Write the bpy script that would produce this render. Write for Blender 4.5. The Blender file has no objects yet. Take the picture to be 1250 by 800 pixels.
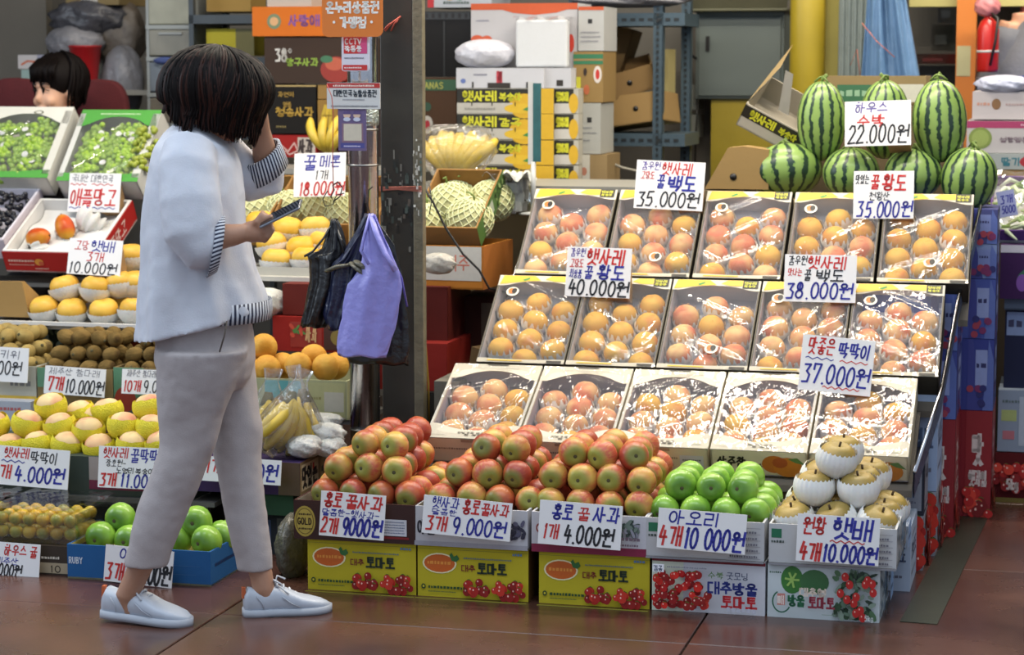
import bpy, bmesh, math, random
from mathutils import Vector, Matrix, noise
random.seed(7)
R = math.radians
SC = bpy.context.scene
COL = SC.collection
# ------------------------------------------------------------------ camera, world, lights, exposure
FOC, CH = 2700.0, 1.5
PITCH = math.atan(320 / FOC)
cam = bpy.data.cameras.new('camera'); cam_o = bpy.data.objects.new('camera', cam); COL.objects.link(cam_o)
cam.sensor_width = 36; cam.lens = 36 * FOC / 1250
cam_o.location = (0, 0, CH); cam_o.rotation_euler = (R(90) - PITCH, 0, 0)
cam.clip_end = 60
SC.camera = cam_o
cam.dof.use_dof = True; cam.dof.focus_distance = 6.3; cam.dof.aperture_fstop = 3.8
SC.view_settings.view_transform = 'Standard'; SC.view_settings.look = 'None'
SC.view_settings.exposure = 0.0; SC.view_settings.gamma = 1.0
A = R(14)
CA, SA = math.cos(A), math.sin(A)
OX, OY = 0.9988, 5.8975
def W(u, v, z=0.0):                      # shop frame: u along the counter fronts, v back into the shop
    return Vector((OX + u*CA + v*SA, OY - u*SA + v*CA, z))
def px(x, y, v):                         # where a sight line meets the plane at depth v: returns u, z
    a = (x-625)/FOC; b = (400-y)/FOC
    cp, sp = math.cos(PITCH), math.sin(PITCH)
    d = (a, cp+b*sp, -sp+b*cp)
    t = (v + OX*SA + OY*CA)/(d[0]*SA + d[1]*CA)
    X, Y, Z = d[0]*t-OX, d[1]*t-OY, CH+d[2]*t
    return X*CA - Y*SA, Z
def wp(x, y, Y):                         # world point on a sight line at world depth Y
    a = (x-625)/FOC; b = (400-y)/FOC
    cp, sp = math.cos(PITCH), math.sin(PITCH)
    t = Y/(cp+b*sp)
    return Vector((a*t, Y, CH+(-sp+b*cp)*t))
world = bpy.data.worlds.new('market_daylight'); SC.world = world; world.use_nodes = True
bg = world.node_tree.nodes['Background']
bg.inputs[0].default_value = (0.70, 0.82, 1.0, 1); bg.inputs[1].default_value = 0.75
def area(name, loc, rot, sx, sy, power, colr):
    l = bpy.data.lights.new(name, 'AREA'); l.shape = 'RECTANGLE'; l.size = sx; l.size_y = sy
    l.energy = power; l.color = colr
    o = bpy.data.objects.new(name, l); COL.objects.link(o); o.location = loc; o.rotation_euler = rot
    return o
for i, (u, v, p) in enumerate([(-2.9, .7, 32), (-1.7, .6, 25), (-.6, .75, 31), (.25, 1.0, 20), (-.6, 1.9, 26), (-2.2, 2.2, 14), (.7, 2.6, 40)]):
    area('shop_tube_light', W(u, v, 2.75), (0, 0, -A), 1.15, .10, p, (1.0, .905, .755))
area('skylight_panel', W(-.9, -2.2, 4.6), (R(-18), 0, -A), 5.5, 1.6, 150, (.80, .90, 1.0))
area('alley_daylight_left', W(-5.2, -.6, 2.4), (0, R(-75), -A), 1.6, 2.2, 55, (.78, .88, 1.0))

# ------------------------------------------------------------------ materials
def lin(c):
    if isinstance(c, str):
        c = c.lstrip('#'); c = [int(c[i:i+2], 16)/255 for i in (0, 2, 4)]
    return tuple((x/12.92 if x <= .04045 else ((x+.055)/1.055)**2.4) for x in c[:3])
_mats = {}
def nd(nt, t, **k):
    n = nt.nodes.new(t)
    for a, b in k.items(): setattr(n, a, b)
    return n
def pm(name, c, rough=.55, var=.10, scale=14., bump=0., metal=0., bscale=None, stretch=None, alpha=None, trans=0., spec=None, sss=0., rnd=0., coat=0.):
    if name in _mats: return _mats[name]
    m = bpy.data.materials.new(name); m.use_nodes = True; nt = m.node_tree
    b = nt.nodes['Principled BSDF']; L = nt.links
    c = lin(c)
    tc = nd(nt, 'ShaderNodeTexCoord'); mp = nd(nt, 'ShaderNodeMapping')
    L.new(tc.outputs['Object'], mp.inputs['Vector'])
    if stretch: mp.inputs['Scale'].default_value = stretch
    no = nd(nt, 'ShaderNodeTexNoise'); no.inputs['Scale'].default_value = scale; no.inputs['Detail'].default_value = 4
    L.new(mp.outputs[0], no.inputs['Vector'])
    mx = nd(nt, 'ShaderNodeMix', data_type='RGBA')
    mx.inputs[6].default_value = tuple(x*(1-var) for x in c)+(1,); mx.inputs[7].default_value = tuple(min(1, x*(1+var)) for x in c)+(1,)
    L.new(no.outputs[0], mx.inputs[0]); out = mx.outputs[2]
    if rnd:
        oi = nd(nt, 'ShaderNodeObjectInfo'); hs = nd(nt, 'ShaderNodeHueSaturation')
        mr = nd(nt, 'ShaderNodeMapRange'); mr.inputs[3].default_value = 1-rnd; mr.inputs[4].default_value = 1+rnd
        L.new(oi.outputs['Random'], mr.inputs[0]); L.new(mr.outputs[0], hs.inputs['Value']); L.new(out, hs.inputs['Color']); out = hs.outputs[0]
    L.new(out, b.inputs['Base Color'])
    b.inputs['Roughness'].default_value = rough; b.inputs['Metallic'].default_value = metal
    if spec is not None: b.inputs['Specular IOR Level'].default_value = spec
    if trans: b.inputs['Transmission Weight'].default_value = trans
    if alpha is not None: b.inputs['Alpha'].default_value = alpha
    if coat: b.inputs['Coat Weight'].default_value = coat
    if sss: b.inputs['Subsurface Weight'].default_value = sss; b.inputs['Subsurface Radius'].default_value = (.02, .01, .006)
    if bump:
        n2 = nd(nt, 'ShaderNodeTexNoise'); n2.inputs['Scale'].default_value = bscale or scale*4; n2.inputs['Detail'].default_value = 3
        L.new(mp.outputs[0], n2.inputs['Vector'])
        bp = nd(nt, 'ShaderNodeBump'); bp.inputs['Strength'].default_value = bump; bp.inputs['Distance'].default_value = .01
        L.new(n2.outputs[0], bp.inputs['Height']); L.new(bp.outputs[0], b.inputs['Normal'])
    _mats[name] = m; return m
def ink_mat():
    if 'ink' in _mats: return _mats['ink']
    m = bpy.data.materials.new('printed_ink'); m.use_nodes = True; nt = m.node_tree; b = nt.nodes['Principled BSDF']
    a = nd(nt, 'ShaderNodeAttribute', attribute_name='Col')
    tc = nd(nt, 'ShaderNodeTexCoord'); no = nd(nt, 'ShaderNodeTexNoise'); no.inputs['Scale'].default_value = 60
    nt.links.new(tc.outputs['Object'], no.inputs[0])
    hs = nd(nt, 'ShaderNodeHueSaturation'); mr = nd(nt, 'ShaderNodeMapRange'); mr.inputs[3].default_value = .92; mr.inputs[4].default_value = 1.08
    nt.links.new(no.outputs[0], mr.inputs[0]); nt.links.new(mr.outputs[0], hs.inputs['Value'])
    nt.links.new(a.outputs['Color'], hs.inputs['Color']); nt.links.new(hs.outputs[0], b.inputs['Base Color'])
    b.inputs['Roughness'].default_value = .5; _mats['ink'] = m; return m
def fruit_mat(name, main, blush, end, streak=.5, rough=.35, endw=.35, bump=0., blush_lo=.42, blush_hi=.62, nscale=22., hv=.12, sp=.5, sss=0.):
    """skin with blush patches and a differently coloured end (object -z is the blossom end)"""
    m = bpy.data.materials.new(name); m.use_nodes = True; nt = m.node_tree; b = nt.nodes['Principled BSDF']; L = nt.links
    tc = nd(nt, 'ShaderNodeTexCoord'); oi = nd(nt, 'ShaderNodeObjectInfo')
    add = nd(nt, 'ShaderNodeVectorMath', operation='ADD'); sc = nd(nt, 'ShaderNodeVectorMath', operation='SCALE'); sc.inputs['Scale'].default_value = 9
    cmb = nd(nt, 'ShaderNodeCombineXYZ')
    L.new(oi.outputs['Random'], cmb.inputs[0]); L.new(oi.outputs['Random'], cmb.inputs[1]); L.new(cmb.outputs[0], sc.inputs[0])
    L.new(tc.outputs['Object'], add.inputs[0]); L.new(sc.outputs[0], add.inputs[1])
    n1 = nd(nt, 'ShaderNodeTexNoise'); n1.inputs['Scale'].default_value = nscale; n1.inputs['Detail'].default_value = 2
    L.new(add.outputs[0], n1.inputs['Vector'])
    mr = nd(nt, 'ShaderNodeMapRange'); mr.inputs[1].default_value = blush_lo; mr.inputs[2].default_value = blush_hi
    L.new(n1.outputs[0], mr.inputs[0])
    mx = nd(nt, 'ShaderNodeMix', data_type='RGBA'); mx.inputs[6].default_value = lin(main)+(1,); mx.inputs[7].default_value = lin(blush)+(1,)
    L.new(mr.outputs[0], mx.inputs[0])
    mp = nd(nt, 'ShaderNodeMapping'); mp.inputs['Scale'].default_value = (1, 1, .12)
    L.new(add.outputs[0], mp.inputs[0])
    n2 = nd(nt, 'ShaderNodeTexNoise'); n2.inputs['Scale'].default_value = 180; n2.inputs['Detail'].default_value = 2
    L.new(mp.outputs[0], n2.inputs['Vector'])
    mr2 = nd(nt, 'ShaderNodeMapRange'); mr2.inputs[1].default_value = .45; mr2.inputs[2].default_value = .75; mr2.inputs[4].default_value = streak
    L.new(n2.outputs[0], mr2.inputs[0])
    mx2 = nd(nt, 'ShaderNodeMix', data_type='RGBA'); mx2.inputs[7].default_value = lin(main)+(1,)
    L.new(mr2.outputs[0], mx2.inputs[0]); L.new(mx.outputs[2], mx2.inputs[6])
    sx = nd(nt, 'ShaderNodeSeparateXYZ'); L.new(tc.outputs['Generated'], sx.inputs[0])
    mr3 = nd(nt, 'ShaderNodeMapRange'); mr3.inputs[1].default_value = endw; mr3.inputs[2].default_value = .02; mr3.inputs[3].default_value = 0; mr3.inputs[4].default_value = 1
    L.new(sx.outputs[2], mr3.inputs[0])
    mx3 = nd(nt, 'ShaderNodeMix', data_type='RGBA'); mx3.inputs[7].default_value = lin(end)+(1,)
    L.new(mr3.outputs[0], mx3.inputs[0]); L.new(mx2.outputs[2], mx3.inputs[6])
    hs = nd(nt, 'ShaderNodeHueSaturation'); mr4 = nd(nt, 'ShaderNodeMapRange'); mr4.inputs[3].default_value = 1-hv; mr4.inputs[4].default_value = 1+hv
    L.new(oi.outputs['Random'], mr4.inputs[0]); L.new(mr4.outputs[0], hs.inputs['Value']); L.new(mx3.outputs[2], hs.inputs['Color'])
    L.new(hs.outputs[0], b.inputs['Base Color']); b.inputs['Roughness'].default_value = rough; b.inputs['Specular IOR Level'].default_value = sp
    if sss: b.inputs['Subsurface Weight'].default_value = sss; b.inputs['Subsurface Radius'].default_value = (.01, .006, .003)
    if bump:
        bp = nd(nt, 'ShaderNodeBump'); bp.inputs['Strength'].default_value = bump; bp.inputs['Distance'].default_value = .004
        L.new(n2.outputs[0], bp.inputs['Height']); L.new(bp.outputs[0], b.inputs['Normal'])
    _mats[name] = m; return m
def film_mat(name='clear_film', tint=(1, 1, 1), gl=1.0, base=.05, haze=.0, bump=.5):
    if name in _mats: return _mats[name]
    m = bpy.data.materials.new(name); m.use_nodes = True; nt = m.node_tree; L = nt.links
    nt.nodes.remove(nt.nodes['Principled BSDF']); out = nt.nodes['Material Output']
    tr = nd(nt, 'ShaderNodeBsdfTransparent'); tr.inputs[0].default_value = tint+(1,)
    g = nd(nt, 'ShaderNodeBsdfGlossy'); g.inputs['Roughness'].default_value = .09; g.inputs[0].default_value = (gl, gl, gl, 1)
    df = nd(nt, 'ShaderNodeBsdfDiffuse'); df.inputs[0].default_value = (.9, .92, .95, 1)
    lw = nd(nt, 'ShaderNodeLayerWeight'); lw.inputs[0].default_value = .25
    ma = nd(nt, 'ShaderNodeMath', operation='ADD'); ma.inputs[1].default_value = base; ma.use_clamp = True
    mu = nd(nt, 'ShaderNodeMath', operation='MULTIPLY'); mu.inputs[1].default_value = .55
    L.new(lw.outputs['Fresnel'], mu.inputs[0]); L.new(mu.outputs[0], ma.inputs[0])
    tc = nd(nt, 'ShaderNodeTexCoord'); mp = nd(nt, 'ShaderNodeMapping'); mp.inputs['Scale'].default_value = (1, .35, 1); mp.inputs['Rotation'].default_value = (0, 0, R(35))
    L.new(tc.outputs['Object'], mp.inputs[0])
    no = nd(nt, 'ShaderNodeTexNoise'); no.inputs['Scale'].default_value = 32; no.inputs['Detail'].default_value = 2; L.new(mp.outputs[0], no.inputs[0])
    bp = nd(nt, 'ShaderNodeBump'); bp.inputs['Strength'].default_value = bump; bp.inputs['Distance'].default_value = .012; L.new(no.outputs[0], bp.inputs['Height'])
    L.new(bp.outputs[0], g.inputs['Normal'])
    mix = nd(nt, 'ShaderNodeMixShader'); L.new(ma.outputs[0], mix.inputs[0]); L.new(tr.outputs[0], mix.inputs[1]); L.new(g.outputs[0], mix.inputs[2])
    last = mix
    if haze:
        m2 = nd(nt, 'ShaderNodeMixShader'); m2.inputs[0].default_value = haze; L.new(mix.outputs[0], m2.inputs[1]); L.new(df.outputs[0], m2.inputs[2]); last = m2
    L.new(last.outputs[0], out.inputs[0]); _mats[name] = m; return m

# ------------------------------------------------------------------ mesh building
class MB:
    def __init__(s): s.v = []; s.f = []; s.m = []; s.s = []; s.c = []
    def add(s, vs, fs, mat=0, smooth=False, M=None, col=None):
        b = len(s.v)
        s.v += [tuple(M @ Vector(v)) if M else tuple(v) for v in vs]
        for f in fs:
            s.f.append(tuple(b+i for i in f)); s.m.append(mat); s.s.append(smooth); s.c.append(col)
        return s
    def box(s, x0, y0, z0, x1, y1, z1, mat=0, M=None):
        return s.add([(x0,y0,z0),(x1,y0,z0),(x1,y1,z0),(x0,y1,z0),(x0,y0,z1),(x1,y0,z1),(x1,y1,z1),(x0,y1,z1)],
              [(0,3,2,1),(4,5,6,7),(0,1,5,4),(1,2,6,5),(2,3,7,6),(3,0,4,7)], mat, False, M)
    def lathe(s, prof, n=16, mat=0, M=None, smooth=True, cap=True, mod=None):
        vs = []; fs = []
        for j, (r, z) in enumerate(prof):
            for i in range(n):
                t = 2*math.pi*i/n; rr = r; zz = z
                if mod: rr, zz = mod(i, j, t, r, z)
                vs.append((rr*math.cos(t), rr*math.sin(t), zz))
        for j in range(len(prof)-1):
            for i in range(n):
                a = j*n+i; b = j*n+(i+1) % n
                fs.append((a, b, b+n, a+n))
        if cap:
            fs.append(tuple(range(n-1, -1, -1))); fs.append(tuple((len(prof)-1)*n+i for i in range(n)))
        return s.add(vs, fs, mat, smooth, M)
    def tube(s, pts, r, n=8, mat=0, M=None, smooth=True, cap=True, flat=1.0, closed=False):
        pts = [Vector(p) for p in pts]; k = len(pts)
        rs = r if isinstance(r, (list, tuple)) else [r]*k
        vs = []; fs = []; up = None
        for i, p in enumerate(pts):
            d = (pts[min(i+1, k-1)] - pts[max(i-1, 0)])
            if closed: d = pts[(i+1) % k]-pts[i-1]
            if d.length < 1e-9: d = Vector((0, 0, 1))
            d.normalize()
            if up is None: up = Vector((0, 0, 1)) if abs(d.z) < .9 else Vector((1, 0, 0))
            a = d.cross(up)
            if a.length < 1e-6: a = d.orthogonal()
            a.normalize(); b = a.cross(d).normalized(); up = b
            for j in range(n):
                t = 2*math.pi*j/n
                vs.append(p + a*(math.cos(t)*rs[i]) + b*(math.sin(t)*rs[i]*flat))
        for i in range(k-1 if not closed else k):
            for j in range(n):
                q = ((i+1) % k)*n
                fs.append((i*n+j, i*n+(j+1) % n, q+(j+1) % n, q+j))
        if cap and not closed:
            fs.append(tuple(range(n-1, -1, -1))); fs.append(tuple((k-1)*n+j for j in range(n)))
        return s.add(vs, fs, mat, smooth, M)
    def loft(s, rings, mat=0, smooth=True, cap=True, M=None):
        n = len(rings[0]); vs = [p for r in rings for p in r]; fs = []
        for i in range(len(rings)-1):
            for j in range(n): fs.append((i*n+j, i*n+(j+1) % n, (i+1)*n+(j+1) % n, (i+1)*n+j))
        if cap:
            fs.append(tuple(range(n-1, -1, -1))); fs.append(tuple((len(rings)-1)*n+j for j in range(n)))
        return s.add(vs, fs, mat, smooth, M)
    def grid(s, fn, nu, nv, mat=0, smooth=True, M=None):
        vs = [fn(i/nu, j/nv) for j in range(nv+1) for i in range(nu+1)]
        fs = [(j*(nu+1)+i, j*(nu+1)+i+1, (j+1)*(nu+1)+i+1, (j+1)*(nu+1)+i) for j in range(nv) for i in range(nu)]
        return s.add(vs, fs, mat, smooth, M)
    def ell(s, c, rx, ry, rz, n=12, k=8, mat=0, M=None):
        prof = [(max(1e-4, math.sin(math.pi*i/k)), -math.cos(math.pi*i/k)) for i in range(k+1)]
        T = Matrix.Translation(c) @ Matrix.Diagonal((rx, ry, rz, 1))
        return s.lathe(prof, n, mat, (M @ T) if M else T, True, False)
    def mesh(s, name, mats):
        me = bpy.data.meshes.new(name); me.from_pydata(s.v, [], s.f)
        for m in (mats if isinstance(mats, (list, tuple)) else [mats]): me.materials.append(m)
        me.polygons.foreach_set('material_index', s.m); me.polygons.foreach_set('use_smooth', s.s)
        if any(c is not None for c in s.c):
            a = me.color_attributes.new('Col', 'FLOAT_COLOR', 'CORNER'); d = []
            for f, c in zip(s.f, s.c): d += list((c or (1, 1, 1))+(1,))*len(f)
            a.data.foreach_set('color', d)
        me.update(); return me
    def build(s, name, mats, parent=None, loc=None, rot=None, bevel=0, label=None, kind=None):
        o = bpy.data.objects.new(name, s.mesh(name, mats)); COL.objects.link(o)
        if parent: o.parent = parent
        if loc: o.location = loc
        if rot: o.rotation_euler = rot
        if bevel:
            b = o.modifiers.new('bevel', 'BEVEL'); b.width = bevel; b.segments = 2; b.limit_method = 'ANGLE'
        if label: o['label'] = label
        if kind: o['kind'] = kind
        return o
def tag(o, label=None, cat=None, group=None, kind=None):
    if label: o['label'] = label
    if cat: o['category'] = cat
    if group: o['group'] = group
    if kind: o['kind'] = kind
    return o
def thing(name, label, cat, loc=(0, 0, 0), rot=(0, 0, 0), group=None):
    o = bpy.data.objects.new(name, None); o.empty_display_size = .05; COL.objects.link(o)
    o.location = loc; o.rotation_euler = rot
    return tag(o, label, cat, group)
def dup(root, loc, rot=None, label=None, group=None, scale=None):
    r = root.copy(); COL.objects.link(r); r.location = loc
    if rot is not None: r.rotation_euler = rot
    if scale: r.scale = scale if isinstance(scale, (tuple, list)) else (scale,)*3
    if label: r['label'] = label
    if group: r['group'] = group
    for ch in root.children:
        c = ch.copy(); COL.objects.link(c); c.parent = r
        for g in ch.children:
            d = g.copy(); COL.objects.link(d); d.parent = c
    return r
def remove(root):
    for ch in list(root.children):
        for g in list(ch.children): bpy.data.objects.remove(g)
        bpy.data.objects.remove(ch)
    bpy.data.objects.remove(root)

# ------------------------------------------------------------------ lettering: strokes for digits, latin and hangul
def arc(cx, cy, rx, ry, a0=90, a1=450, n=14): return [(cx+rx*math.cos(R(a0+(a1-a0)*i/n)), cy+ry*math.sin(R(a0+(a1-a0)*i/n))) for i in range(n+1)]
GL = {'0': [arc(.5,.5,.42,.5)], '1': [[(.35,.8),(.55,1),(.5,0)]], '2': [[(.08,.8),(.3,1),(.7,.98),(.85,.7),(.5,.35),(.05,0),(.95,.04)]],
 '3': [[(.1,.95),(.8,.97),(.45,.6),(.85,.42),(.75,.05),(.1,.03)]], '4': [[(.35,1),(.1,.4),(.95,.42)],[(.65,.75),(.6,0)]], '5': [[(.9,1),(.25,.98),(.15,.55),(.7,.6),(.85,.3),(.6,.02),(.1,.05)]],
 '6': [[(.7,1),(.2,.5),(.15,.15),(.5,0),(.85,.2),(.7,.48),(.2,.4)]], '7': [[(.1,.7),(.1,1),(.9,1),(.45,0)]], '8': [arc(.5,.75,.3,.25)+arc(.5,.25,.4,.25,90,-270)],
 '9': [arc(.5,.7,.35,.3,0,360)+[(.85,.5),(.6,0)]], '.': [[(.45,.0),(.55,.04)]], ',': [[(.5,.08),(.4,-.1)]], '-': [[(.1,.5),(.9,.5)]], '~': [[(.0,.45),(.25,.6),(.5,.45),(.75,.35),(1,.5)]],
 'C': [arc(.55,.5,.42,.5,50,310)], 'T': [[(.05,1),(.95,1)],[(.5,1),(.5,0)]], 'V': [[(.05,1),(.5,0),(.95,1)]], 'G': [arc(.55,.5,.42,.5,50,330)+[(.95,.45),(.6,.45)]], 'O': [arc(.5,.5,.42,.5)],
 'L': [[(.15,1),(.15,0),(.9,0)]], 'D': [[(.15,0),(.15,1),(.6,.95),(.88,.6),(.85,.3),(.6,.03),(.15,0)]], 'K': [[(.15,1),(.15,0)],[(.85,1),(.2,.5),(.9,0)]], 'k': [[(.2,1),(.2,0)],[(.8,.65),(.25,.3),(.85,0)]],
 'g': [arc(.45,.35,.33,.3,0,360)+[(.8,.65),(.8,-.1),(.5,-.3),(.15,-.2)]], 'S': [[(.88,.85),(.5,1),(.12,.8),(.3,.55),(.75,.45),(.88,.2),(.5,0),(.1,.12)]], 'A': [[(.05,0),(.5,1),(.95,0)],[(.25,.38),(.75,.38)]],
 'N': [[(.1,0),(.1,1),(.9,0),(.9,1)]], 'B': [[(.15,0),(.15,1),(.7,.95),(.75,.6),(.2,.53),(.8,.45),(.85,.1),(.15,0)]], 'o': [arc(.5,.35,.38,.33)], 'F': [[(.9,1),(.15,1),(.15,0)],[(.15,.5),(.8,.5)]], 'E': [[(.9,1),(.15,1),(.15,0),(.9,0)],[(.15,.5),(.8,.5)]],
 'U': [[(.12,1),(.12,.25),(.5,0),(.88,.25),(.88,1)]], 'Y': [[(.05,1),(.5,.5),(.95,1)],[(.5,.5),(.5,0)]], 'P': [[(.15,0),(.15,1),(.75,.95),(.85,.7),(.7,.48),(.15,.45)]], 'R': [[(.15,0),(.15,1),(.75,.95),(.85,.7),(.7,.5),(.15,.48)],[(.5,.48),(.9,0)]], 'I': [[(.5,1),(.5,0)]], 'Q': [arc(.5,.5,.42,.5),[(.6,.3),(.95,-.05)]], '*': [arc(.5,.5,.15,.15,0,360,6)], 'M': [[(.05,0),(.15,1),(.5,.3),(.85,1),(.95,0)]]}
CO = {'ㄱ': [[(.0,1),(1,1),(.85,.5),(.7,0)]], 'ㄴ': [[(.05,1),(.05,.05),(1,.05)]], 'ㄷ': [[(1,1),(.05,1),(.05,.0),(1,.0)]], 'ㄹ': [[(0,1),(1,1),(1,.52),(.05,.5),(.05,0),(1,0)]],
 'ㅁ': [[(.05,1),(1,1),(1,0),(.05,0),(.05,1)]], 'ㅂ': [[(.05,1),(.05,0),(1,0),(1,1)],[(.05,.5),(1,.5)]], 'ㅅ': [[(.5,1),(.45,.6),(0,0)],[(.48,.6),(1,.0)]], 'ㅇ': [arc(.5,.5,.45,.48)],
 'ㅈ': [[(.05,1),(.95,1),(.5,.5),(0,0)],[(.5,.5),(1,0)]], 'ㅊ': [[(.3,1.08),(.7,1.05)],[(.05,.82),(.95,.82),(.5,.4),(0,0)],[(.5,.4),(1,0)]], 'ㅋ': [[(.0,1),(1,1),(.85,.5),(.7,0)],[(.05,.55),(.85,.55)]],
 'ㅌ': [[(1,1),(.05,1),(.05,.0),(1,.0)],[(.05,.5),(.95,.5)]], 'ㅍ': [[(0,1),(1,1)],[(.3,1),(.3,0)],[(.7,1),(.7,0)],[(0,0),(1,0)]], 'ㅎ': [[(.35,1.1),(.65,1.1)],[(.05,.8),(.95,.8)],arc(.5,.3,.38,.33)]}
for d_, s_ in (('ㄲ','ㄱ'),('ㄸ','ㄷ'),('ㅃ','ㅂ'),('ㅆ','ㅅ'),('ㅉ','ㅈ')):
    CO[d_] = [[(x*.42, y) for x, y in p] for p in CO[s_]] + [[(.55+x*.42, y) for x, y in p] for p in CO[s_]]
LS = 'ㄱㄲㄴㄷㄸㄹㅁㅂㅃㅅㅆㅇㅈㅉㅊㅋㅌㅍㅎ'
TS = ['', 'ㄱ', 'ㄲ', 'ㄱ', 'ㄴ', 'ㄴ', 'ㄶ', 'ㄷ', 'ㄹ', 'ㄹ', 'ㄹ', 'ㄹ', 'ㄹ', 'ㄹ', 'ㄹ', 'ㄹ', 'ㅁ', 'ㅂ', 'ㅂ', 'ㅅ', 'ㅆ', 'ㅇ', 'ㅈ', 'ㅊ', 'ㅋ', 'ㅌ', 'ㅍ', 'ㅎ']
VV = {0: (1, 'r'), 1: (2, 'm'), 2: (1, 'rr'), 3: (2, 'mm'), 4: (1, 'l'), 5: (2, 'l'), 6: (1, 'll'), 7: (2, 'll'), 20: (1, '')}
def hangul(ch):
    k = ord(ch)-0xAC00; l, v, t = k//588, (k % 588)//28, k % 28
    out = []; fin = TS[t] if t else ''
    def put(c, x0, y0, x1, y1): out.extend([[(x0+(x1-x0)*x, y0+(y1-y0)*y) for x, y in p] for p in CO.get(c, [])])
    def vert(code, x0, x1, y0, y1):
        n, tk = VV[code]; ym = (y0+y1)/2; dy = (y1-y0)*.13
        xs = [x1] if (n == 1 and 'l' in tk) else ([x0+.02] if n == 1 and tk else ([(x0+x1)/2] if n == 1 else [x0+(x1-x0)*.35, x1]))
        for x in xs: out.append([(x, y1), (x, y0)])
        if tk == 'r': out.append([(x0+.02, ym), (x1, ym)])
        if tk == 'rr': out.extend([[(x0+.02, ym+dy), (x1, ym+dy)], [(x0+.02, ym-dy), (x1, ym-dy)]])
        if tk == 'm': out.append([(xs[0], ym), (xs[1], ym)])
        if tk == 'mm': out.extend([[(xs[0], ym+dy), (xs[1], ym+dy)], [(xs[0], ym-dy), (xs[1], ym-dy)]])
        if tk == 'l': out.append([(x0-.08, ym), (xs[0], ym)])
        if tk == 'll': out.extend([[(x0-.08, ym+dy), (xs[0], ym+dy)], [(x0-.08, ym-dy), (xs[0], ym-dy)]])
    def hor(code, x0, x1, y0, y1):
        xm = (x0+x1)/2; dx = (x1-x0)*.17
        if code in (8, 12):
            out.append([(x0, y0), (x1, y0)])
            for x in ([xm] if code == 8 else [xm-dx, xm+dx]): out.append([(x, y1), (x, y0)])
        elif code in (13, 17):
            out.append([(x0, y1), (x1, y1)])
            for x in ([xm] if code == 13 else [xm-dx, xm+dx]): out.append([(x, y1), (x, y0)])
        else: out.append([(x0, (y0+y1)/2), (x1, (y0+y1)/2)])
    if v in VV:
        lo = .46 if fin else .1
        w = .52 if VV[v][0] == 1 else .42
        put(LS[l], .02, lo, w if 'l' not in VV[v][1] else w-.06, .92); vert(v, w+.1, .96, .36 if fin else 0, 1)
    elif v in (8, 12, 13, 17, 18):
        if fin: put(LS[l], .18, .66, .82, .96); hor(v, .02, .98, .38, .56)
        else: put(LS[l], .18, .52, .82, .96); hor(v, .02, .98, .06, .38)
    else:
        hp, vp = {9: (8, 0), 10: (8, 1), 11: (8, 20), 14: (13, 4), 15: (13, 5), 16: (13, 20), 19: (18, 20)}[v]
        if fin: put(LS[l], .1, .68, .56, .96); hor(hp, .02, .64, .38, .6); vert(vp, .76, .98, .34, 1)
        else: put(LS[l], .1, .55, .56, .95); hor(hp, .02, .66, .14, .44); vert(vp, .76, .98, 0, 1)
    if fin: put(fin, .2, .0, .88, .28)
    return out
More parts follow.
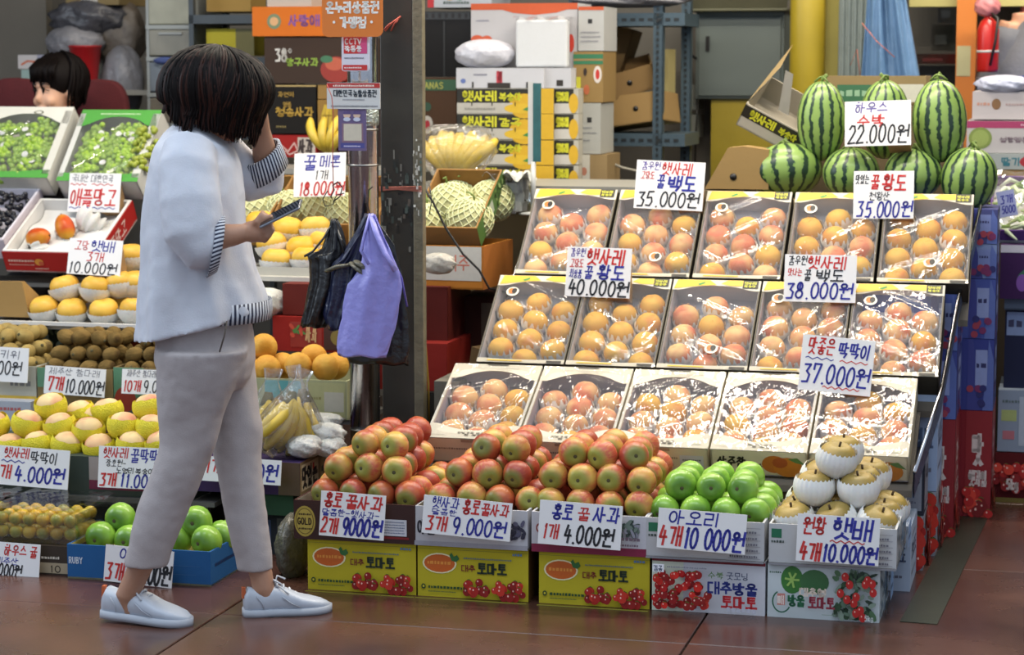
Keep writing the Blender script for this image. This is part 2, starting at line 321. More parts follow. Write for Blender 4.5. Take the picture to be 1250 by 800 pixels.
class Ink:
    """flat print on a face: layered coloured polygons, x right / y up from origin o, units scaled by k"""
    def __init__(s, o, X, Y, k=1.0, step=.00025):
        s.o = Vector(o); s.X = Vector(X); s.Y = Vector(Y); s.N = s.X.cross(s.Y).normalized(); s.k = k; s.h = .0006; s.st = step; s.mb = MB(); s.rnd = random.Random(5)
    def P(s, x, y): return s.o + s.X*(x*s.k) + s.Y*(y*s.k) + s.N*s.h
    def up(s): s.h += s.st
    def poly(s, pts, c, lift=True):
        if lift: s.up()
        s.mb.add([s.P(*p) for p in pts], [tuple(range(len(pts)))], col=lin(c)); return s
    def rect(s, x0, y0, x1, y1, c): return s.poly([(x0, y0), (x1, y0), (x1, y1), (x0, y1)], c)
    def disc(s, cx, cy, rx, ry, c, n=18, lift=True, a=0):
        ca, sa = math.cos(R(a)), math.sin(R(a))
        return s.poly([(cx+rx*math.cos(2*math.pi*i/n)*ca-ry*math.sin(2*math.pi*i/n)*sa, cy+rx*math.cos(2*math.pi*i/n)*sa+ry*math.sin(2*math.pi*i/n)*ca) for i in range(n)], c, lift)
    def stroke(s, pts, w, c, lift=True):
        if lift: s.up()
        c = lin(c)
        for (x0, y0), (x1, y1) in zip(pts, pts[1:]):
            dx, dy = x1-x0, y1-y0; l = math.hypot(dx, dy) or 1; nx, ny = -dy/l*w/2, dx/l*w/2; ex, ey = dx/l*w*.3, dy/l*w*.3
            s.mb.add([s.P(x0-ex+nx, y0-ey+ny), s.P(x0-ex-nx, y0-ey-ny), s.P(x1+ex-nx, y1+ey-ny), s.P(x1+ex+nx, y1+ey+ny)], [(0, 1, 2, 3)], col=c)
        return s
    def text(s, t, x, y, w, h, c, sw=.11, slant=0., jit=0., rise=0.):
        """t fitted in the box with lower-left (x,y), width w, height h"""
        adv = [1.08 if ord(ch) >= 0xAC00 else {' ': .45, '.': .35, ',': .35, '1': .5, 'I': .4}.get(ch, .72) for ch in t]
        sc = w/sum(adv); s.up(); cx = x; hs = s.h
        for ch, a in zip(t, adv):
            if ch != ' ':
                g = hangul(ch) if ord(ch) >= 0xAC00 else GL.get(ch, GL['-'])
                cw = (a-.12 if a > .4 else a)*sc; jx, jy = s.rnd.uniform(-jit, jit)*sc, s.rnd.uniform(-jit, jit)*h
                for p in g:
                    s.h = hs
                    s.stroke([(cx+jx+(q[0]*cw)+slant*q[1]*h, y+jy+q[1]*h+rise*(cx-x)) for q in p], sw*h, c, lift=False)
            cx += a*sc
        return s
    def wave(s, x0, x1, y, amp, n, w, c):
        return s.stroke([(x0+(x1-x0)*i/(n*4), y+amp*math.sin(i*math.pi/2)) for i in range(n*4+1)], w, c)
    def build(s, name, parent, **k): return s.mb.build(name, ink_mat(), parent, **k)
def face(w, d, h, side):
    e = .0
    return {'front': ((-w/2, -e, 0), (1, 0, 0), (0, 0, 1)), 'right': ((w/2+e, 0, 0), (0, 1, 0), (0, 0, 1)), 'left': ((-w/2-e, d, 0), (0, -1, 0), (0, 0, 1)), 'top': ((-w/2, 0, h+e), (1, 0, 0), (0, 1, 0))}[side]
# ------------------------------------------------------------------ shared builders
INKC = {'r': '#c4302c', 'b': '#2b2f92', 'k': '#26262a', 'p': '#5a4a9c', 'g': '#6c6c74', 'w': '#f4f2ec'}
def cardboard(c, rough=.75): return pm('cardboard_'+c.strip('#'), c, rough, .07, 9, .08, spec=.25)
def span(x0, x1, y, v): return px(x0, y, v)[0], px(x1, y, v)[0]
def carton(name, label, cat, u0, u1, v, z0, z1, d, colr, group=None, opened=False, inner=None, rz=0., rx=0., ry=0., prints=None, rim=None, flaps=True, t=.006, bevel=.002):
    w, h = u1-u0, z1-z0
    root = thing(name, label, cat, W((u0+u1)/2, v, z0), (rx, ry, -A+rz), group)
    cm = cardboard(colr); im = cardboard(inner or colr)
    m = MB()
    if opened:
        m.box(-w/2, 0, 0, w/2, d, t, 1)
        m.box(-w/2, 0, 0, w/2, t, h); m.box(-w/2, d-t, 0, w/2, d, h)
        m.box(-w/2, t, 0, -w/2+t, d-t, h); m.box(w/2-t, t, 0, w/2, d-t, h)
        q = t*1.02  # inner liner walls
        m.box(-w/2+q, q, t, w/2-q, q+.001, h-.001, 1); m.box(-w/2+q, d-q-.001, t, w/2-q, d-q, h-.001, 1)
        m.box(-w/2+q, q, t, -w/2+q+.001, d-q, h-.001, 1); m.box(w/2-q-.001, q, t, w/2-q, d-q, h-.001, 1)
    else:
        m.box(-w/2, 0, 0, w/2, d, h-.004)
    m.build('box_body' if not opened else 'tray_body', [cm, im], root)
    if not opened and flaps:
        for k in (0, 1):
            f = MB(); y0, y1 = (0, d/2-.002) if k == 0 else (d/2+.002, d)
            f.box(-w/2, y0, h-.0038, w/2, y1, h); f.build('lid_flap', cm, root)
    if prints:
        for side, fn in prints.items():
            o, X, Y = face(w, d, h, side); ik = Ink(o, X, Y); fn(ik, w if side in ('front', 'top') else d, h if side != 'top' else d); ik.build('printed_'+{'front': 'front', 'right': 'side', 'left': 'side', 'top': 'lid'}[side], root)
    return root
def cpx(name, label, cat, x0, y0, x1, y1, v, d, colr, zbase=None, **k):
    ym = (y0+y1)/2; u0, u1 = span(x0, x1, ym, v); xm = (x0+x1)/2
    zt, zb = px(xm, y0, v)[1], px(xm, y1, v)[1]
    if zbase is not None: zb = zbase
    return carton(name, label, cat, u0, u1, v, zb, zt, d, colr, **k)
def sign(label, x0, y0, x1, y1, v, lines, roll=0., lean=-12., yaw=0., group=None, stand=True, name='price_card', colr='#e4e2e0', waves=()):
    cx, cy = (x0+x1)/2, (y0+y1)/2; w_, h_ = x1-x0, y1-y0
    ku = (px(cx+50, cy, v)[0]-px(cx-50, cy, v)[0])/100; kz = (px(cx, cy-50, v)[1]-px(cx, cy+50, v)[1])/100
    w, h = w_*ku, h_*kz; u, z = px(cx, y1, v)
    root = thing(name, label, 'price sign' if name == 'price_card' else 'sign', W(u, v, z), (R(lean), R(roll), -A+R(yaw)), group)
    m = MB(); m.box(-w/2, 0, 0, w/2, .0025, h); m.build('card', pm('card_'+colr.strip('#'), colr, .5, .03, 8), root)
    if stand:
        s = MB(); s.add([(w*.15, .003, h*.98), (w*.15, .003, 0), (w*.15, .09, -.01), (w*.48, .003, h*.98), (w*.48, .003, 0), (w*.48, .09, -.01)], [(0, 1, 2), (3, 5, 4), (0, 2, 5, 3), (1, 4, 5, 2)])
        s.build('cardboard_prop', cardboard('#a08058'), root)
    ik = Ink((-w/2, 0, 0), (1, 0, 0), (0, 0, 1), step=.00012)
    for l in lines:
        t, a0, b0, a1, b1, c = l[:6]; sw = l[6] if len(l) > 6 else .11; sl = l[7] if len(l) > 7 else .12
        ik.text(t, (a0-x0)*ku, (y1-b1)*kz, (a1-a0)*ku, (b1-b0)*kz, INKC.get(c, c), sw, sl, .035)
    for a0, a1, b, c in waves: ik.wave((a0-x0)*ku, (a1-x0)*ku, (y1-b)*kz, .0035, max(3, int((a1-a0)/9)), .0028, INKC.get(c, c))
    ik.build('lettering', root)
    return root
NTH = ['first', 'second', 'third', 'fourth', 'fifth', 'sixth', 'seventh', 'eighth', 'ninth', 'tenth']
def euler(M): return M.to_euler('XYZ')
# ---- fruit prototypes (meshes with their calyx, stem or foam cup as children)
def apple_mesh(r, sq=.93, n=18):
    prof = []
    K = 12
    for i in range(K+1):
        t = math.pi*i/K; z = -math.cos(t); rr = math.sin(t)
        dim = .20*math.exp(-(rr/.30)**2)
        prof.append((max(.002, rr*(1+.05*z))*r, (z*sq + (dim if z < 0 else -dim*1.25))*r))
    def mod(i, j, t, a, z): return a*(1+.022*math.cos(5*t)*(1 if j < 4 else .4)+.012*math.sin(2*t+j)), z
    m = MB(); m.lathe(prof, n, 0, None, True, False, mod); return m
def mk_apple(name, mt, r, label, group):
    o = apple_mesh(r).build(name, mt); tag(o, label, 'apple', group)
    c = MB(); c.lathe([(.0008, -.70*r), (.10*r, -.735*r), (.13*r, -.78*r), (.05*r, -.80*r)], 7, 0, None, False); c.build('calyx', pm('calyx_brown', '#4a4426', .8), o)
    c = MB(); c.tube([(0, 0, .62*r), (.04*r, 0, .85*r), (.12*r, .02*r, 1.08*r)], [.045*r, .04*r, .05*r], 5); c.build('stem', pm('stem_brown', '#4d3a22', .8), o)
    return o
def cup(m, r, top=.15, ribs=16, amp=.03, fringe=.0, n=48, thick=1.06, mat=0):
    """foam sleeve hugging the lower part of a fruit of radius r; fringe lifts alternate points of the rim"""
    K = 7
    rings = []
    for j in range(K+1):
        ring = []
        for i in range(n):
            t = 2*math.pi*i/n
            rib = math.cos(ribs*t)
            zt = top + (fringe if rib > 0 else -fringe*.3)
            lat = -math.pi/2*.86 + (math.asin(max(-.9, min(.9, zt)))+math.pi/2*.86)*j/K
            q = r*thick*(1+amp*rib*(.4+.6*j/K))*(1+.05*j/K)
            ring.append((math.cos(lat)*q*math.cos(t), math.cos(lat)*q*math.sin(t), math.sin(lat)*q))
        rings.append(ring)
    m.loft(rings, mat, True, False); 
    return m
def foam(name='foam_white', c='#e9e7e2'): return pm(name, c, .65, .04, 60, .15, sss=.15)
# ------------------------------------------------------------------ the hall
def struct(o): o['kind'] = 'structure'; return o
FM = bpy.data.materials.new('polished_floor'); FM.use_nodes = True
def floor_material():
    nt = FM.node_tree; L = nt.links; b = nt.nodes['Principled BSDF']
    tc = nd(nt, 'ShaderNodeTexCoord'); oi = nd(nt, 'ShaderNodeObjectInfo')
    n1 = nd(nt, 'ShaderNodeTexNoise'); n1.inputs['Scale'].default_value = 2.2; n1.inputs['Detail'].default_value = 6; L.new(tc.outputs['Object'], n1.inputs[0])
    n2 = nd(nt, 'ShaderNodeTexNoise'); n2.inputs['Scale'].default_value = 70; n2.inputs['Detail'].default_value = 4; L.new(tc.outputs['Object'], n2.inputs[0])
    r = nd(nt, 'ShaderNodeValToRGB'); r.color_ramp.elements[0].position = .35; r.color_ramp.elements[0].color = lin('#472e26')+(1,)
    r.color_ramp.elements[1].position = .7; r.color_ramp.elements[1].color = lin('#6a4638')+(1,); L.new(n1.outputs[0], r.inputs[0])
    mx = nd(nt, 'ShaderNodeMix', data_type='RGBA', blend_type='MULTIPLY'); mx.inputs[0].default_value = .35; L.new(r.outputs[0], mx.inputs[6]); L.new(n2.outputs[0], mx.inputs[7])
    hs = nd(nt, 'ShaderNodeHueSaturation'); mr = nd(nt, 'ShaderNodeMapRange'); mr.inputs[3].default_value = .85; mr.inputs[4].default_value = 1.25
    L.new(oi.outputs['Random'], mr.inputs[0]); L.new(mr.outputs[0], hs.inputs['Value']); L.new(mx.outputs[2], hs.inputs['Color']); L.new(hs.outputs[0], b.inputs['Base Color'])
    m2 = nd(nt, 'ShaderNodeMapRange'); m2.inputs[3].default_value = .16; m2.inputs[4].default_value = .38; L.new(n1.outputs[0], m2.inputs[0]); L.new(m2.outputs[0], b.inputs['Roughness'])
    bp = nd(nt, 'ShaderNodeBump'); bp.inputs['Strength'].default_value = .12; bp.inputs['Distance'].default_value = .004; L.new(n1.outputs[0], bp.inputs['Height']); L.new(bp.outputs[0], b.inputs['Normal'])
floor_material()
fl = MB(); fl.box(-7, -3.5, -.08, 5, 6, -.012); fo = struct(fl.build('floor', pm('floor_grout', '#1f1612', .8), None, W(0, 0, 0), (0, 0, -A)))
slab = MB(); TW, TD = 1.30, 1.05; slab.box(0, 0, -.03, TW-.006, TD-.006, 0); slab_me = slab.mesh('floor_slab', FM)
for i in range(-5, 4):
    for j in range(-4, 6):
        o = bpy.data.objects.new('floor_slab', slab_me); COL.objects.link(o); o.parent = fo; o.location = (-1.76+i*TW, -.38+j*TD, random.uniform(-.0006, .0006)); o.rotation_euler = (0, 0, 0)
        b = o.modifiers.new('bevel', 'BEVEL'); b.width = .002; b.segments = 1
s = MB(); s.box(0, 0, .0005, .10, 4.6, .0025); st = struct(s.build('trim_1', pm('green_stripe_and_shade', '#1f281b', .45, .35, 18), None, W(.06, -.02, 0), (0, 0, -A-R(3.2)))); st['label'] = 'dark green floor stripe along the stacked cartons, their shade painted in'  # green floor line merged with the shade beside the cartons, both painted dark
wall_m = pm('grey_plaster', '#6e6a62', .9, .12, 3, .15)
def wallbox(name, u0, v0, u1, v1, z0, z1, m):
    b = MB(); b.box(u0, v0, z0, u1, v1, z1); return struct(b.build(name, m, None, W(0, 0, 0), (0, 0, -A)))
wallbox('wall_back', -6, 3.6, .55, 3.75, 0, 3.2, wall_m)
wallbox('wall_left', -6, .2, -5.85, 3.6, 0, 3.2, wall_m)
wallbox('wall_far', .0, 5.8, 5, 5.95, 0, 3.2, pm('far_shop_wall', '#8a836f', .9, .15, 3))
wallbox('wall_right', 3.6, 1.0, 3.75, 5.8, 0, 3.2, wall_m)
wallbox('ceiling', -6, .2, 5, 6, 3.2, 3.3, pm('ceiling_grey', '#77746c', .9))
# steel column with a narrow worn flange
u0, u1 = span(465, 505, 250, .75); u2 = px(517, 250, .75)[0]
col = thing('steel_column', 'dark square steel column with scuffed pale right edge', 'column', W((u0+u1)/2, .75, 0), (0, 0, -A)); w = u1-u0
m = MB(); m.box(-w/2, 0, 0, w/2, .05, 3.2); m.build('column_face', pm('dark_painted_steel', '#35322d', .38, .35, 5, .12, spec=.5), col, bevel=.003)
m = MB(); m.box(w/2, -.006, 0, w/2+(u2-u1), .03, 3.2); m.build('column_edge', pm('worn_olive_steel', '#6d6653', .45, .45, 22, .2), col, bevel=.003)
ik = Ink((-w/2, 0, 0), (1, 0, 0), (0, 0, 1))      # old tape scraps stuck round the column
for k in range(60):
    x = random.uniform(.0, w*.95); z = random.choice([random.gauss(1.02, .055), random.gauss(1.13, .03)])
    ik.rect(x, z, x+random.uniform(.002, .012), z+random.uniform(.003, .03), random.choice(['#6c6a62', '#4a544c', '#7d7a70', '#3a423c', '#5a5046', '#1b1a18', '#2a2c28']))
ik.build('tape_scraps', col)
ik = Ink((w/2, -.006, 0), (1, 0, 0), (0, 0, 1))
for k in range(40):
    x = random.uniform(.0, (u2-u1)*.8); z = random.gauss(1.14, .06)
    ik.rect(x, z, x+random.uniform(.002, .008), z+random.uniform(.004, .02), random.choice(['#c8c4b4', '#a8a498', '#e2dfd2', '#5c6a60']))
ik.build('peeling_paint', col)
m = MB()
for k, (a, b) in enumerate([((478, 38), (488, 22)), ((486, 26), (480, 34)), ((470, 36), (484, 26)), ((471, 38), (490, 20))]):
    p = px(a[0], a[1], .75); q = px(b[0], b[1], .75); uc = (u0+u1)/2
    m.tube([(p[0]-uc, -.006, p[1]), ((p[0]+q[0])/2-uc, -.012, (p[1]+q[1])/2+.004), (q[0]-uc, -.006, q[1])], .003, 5)
m.build('string_knot', pm('red_string', '#a84a3a', .6), col)
m = MB()
for k in range(5):
    m.tube([(-w/2-.003, -.004, 1.105+k*.003), (0, -.006, 1.11+.002*k), (w/2+.03, -.012, 1.105+.004*k)], .0012, 4)
m.build('tied_string', pm('pink_string', '#b56a58', .6), col)
# chrome pole
pc, _ = px(445, 400, .6)
pole = thing('chrome_pole', 'shiny chrome pole with plastic bags hanging from it', 'pole', W(pc, .6, 0), (0, 0, -A))
PRAD = (span(427, 462, 480, .6)[1]-span(427, 462, 480, .6)[0])/2
m = MB(); m.lathe([(PRAD, 0), (PRAD, 3.19)], 32, 0); m.build('tube', pm('brushed_chrome', '#b9b9bd', .16, .05, 40, .05, metal=1), pole)
for z in (.36, .92, 1.19, 1.30):
    m = MB(); m.lathe([(PRAD+.0015, z), (PRAD+.0015, z+.006)], 32, 0); m.build('seam_band', pm('dull_steel', '#8a8a88', .35, metal=1), pole)
m = MB(); m.lathe([(PRAD+.002, 1.315), (PRAD+.004, 1.33), (PRAD+.003, 1.36), (PRAD+.004, 1.385), (PRAD+.002, 1.395)], 24, 0); m.build('foil_tape', pm('crumpled_foil', '#b8c4bf', .25, .3, 30, .9, metal=.8), pole)
# ------------------------------------------------------------------ front cartons of the peach display
def small(ik, x, y, w, h, c, n=14):        # a line of print too small to read
    ik.up(); x0 = x; rr = random.Random(int(x*1e4)+int(y*1e4))
    while x0 < x+w:
        q = h*rr.uniform(.45, .95); ik.poly([(x0, y), (x0+q, y), (x0+q, y+h*rr.uniform(.6, 1)), (x0, y+h*.8)], c, False); x0 += q+h*.3
def tomatoes(ik, cx, cy, sx, sy, n, r, seed=1, c=('#a81d14', '#c4301e', '#8e140e')):
    rr = random.Random(seed)
    for i in range(n):
        x, y = cx+rr.uniform(-sx, sx), cy+rr.uniform(-sy, sy); q = r*rr.uniform(.8, 1.15)
        ik.disc(x, y, q, q*1.05, rr.choice(c), 12); ik.disc(x-q*.35, y+q*.35, q*.2, q*.25, '#f0c0b0', 6)
        if rr.random() < .4: ik.stroke([(x-q*.3, y+q), (x+q*.1, y+q*1.15), (x+q*.5, y+q*.9)], .0022, '#4c6a20')
def yellow_print(ik, w, h):
    ik.rect(0, h*.93, w, h*.94, '#8e8a22')
    ik.disc(w*.2, h*.66, w*.155, h*.20, '#e8e0b0'); ik.disc(w*.2, h*.66, w*.14, h*.175, '#c8601c')
    small(ik, w*.09, h*.64, w*.22, h*.07, '#e0913a')
    ik.poly([(w*.29, h*.83), (w*.31, h*.72), (w*.35, h*.70), (w*.38, h*.76), (w*.36, h*.84), (w*.33, h*.8), (w*.31, h*.88)], '#2f6a30')
    ik.text('대추', w*.40, h*.53, w*.13, h*.12, '#7a2a1a', .16); ik.text('토마토', w*.545, h*.50, w*.27, h*.20, '#23301a', .2)
    small(ik, w*.42, h*.77, w*.42, h*.035, '#6a7a70'); small(ik, w*.86, h*.88, w*.09, h*.05, '#5a7a9a')
    ik.disc(w*.055, h*.2, w*.02, h*.05, '#23401c'); ik.disc(w*.055, h*.2, w*.01, h*.025, '#c8b92e', 8); small(ik, w*.10, h*.17, w*.32, h*.06, '#2c4a22'); small(ik, w*.10, h*.10, w*.24, h*.025, '#5a6a32')
    tomatoes(ik, w*.70, h*.2, w*.26, h*.13, 34, w*.036, 3)
    ik.rect(0, -.001, w, h*.012, '#9a9428')
def tomato4(ik, w, h):
    ik.rect(w*.0, 0, w*.28, h, '#d4dcc8'); ik.rect(0, h*.94, w, h, '#7a1c28')
    tomatoes(ik, w*.24, h*.45, w*.2, h*.34, 64, w*.034, 9, ('#b01212', '#cf2418', '#8e0c0e'))
    tomatoes(ik, w*.42, h*.28, w*.1, h*.12, 10, w*.034, 11)
    ik.rect(w*.03, h*.80, w*.13, h*.95, '#e8e8ee'); ik.text('김공', w*.04, h*.82, w*.08, h*.1, '#2a3a5a', .14)
    ik.text('수북', w*.52, h*.73, w*.14, h*.13, '#5a7a4a', .12); ik.text('굿모닝', w*.68, h*.73, w*.2, h*.13, '#2c3a5e', .12)
    ik.text('대추방울', w*.52, h*.45, w*.44, h*.22, '#1f2c74', .18); ik.text('토마토', w*.64, h*.20, w*.32, h*.21, '#b5202a', .2)
    for k in range(6): ik.disc(w*(.70+.045*k), h*(.17-.01*(k % 3)), w*.02, h*.045, '#b8b8c4', 7, a=k*40)
    small(ik, w*.16, h*.9, w*.34, h*.03, '#7a7a86')
def leaves(ik, cx, cy, sx, sy, n, seed, cols=('#2f4a30', '#4a6a4a', '#7e9080', '#5c7460', '#22382a')):
    rr = random.Random(seed)
    for i in range(n): ik.disc(cx+rr.uniform(-sx, sx), cy+rr.uniform(-sy, sy), rr.uniform(.008, .018), rr.uniform(.004, .008), rr.choice(cols), 7, a=rr.uniform(0, 180))
def tomato5(ik, w, h):
    ik.disc(w*.22, h*.72, w*.10, h*.26, '#3c7a34', 20); ik.disc(w*.42, h*.70, w*.13, h*.23, '#3f6f42', 20)
    for k in range(6): ik.stroke([(w*.22, h*.72), (w*(.22+.06*math.cos(k)), h*(.72+.14*math.sin(k)))], .006, '#9ac060')
    leaves(ik, w*.78, h*.5, w*.17, h*.42, 80, 4)
    for x, y in ((.66, .55), (.70, .86), (.74, .72), (.80, .5), (.78, .38), (.84, .25), (.86, .12), (.80, .2), (.9, .82), (.94, .76), (.95, .6), (.88, .75), (.72, .45)):
        ik.disc(w*x, h*y, w*.033, h*.085, '#b4221e', 12); ik.disc(w*x-.003, h*y+.004, .002, .003, '#e8b0a0', 6)
    ik.text('대추형', w*.30, h*.47, w*.24, h*.15, '#d9c8b8', .2)
    ik.rect(w*.10, h*.28, w*.17, h*.50, '#c07a70'); ik.text('빼', w*.105, h*.30, w*.06, h*.16, '#f0e4da', .1)
    ik.stroke(arc(w*.14, h*.35, w*.08, h*.2, 120, 330), .004, '#2f6a50')
    ik.text('방울', w*.20, h*.28, w*.15, h*.2, '#2b6a48', .2); ik.text('토마토', w*.38, h*.26, w*.24, h*.2, '#8e3040', .2)
    ik.text('5kg', w*.88, h*.08, w*.08, h*.09, '#dfe4e0', .16); small(ik, w*.03, h*.88, w*.1, h*.04, '#3a5a44'); ik.rect(w*.5, h*.14, w*.62, h*.15, '#8aa090')
def side5(ik, w, h):
    leaves(ik, w*.3, h*.5, w*.28, h*.42, 60, 8, ('#5a7a9a', '#3a5a5a', '#7c9cb8', '#2c4444')); ik.rect(w*.62, h*.12, w*.95, h*.7, '#8fb0d8'); small(ik, w*.66, h*.3, w*.22, h*.1, '#4a5a7a')
BX = [(376, 508), (510, 645), (658, 793), (796, 934), (937, 1074)]
YB = [(655, 720), (664, 729), (673, 737), (680, 744), (687, 752)]
FV = -.045
specs = [('#b9aa28', yellow_print, 'yellow tomato carton on the floor under the maroon apple box'), ('#b9aa28', yellow_print, 'yellow tomato carton on the floor, middle one of the three'),
         ('#b9aa28', yellow_print, 'yellow tomato carton on the floor beside the white cherry tomato carton'), ('#cfd0d6', tomato4, 'white cherry tomato carton with red fruit cluster on its left'),
         ('#c9d2d4', tomato5, 'white tomato carton at the display corner with leafy red tomato print')]
U = []
for k, (c, fn, lab) in enumerate(specs):
    a, b = span(BX[k][0], BX[k][1], 715, FV); U.append((a, b))
    carton('tomato_carton', lab, 'carton', a, b, FV, 0, .148, .30, c, group='tomato cartons on the floor', prints={'front': fn, **({'right': side5} if k == 4 else {'right': lambda ik, w, h: ik.rect(0, 0, w, h, '#5a3c1c')} if k < 3 else {})})
def maroon_print(ik, w, h):
    ik.rect(w*.0, 0, w, h, '#33150f'); cx, cy = w*.07, h*.46
    ik.disc(cx+.008, cy, .032, .045, '#a8923c', 24); ik.disc(cx+.008, cy, .027, .038, '#5a4a1a', 24); ik.disc(cx+.008, cy, .025, .036, '#b09a44', 24)
    ik.text('GOLD', cx-.014, cy-.009, .044, .018, '#3a2a10', .2); small(ik, cx-.01, cy+.018, .036, .006, '#3a2a10'); small(ik, cx-.01, cy-.024, .036, .006, '#3a2a10')
    ik.rect(w*.72, h*.2, w*.93, h*.62, '#c9c9cf')
    for q in range(5): small(ik, w*.74, h*(.26+.07*q), w*.17, h*.03, '#5a6a86')
    ik.rect(w*.70, h*.12, w*.95, h*.18, '#7a1c1c')
def white_apple_print(ik, w, h):
    ik.rect(0, h*.0, w, h*.12, '#9a9aa2'); ik.text('아침', w*.03, h*.3, w*.16, h*.35, '#3a3a44', .14); leaves(ik, w*.88, h*.5, w*.09, h*.2, 20, 5, ('#2a2a3c', '#54546a'))
def magenta_print(ik, w, h):
    ik.rect(0, 0, w, h*.2, '#7c1a3c'); ik.disc(w*.07, h*.6, w*.03, h*.12, '#8a3a30'); ik.disc(w*.07, h*.6, w*.018, h*.07, '#d8d0d4', 12)
    leaves(ik, w*.84, h*.68, w*.12, h*.14, 30, 6, ('#3a4a44', '#6a7a70', '#8a8a96')); small(ik, w*.72, h*.4, w*.22, h*.1, '#6a5a66'); small(ik, w*.72, h*.26, w*.22, h*.06, '#6a5a66')
def table_print(ik, w, h):
    x0, x1 = w*.70, w*.97; ik.rect(w*.02, h*.66, w*.10, h*.88, '#1f6a4a'); small(ik, w*.02, h*.54, w*.1, h*.07, '#3a4a44')
    for q in range(6): ik.rect(x0, h*(.1+.15*q), x1, h*(.1+.15*q)+.0008, '#5a5a6a')
    for q in range(5): small(ik, x0+.004, h*(.13+.15*q), w*.1, h*.06, '#54545e'); small(ik, x0+w*.13, h*(.13+.15*q), w*.11, h*.06, '#6a6a76')
    ik.rect(0, 0, w, h*.05, '#8a8a90')
upper = [(358, 508, 605, '#3a1a14', maroon_print, 'dark maroon open box with round gold emblem, holding red apples'), (505, 645, 614, '#b8b8bd', white_apple_print, 'white open apple box left of the magenta-banded one'),
         (648, 790, 622, '#bdbcc2', magenta_print, 'white open apple box with magenta bottom band'), (788, 934, 630, '#b6b6b8', table_print, 'grey white open box with printed table holding green apples'),
         (938, 1096, 640, '#babbbc', table_print, 'grey white open box at the corner holding pears in foam')]
UB = []
for k, (x0, x1, yt, c, fn, lab) in enumerate(upper):
    a, b = span(x0, x1, 640, FV-.01); a, b = a+.002, b-.002; UB.append((a, b))
    pr = {'front': fn}
    if k == 4: pr['right'] = side5
    carton('fruit_box', lab, 'box', a, b, FV-.01, .149, .262, .37, c, opened=True, inner='#8f8676', group='open fruit boxes behind the price cards', prints=pr)
# ------------------------------------------------------------------ apples and pears
AP = [fruit_mat('red_apple_skin', '#c8a04a', '#b5513a', '#8f8c3a', .5, .38, .20, .1, .36, .56, 16), fruit_mat('deep_apple_skin', '#b4632e', '#9c3c2c', '#7c7a38', .4, .36, .18, .1, .3, .5, 14)]
GA = fruit_mat('green_apple_skin', '#7fae3c', '#93bd48', '#5e8a2e', .15, .25, .25, .05, .4, .6, 12, .06)
pa = [mk_apple('red_apple', AP[0], .0435, '', 'red apples piled in the open boxes'), mk_apple('red_apple', AP[1], .0435, '', 'red apples piled in the open boxes')]
pg = mk_apple('green_apple', GA, .0435, '', '')
def facing(tilt=30, up=20):            # blossom end roughly towards the walkway, spun and tilted
    z = Vector((random.uniform(-1, 1)*math.tan(R(tilt)), 1, random.uniform(-.6, 1)*math.tan(R(up)))).normalized()
    q = z.to_track_quat('Z', 'Y'); M = Matrix.Rotation(-A, 4, 'Z') @ q.to_matrix().to_4x4() @ Matrix.Rotation(random.uniform(0, 6.28), 4, 'Z')
    return euler(M)
def pile(protos, where, kind, group, uc, v0, z0, layers, sp, lift, r, facef=facing, jit=.004, skew=0.):
    LN = ['bottom', 'second', 'third', 'top'] if len(layers) > 3 else ['bottom', 'middle', 'top'] if len(layers) == 3 else ['bottom', 'top']
    for li, (nx, ny, du, dv) in enumerate(layers):
        RN = ['front', 'second', 'third', 'fourth', 'fifth']
        for j in range(ny):
            for i in range(nx):
                u = uc+du+(i-(nx-1)/2)*sp+random.uniform(-jit, jit)+skew*j; v = v0+dv+j*sp*.98+random.uniform(-jit, jit); z = z0+r+li*lift+random.uniform(-.003, .004)
                col = f'{NTH[i]} from left'
                dup(random.choice(protos), W(u, v, z), facef(), f'{kind} {where}, {LN[li]} layer, {RN[j]} row, {col}', group, random.uniform(.94, 1.05))
zt = .208
GR = 'red apples piled in the open boxes'
for k, nm, ly in ((0, 'in the leftmost apple pile', [(4, 5, .0, 0), (3, 4, -.008, .03), (2, 4, .02, .06)]), (1, 'in the middle apple pile', [(4, 4, .02, 0), (3, 4, .02, .04), (2, 3, .045, .08)]), (2, 'in the right apple pile', [(4, 5, .0, 0), (4, 4, .0, .03), (3, 3, .01, .065)])):
    uc = (UB[k][0]+UB[k][1])/2 + (.012 if k == 0 else 0)
    pile(pa, nm, 'red apple', GR, uc, .03, zt+.022, ly, .0865, .066, .0435)
pile([pg], 'in the corner grey box', 'green apple', 'green apples beside the foam-wrapped pears', (UB[3][0]+UB[3][1])/2, .03, zt+.018, [(4, 4, 0, 0), (3, 3, -.004, .035)], .0865, .062, .0435)
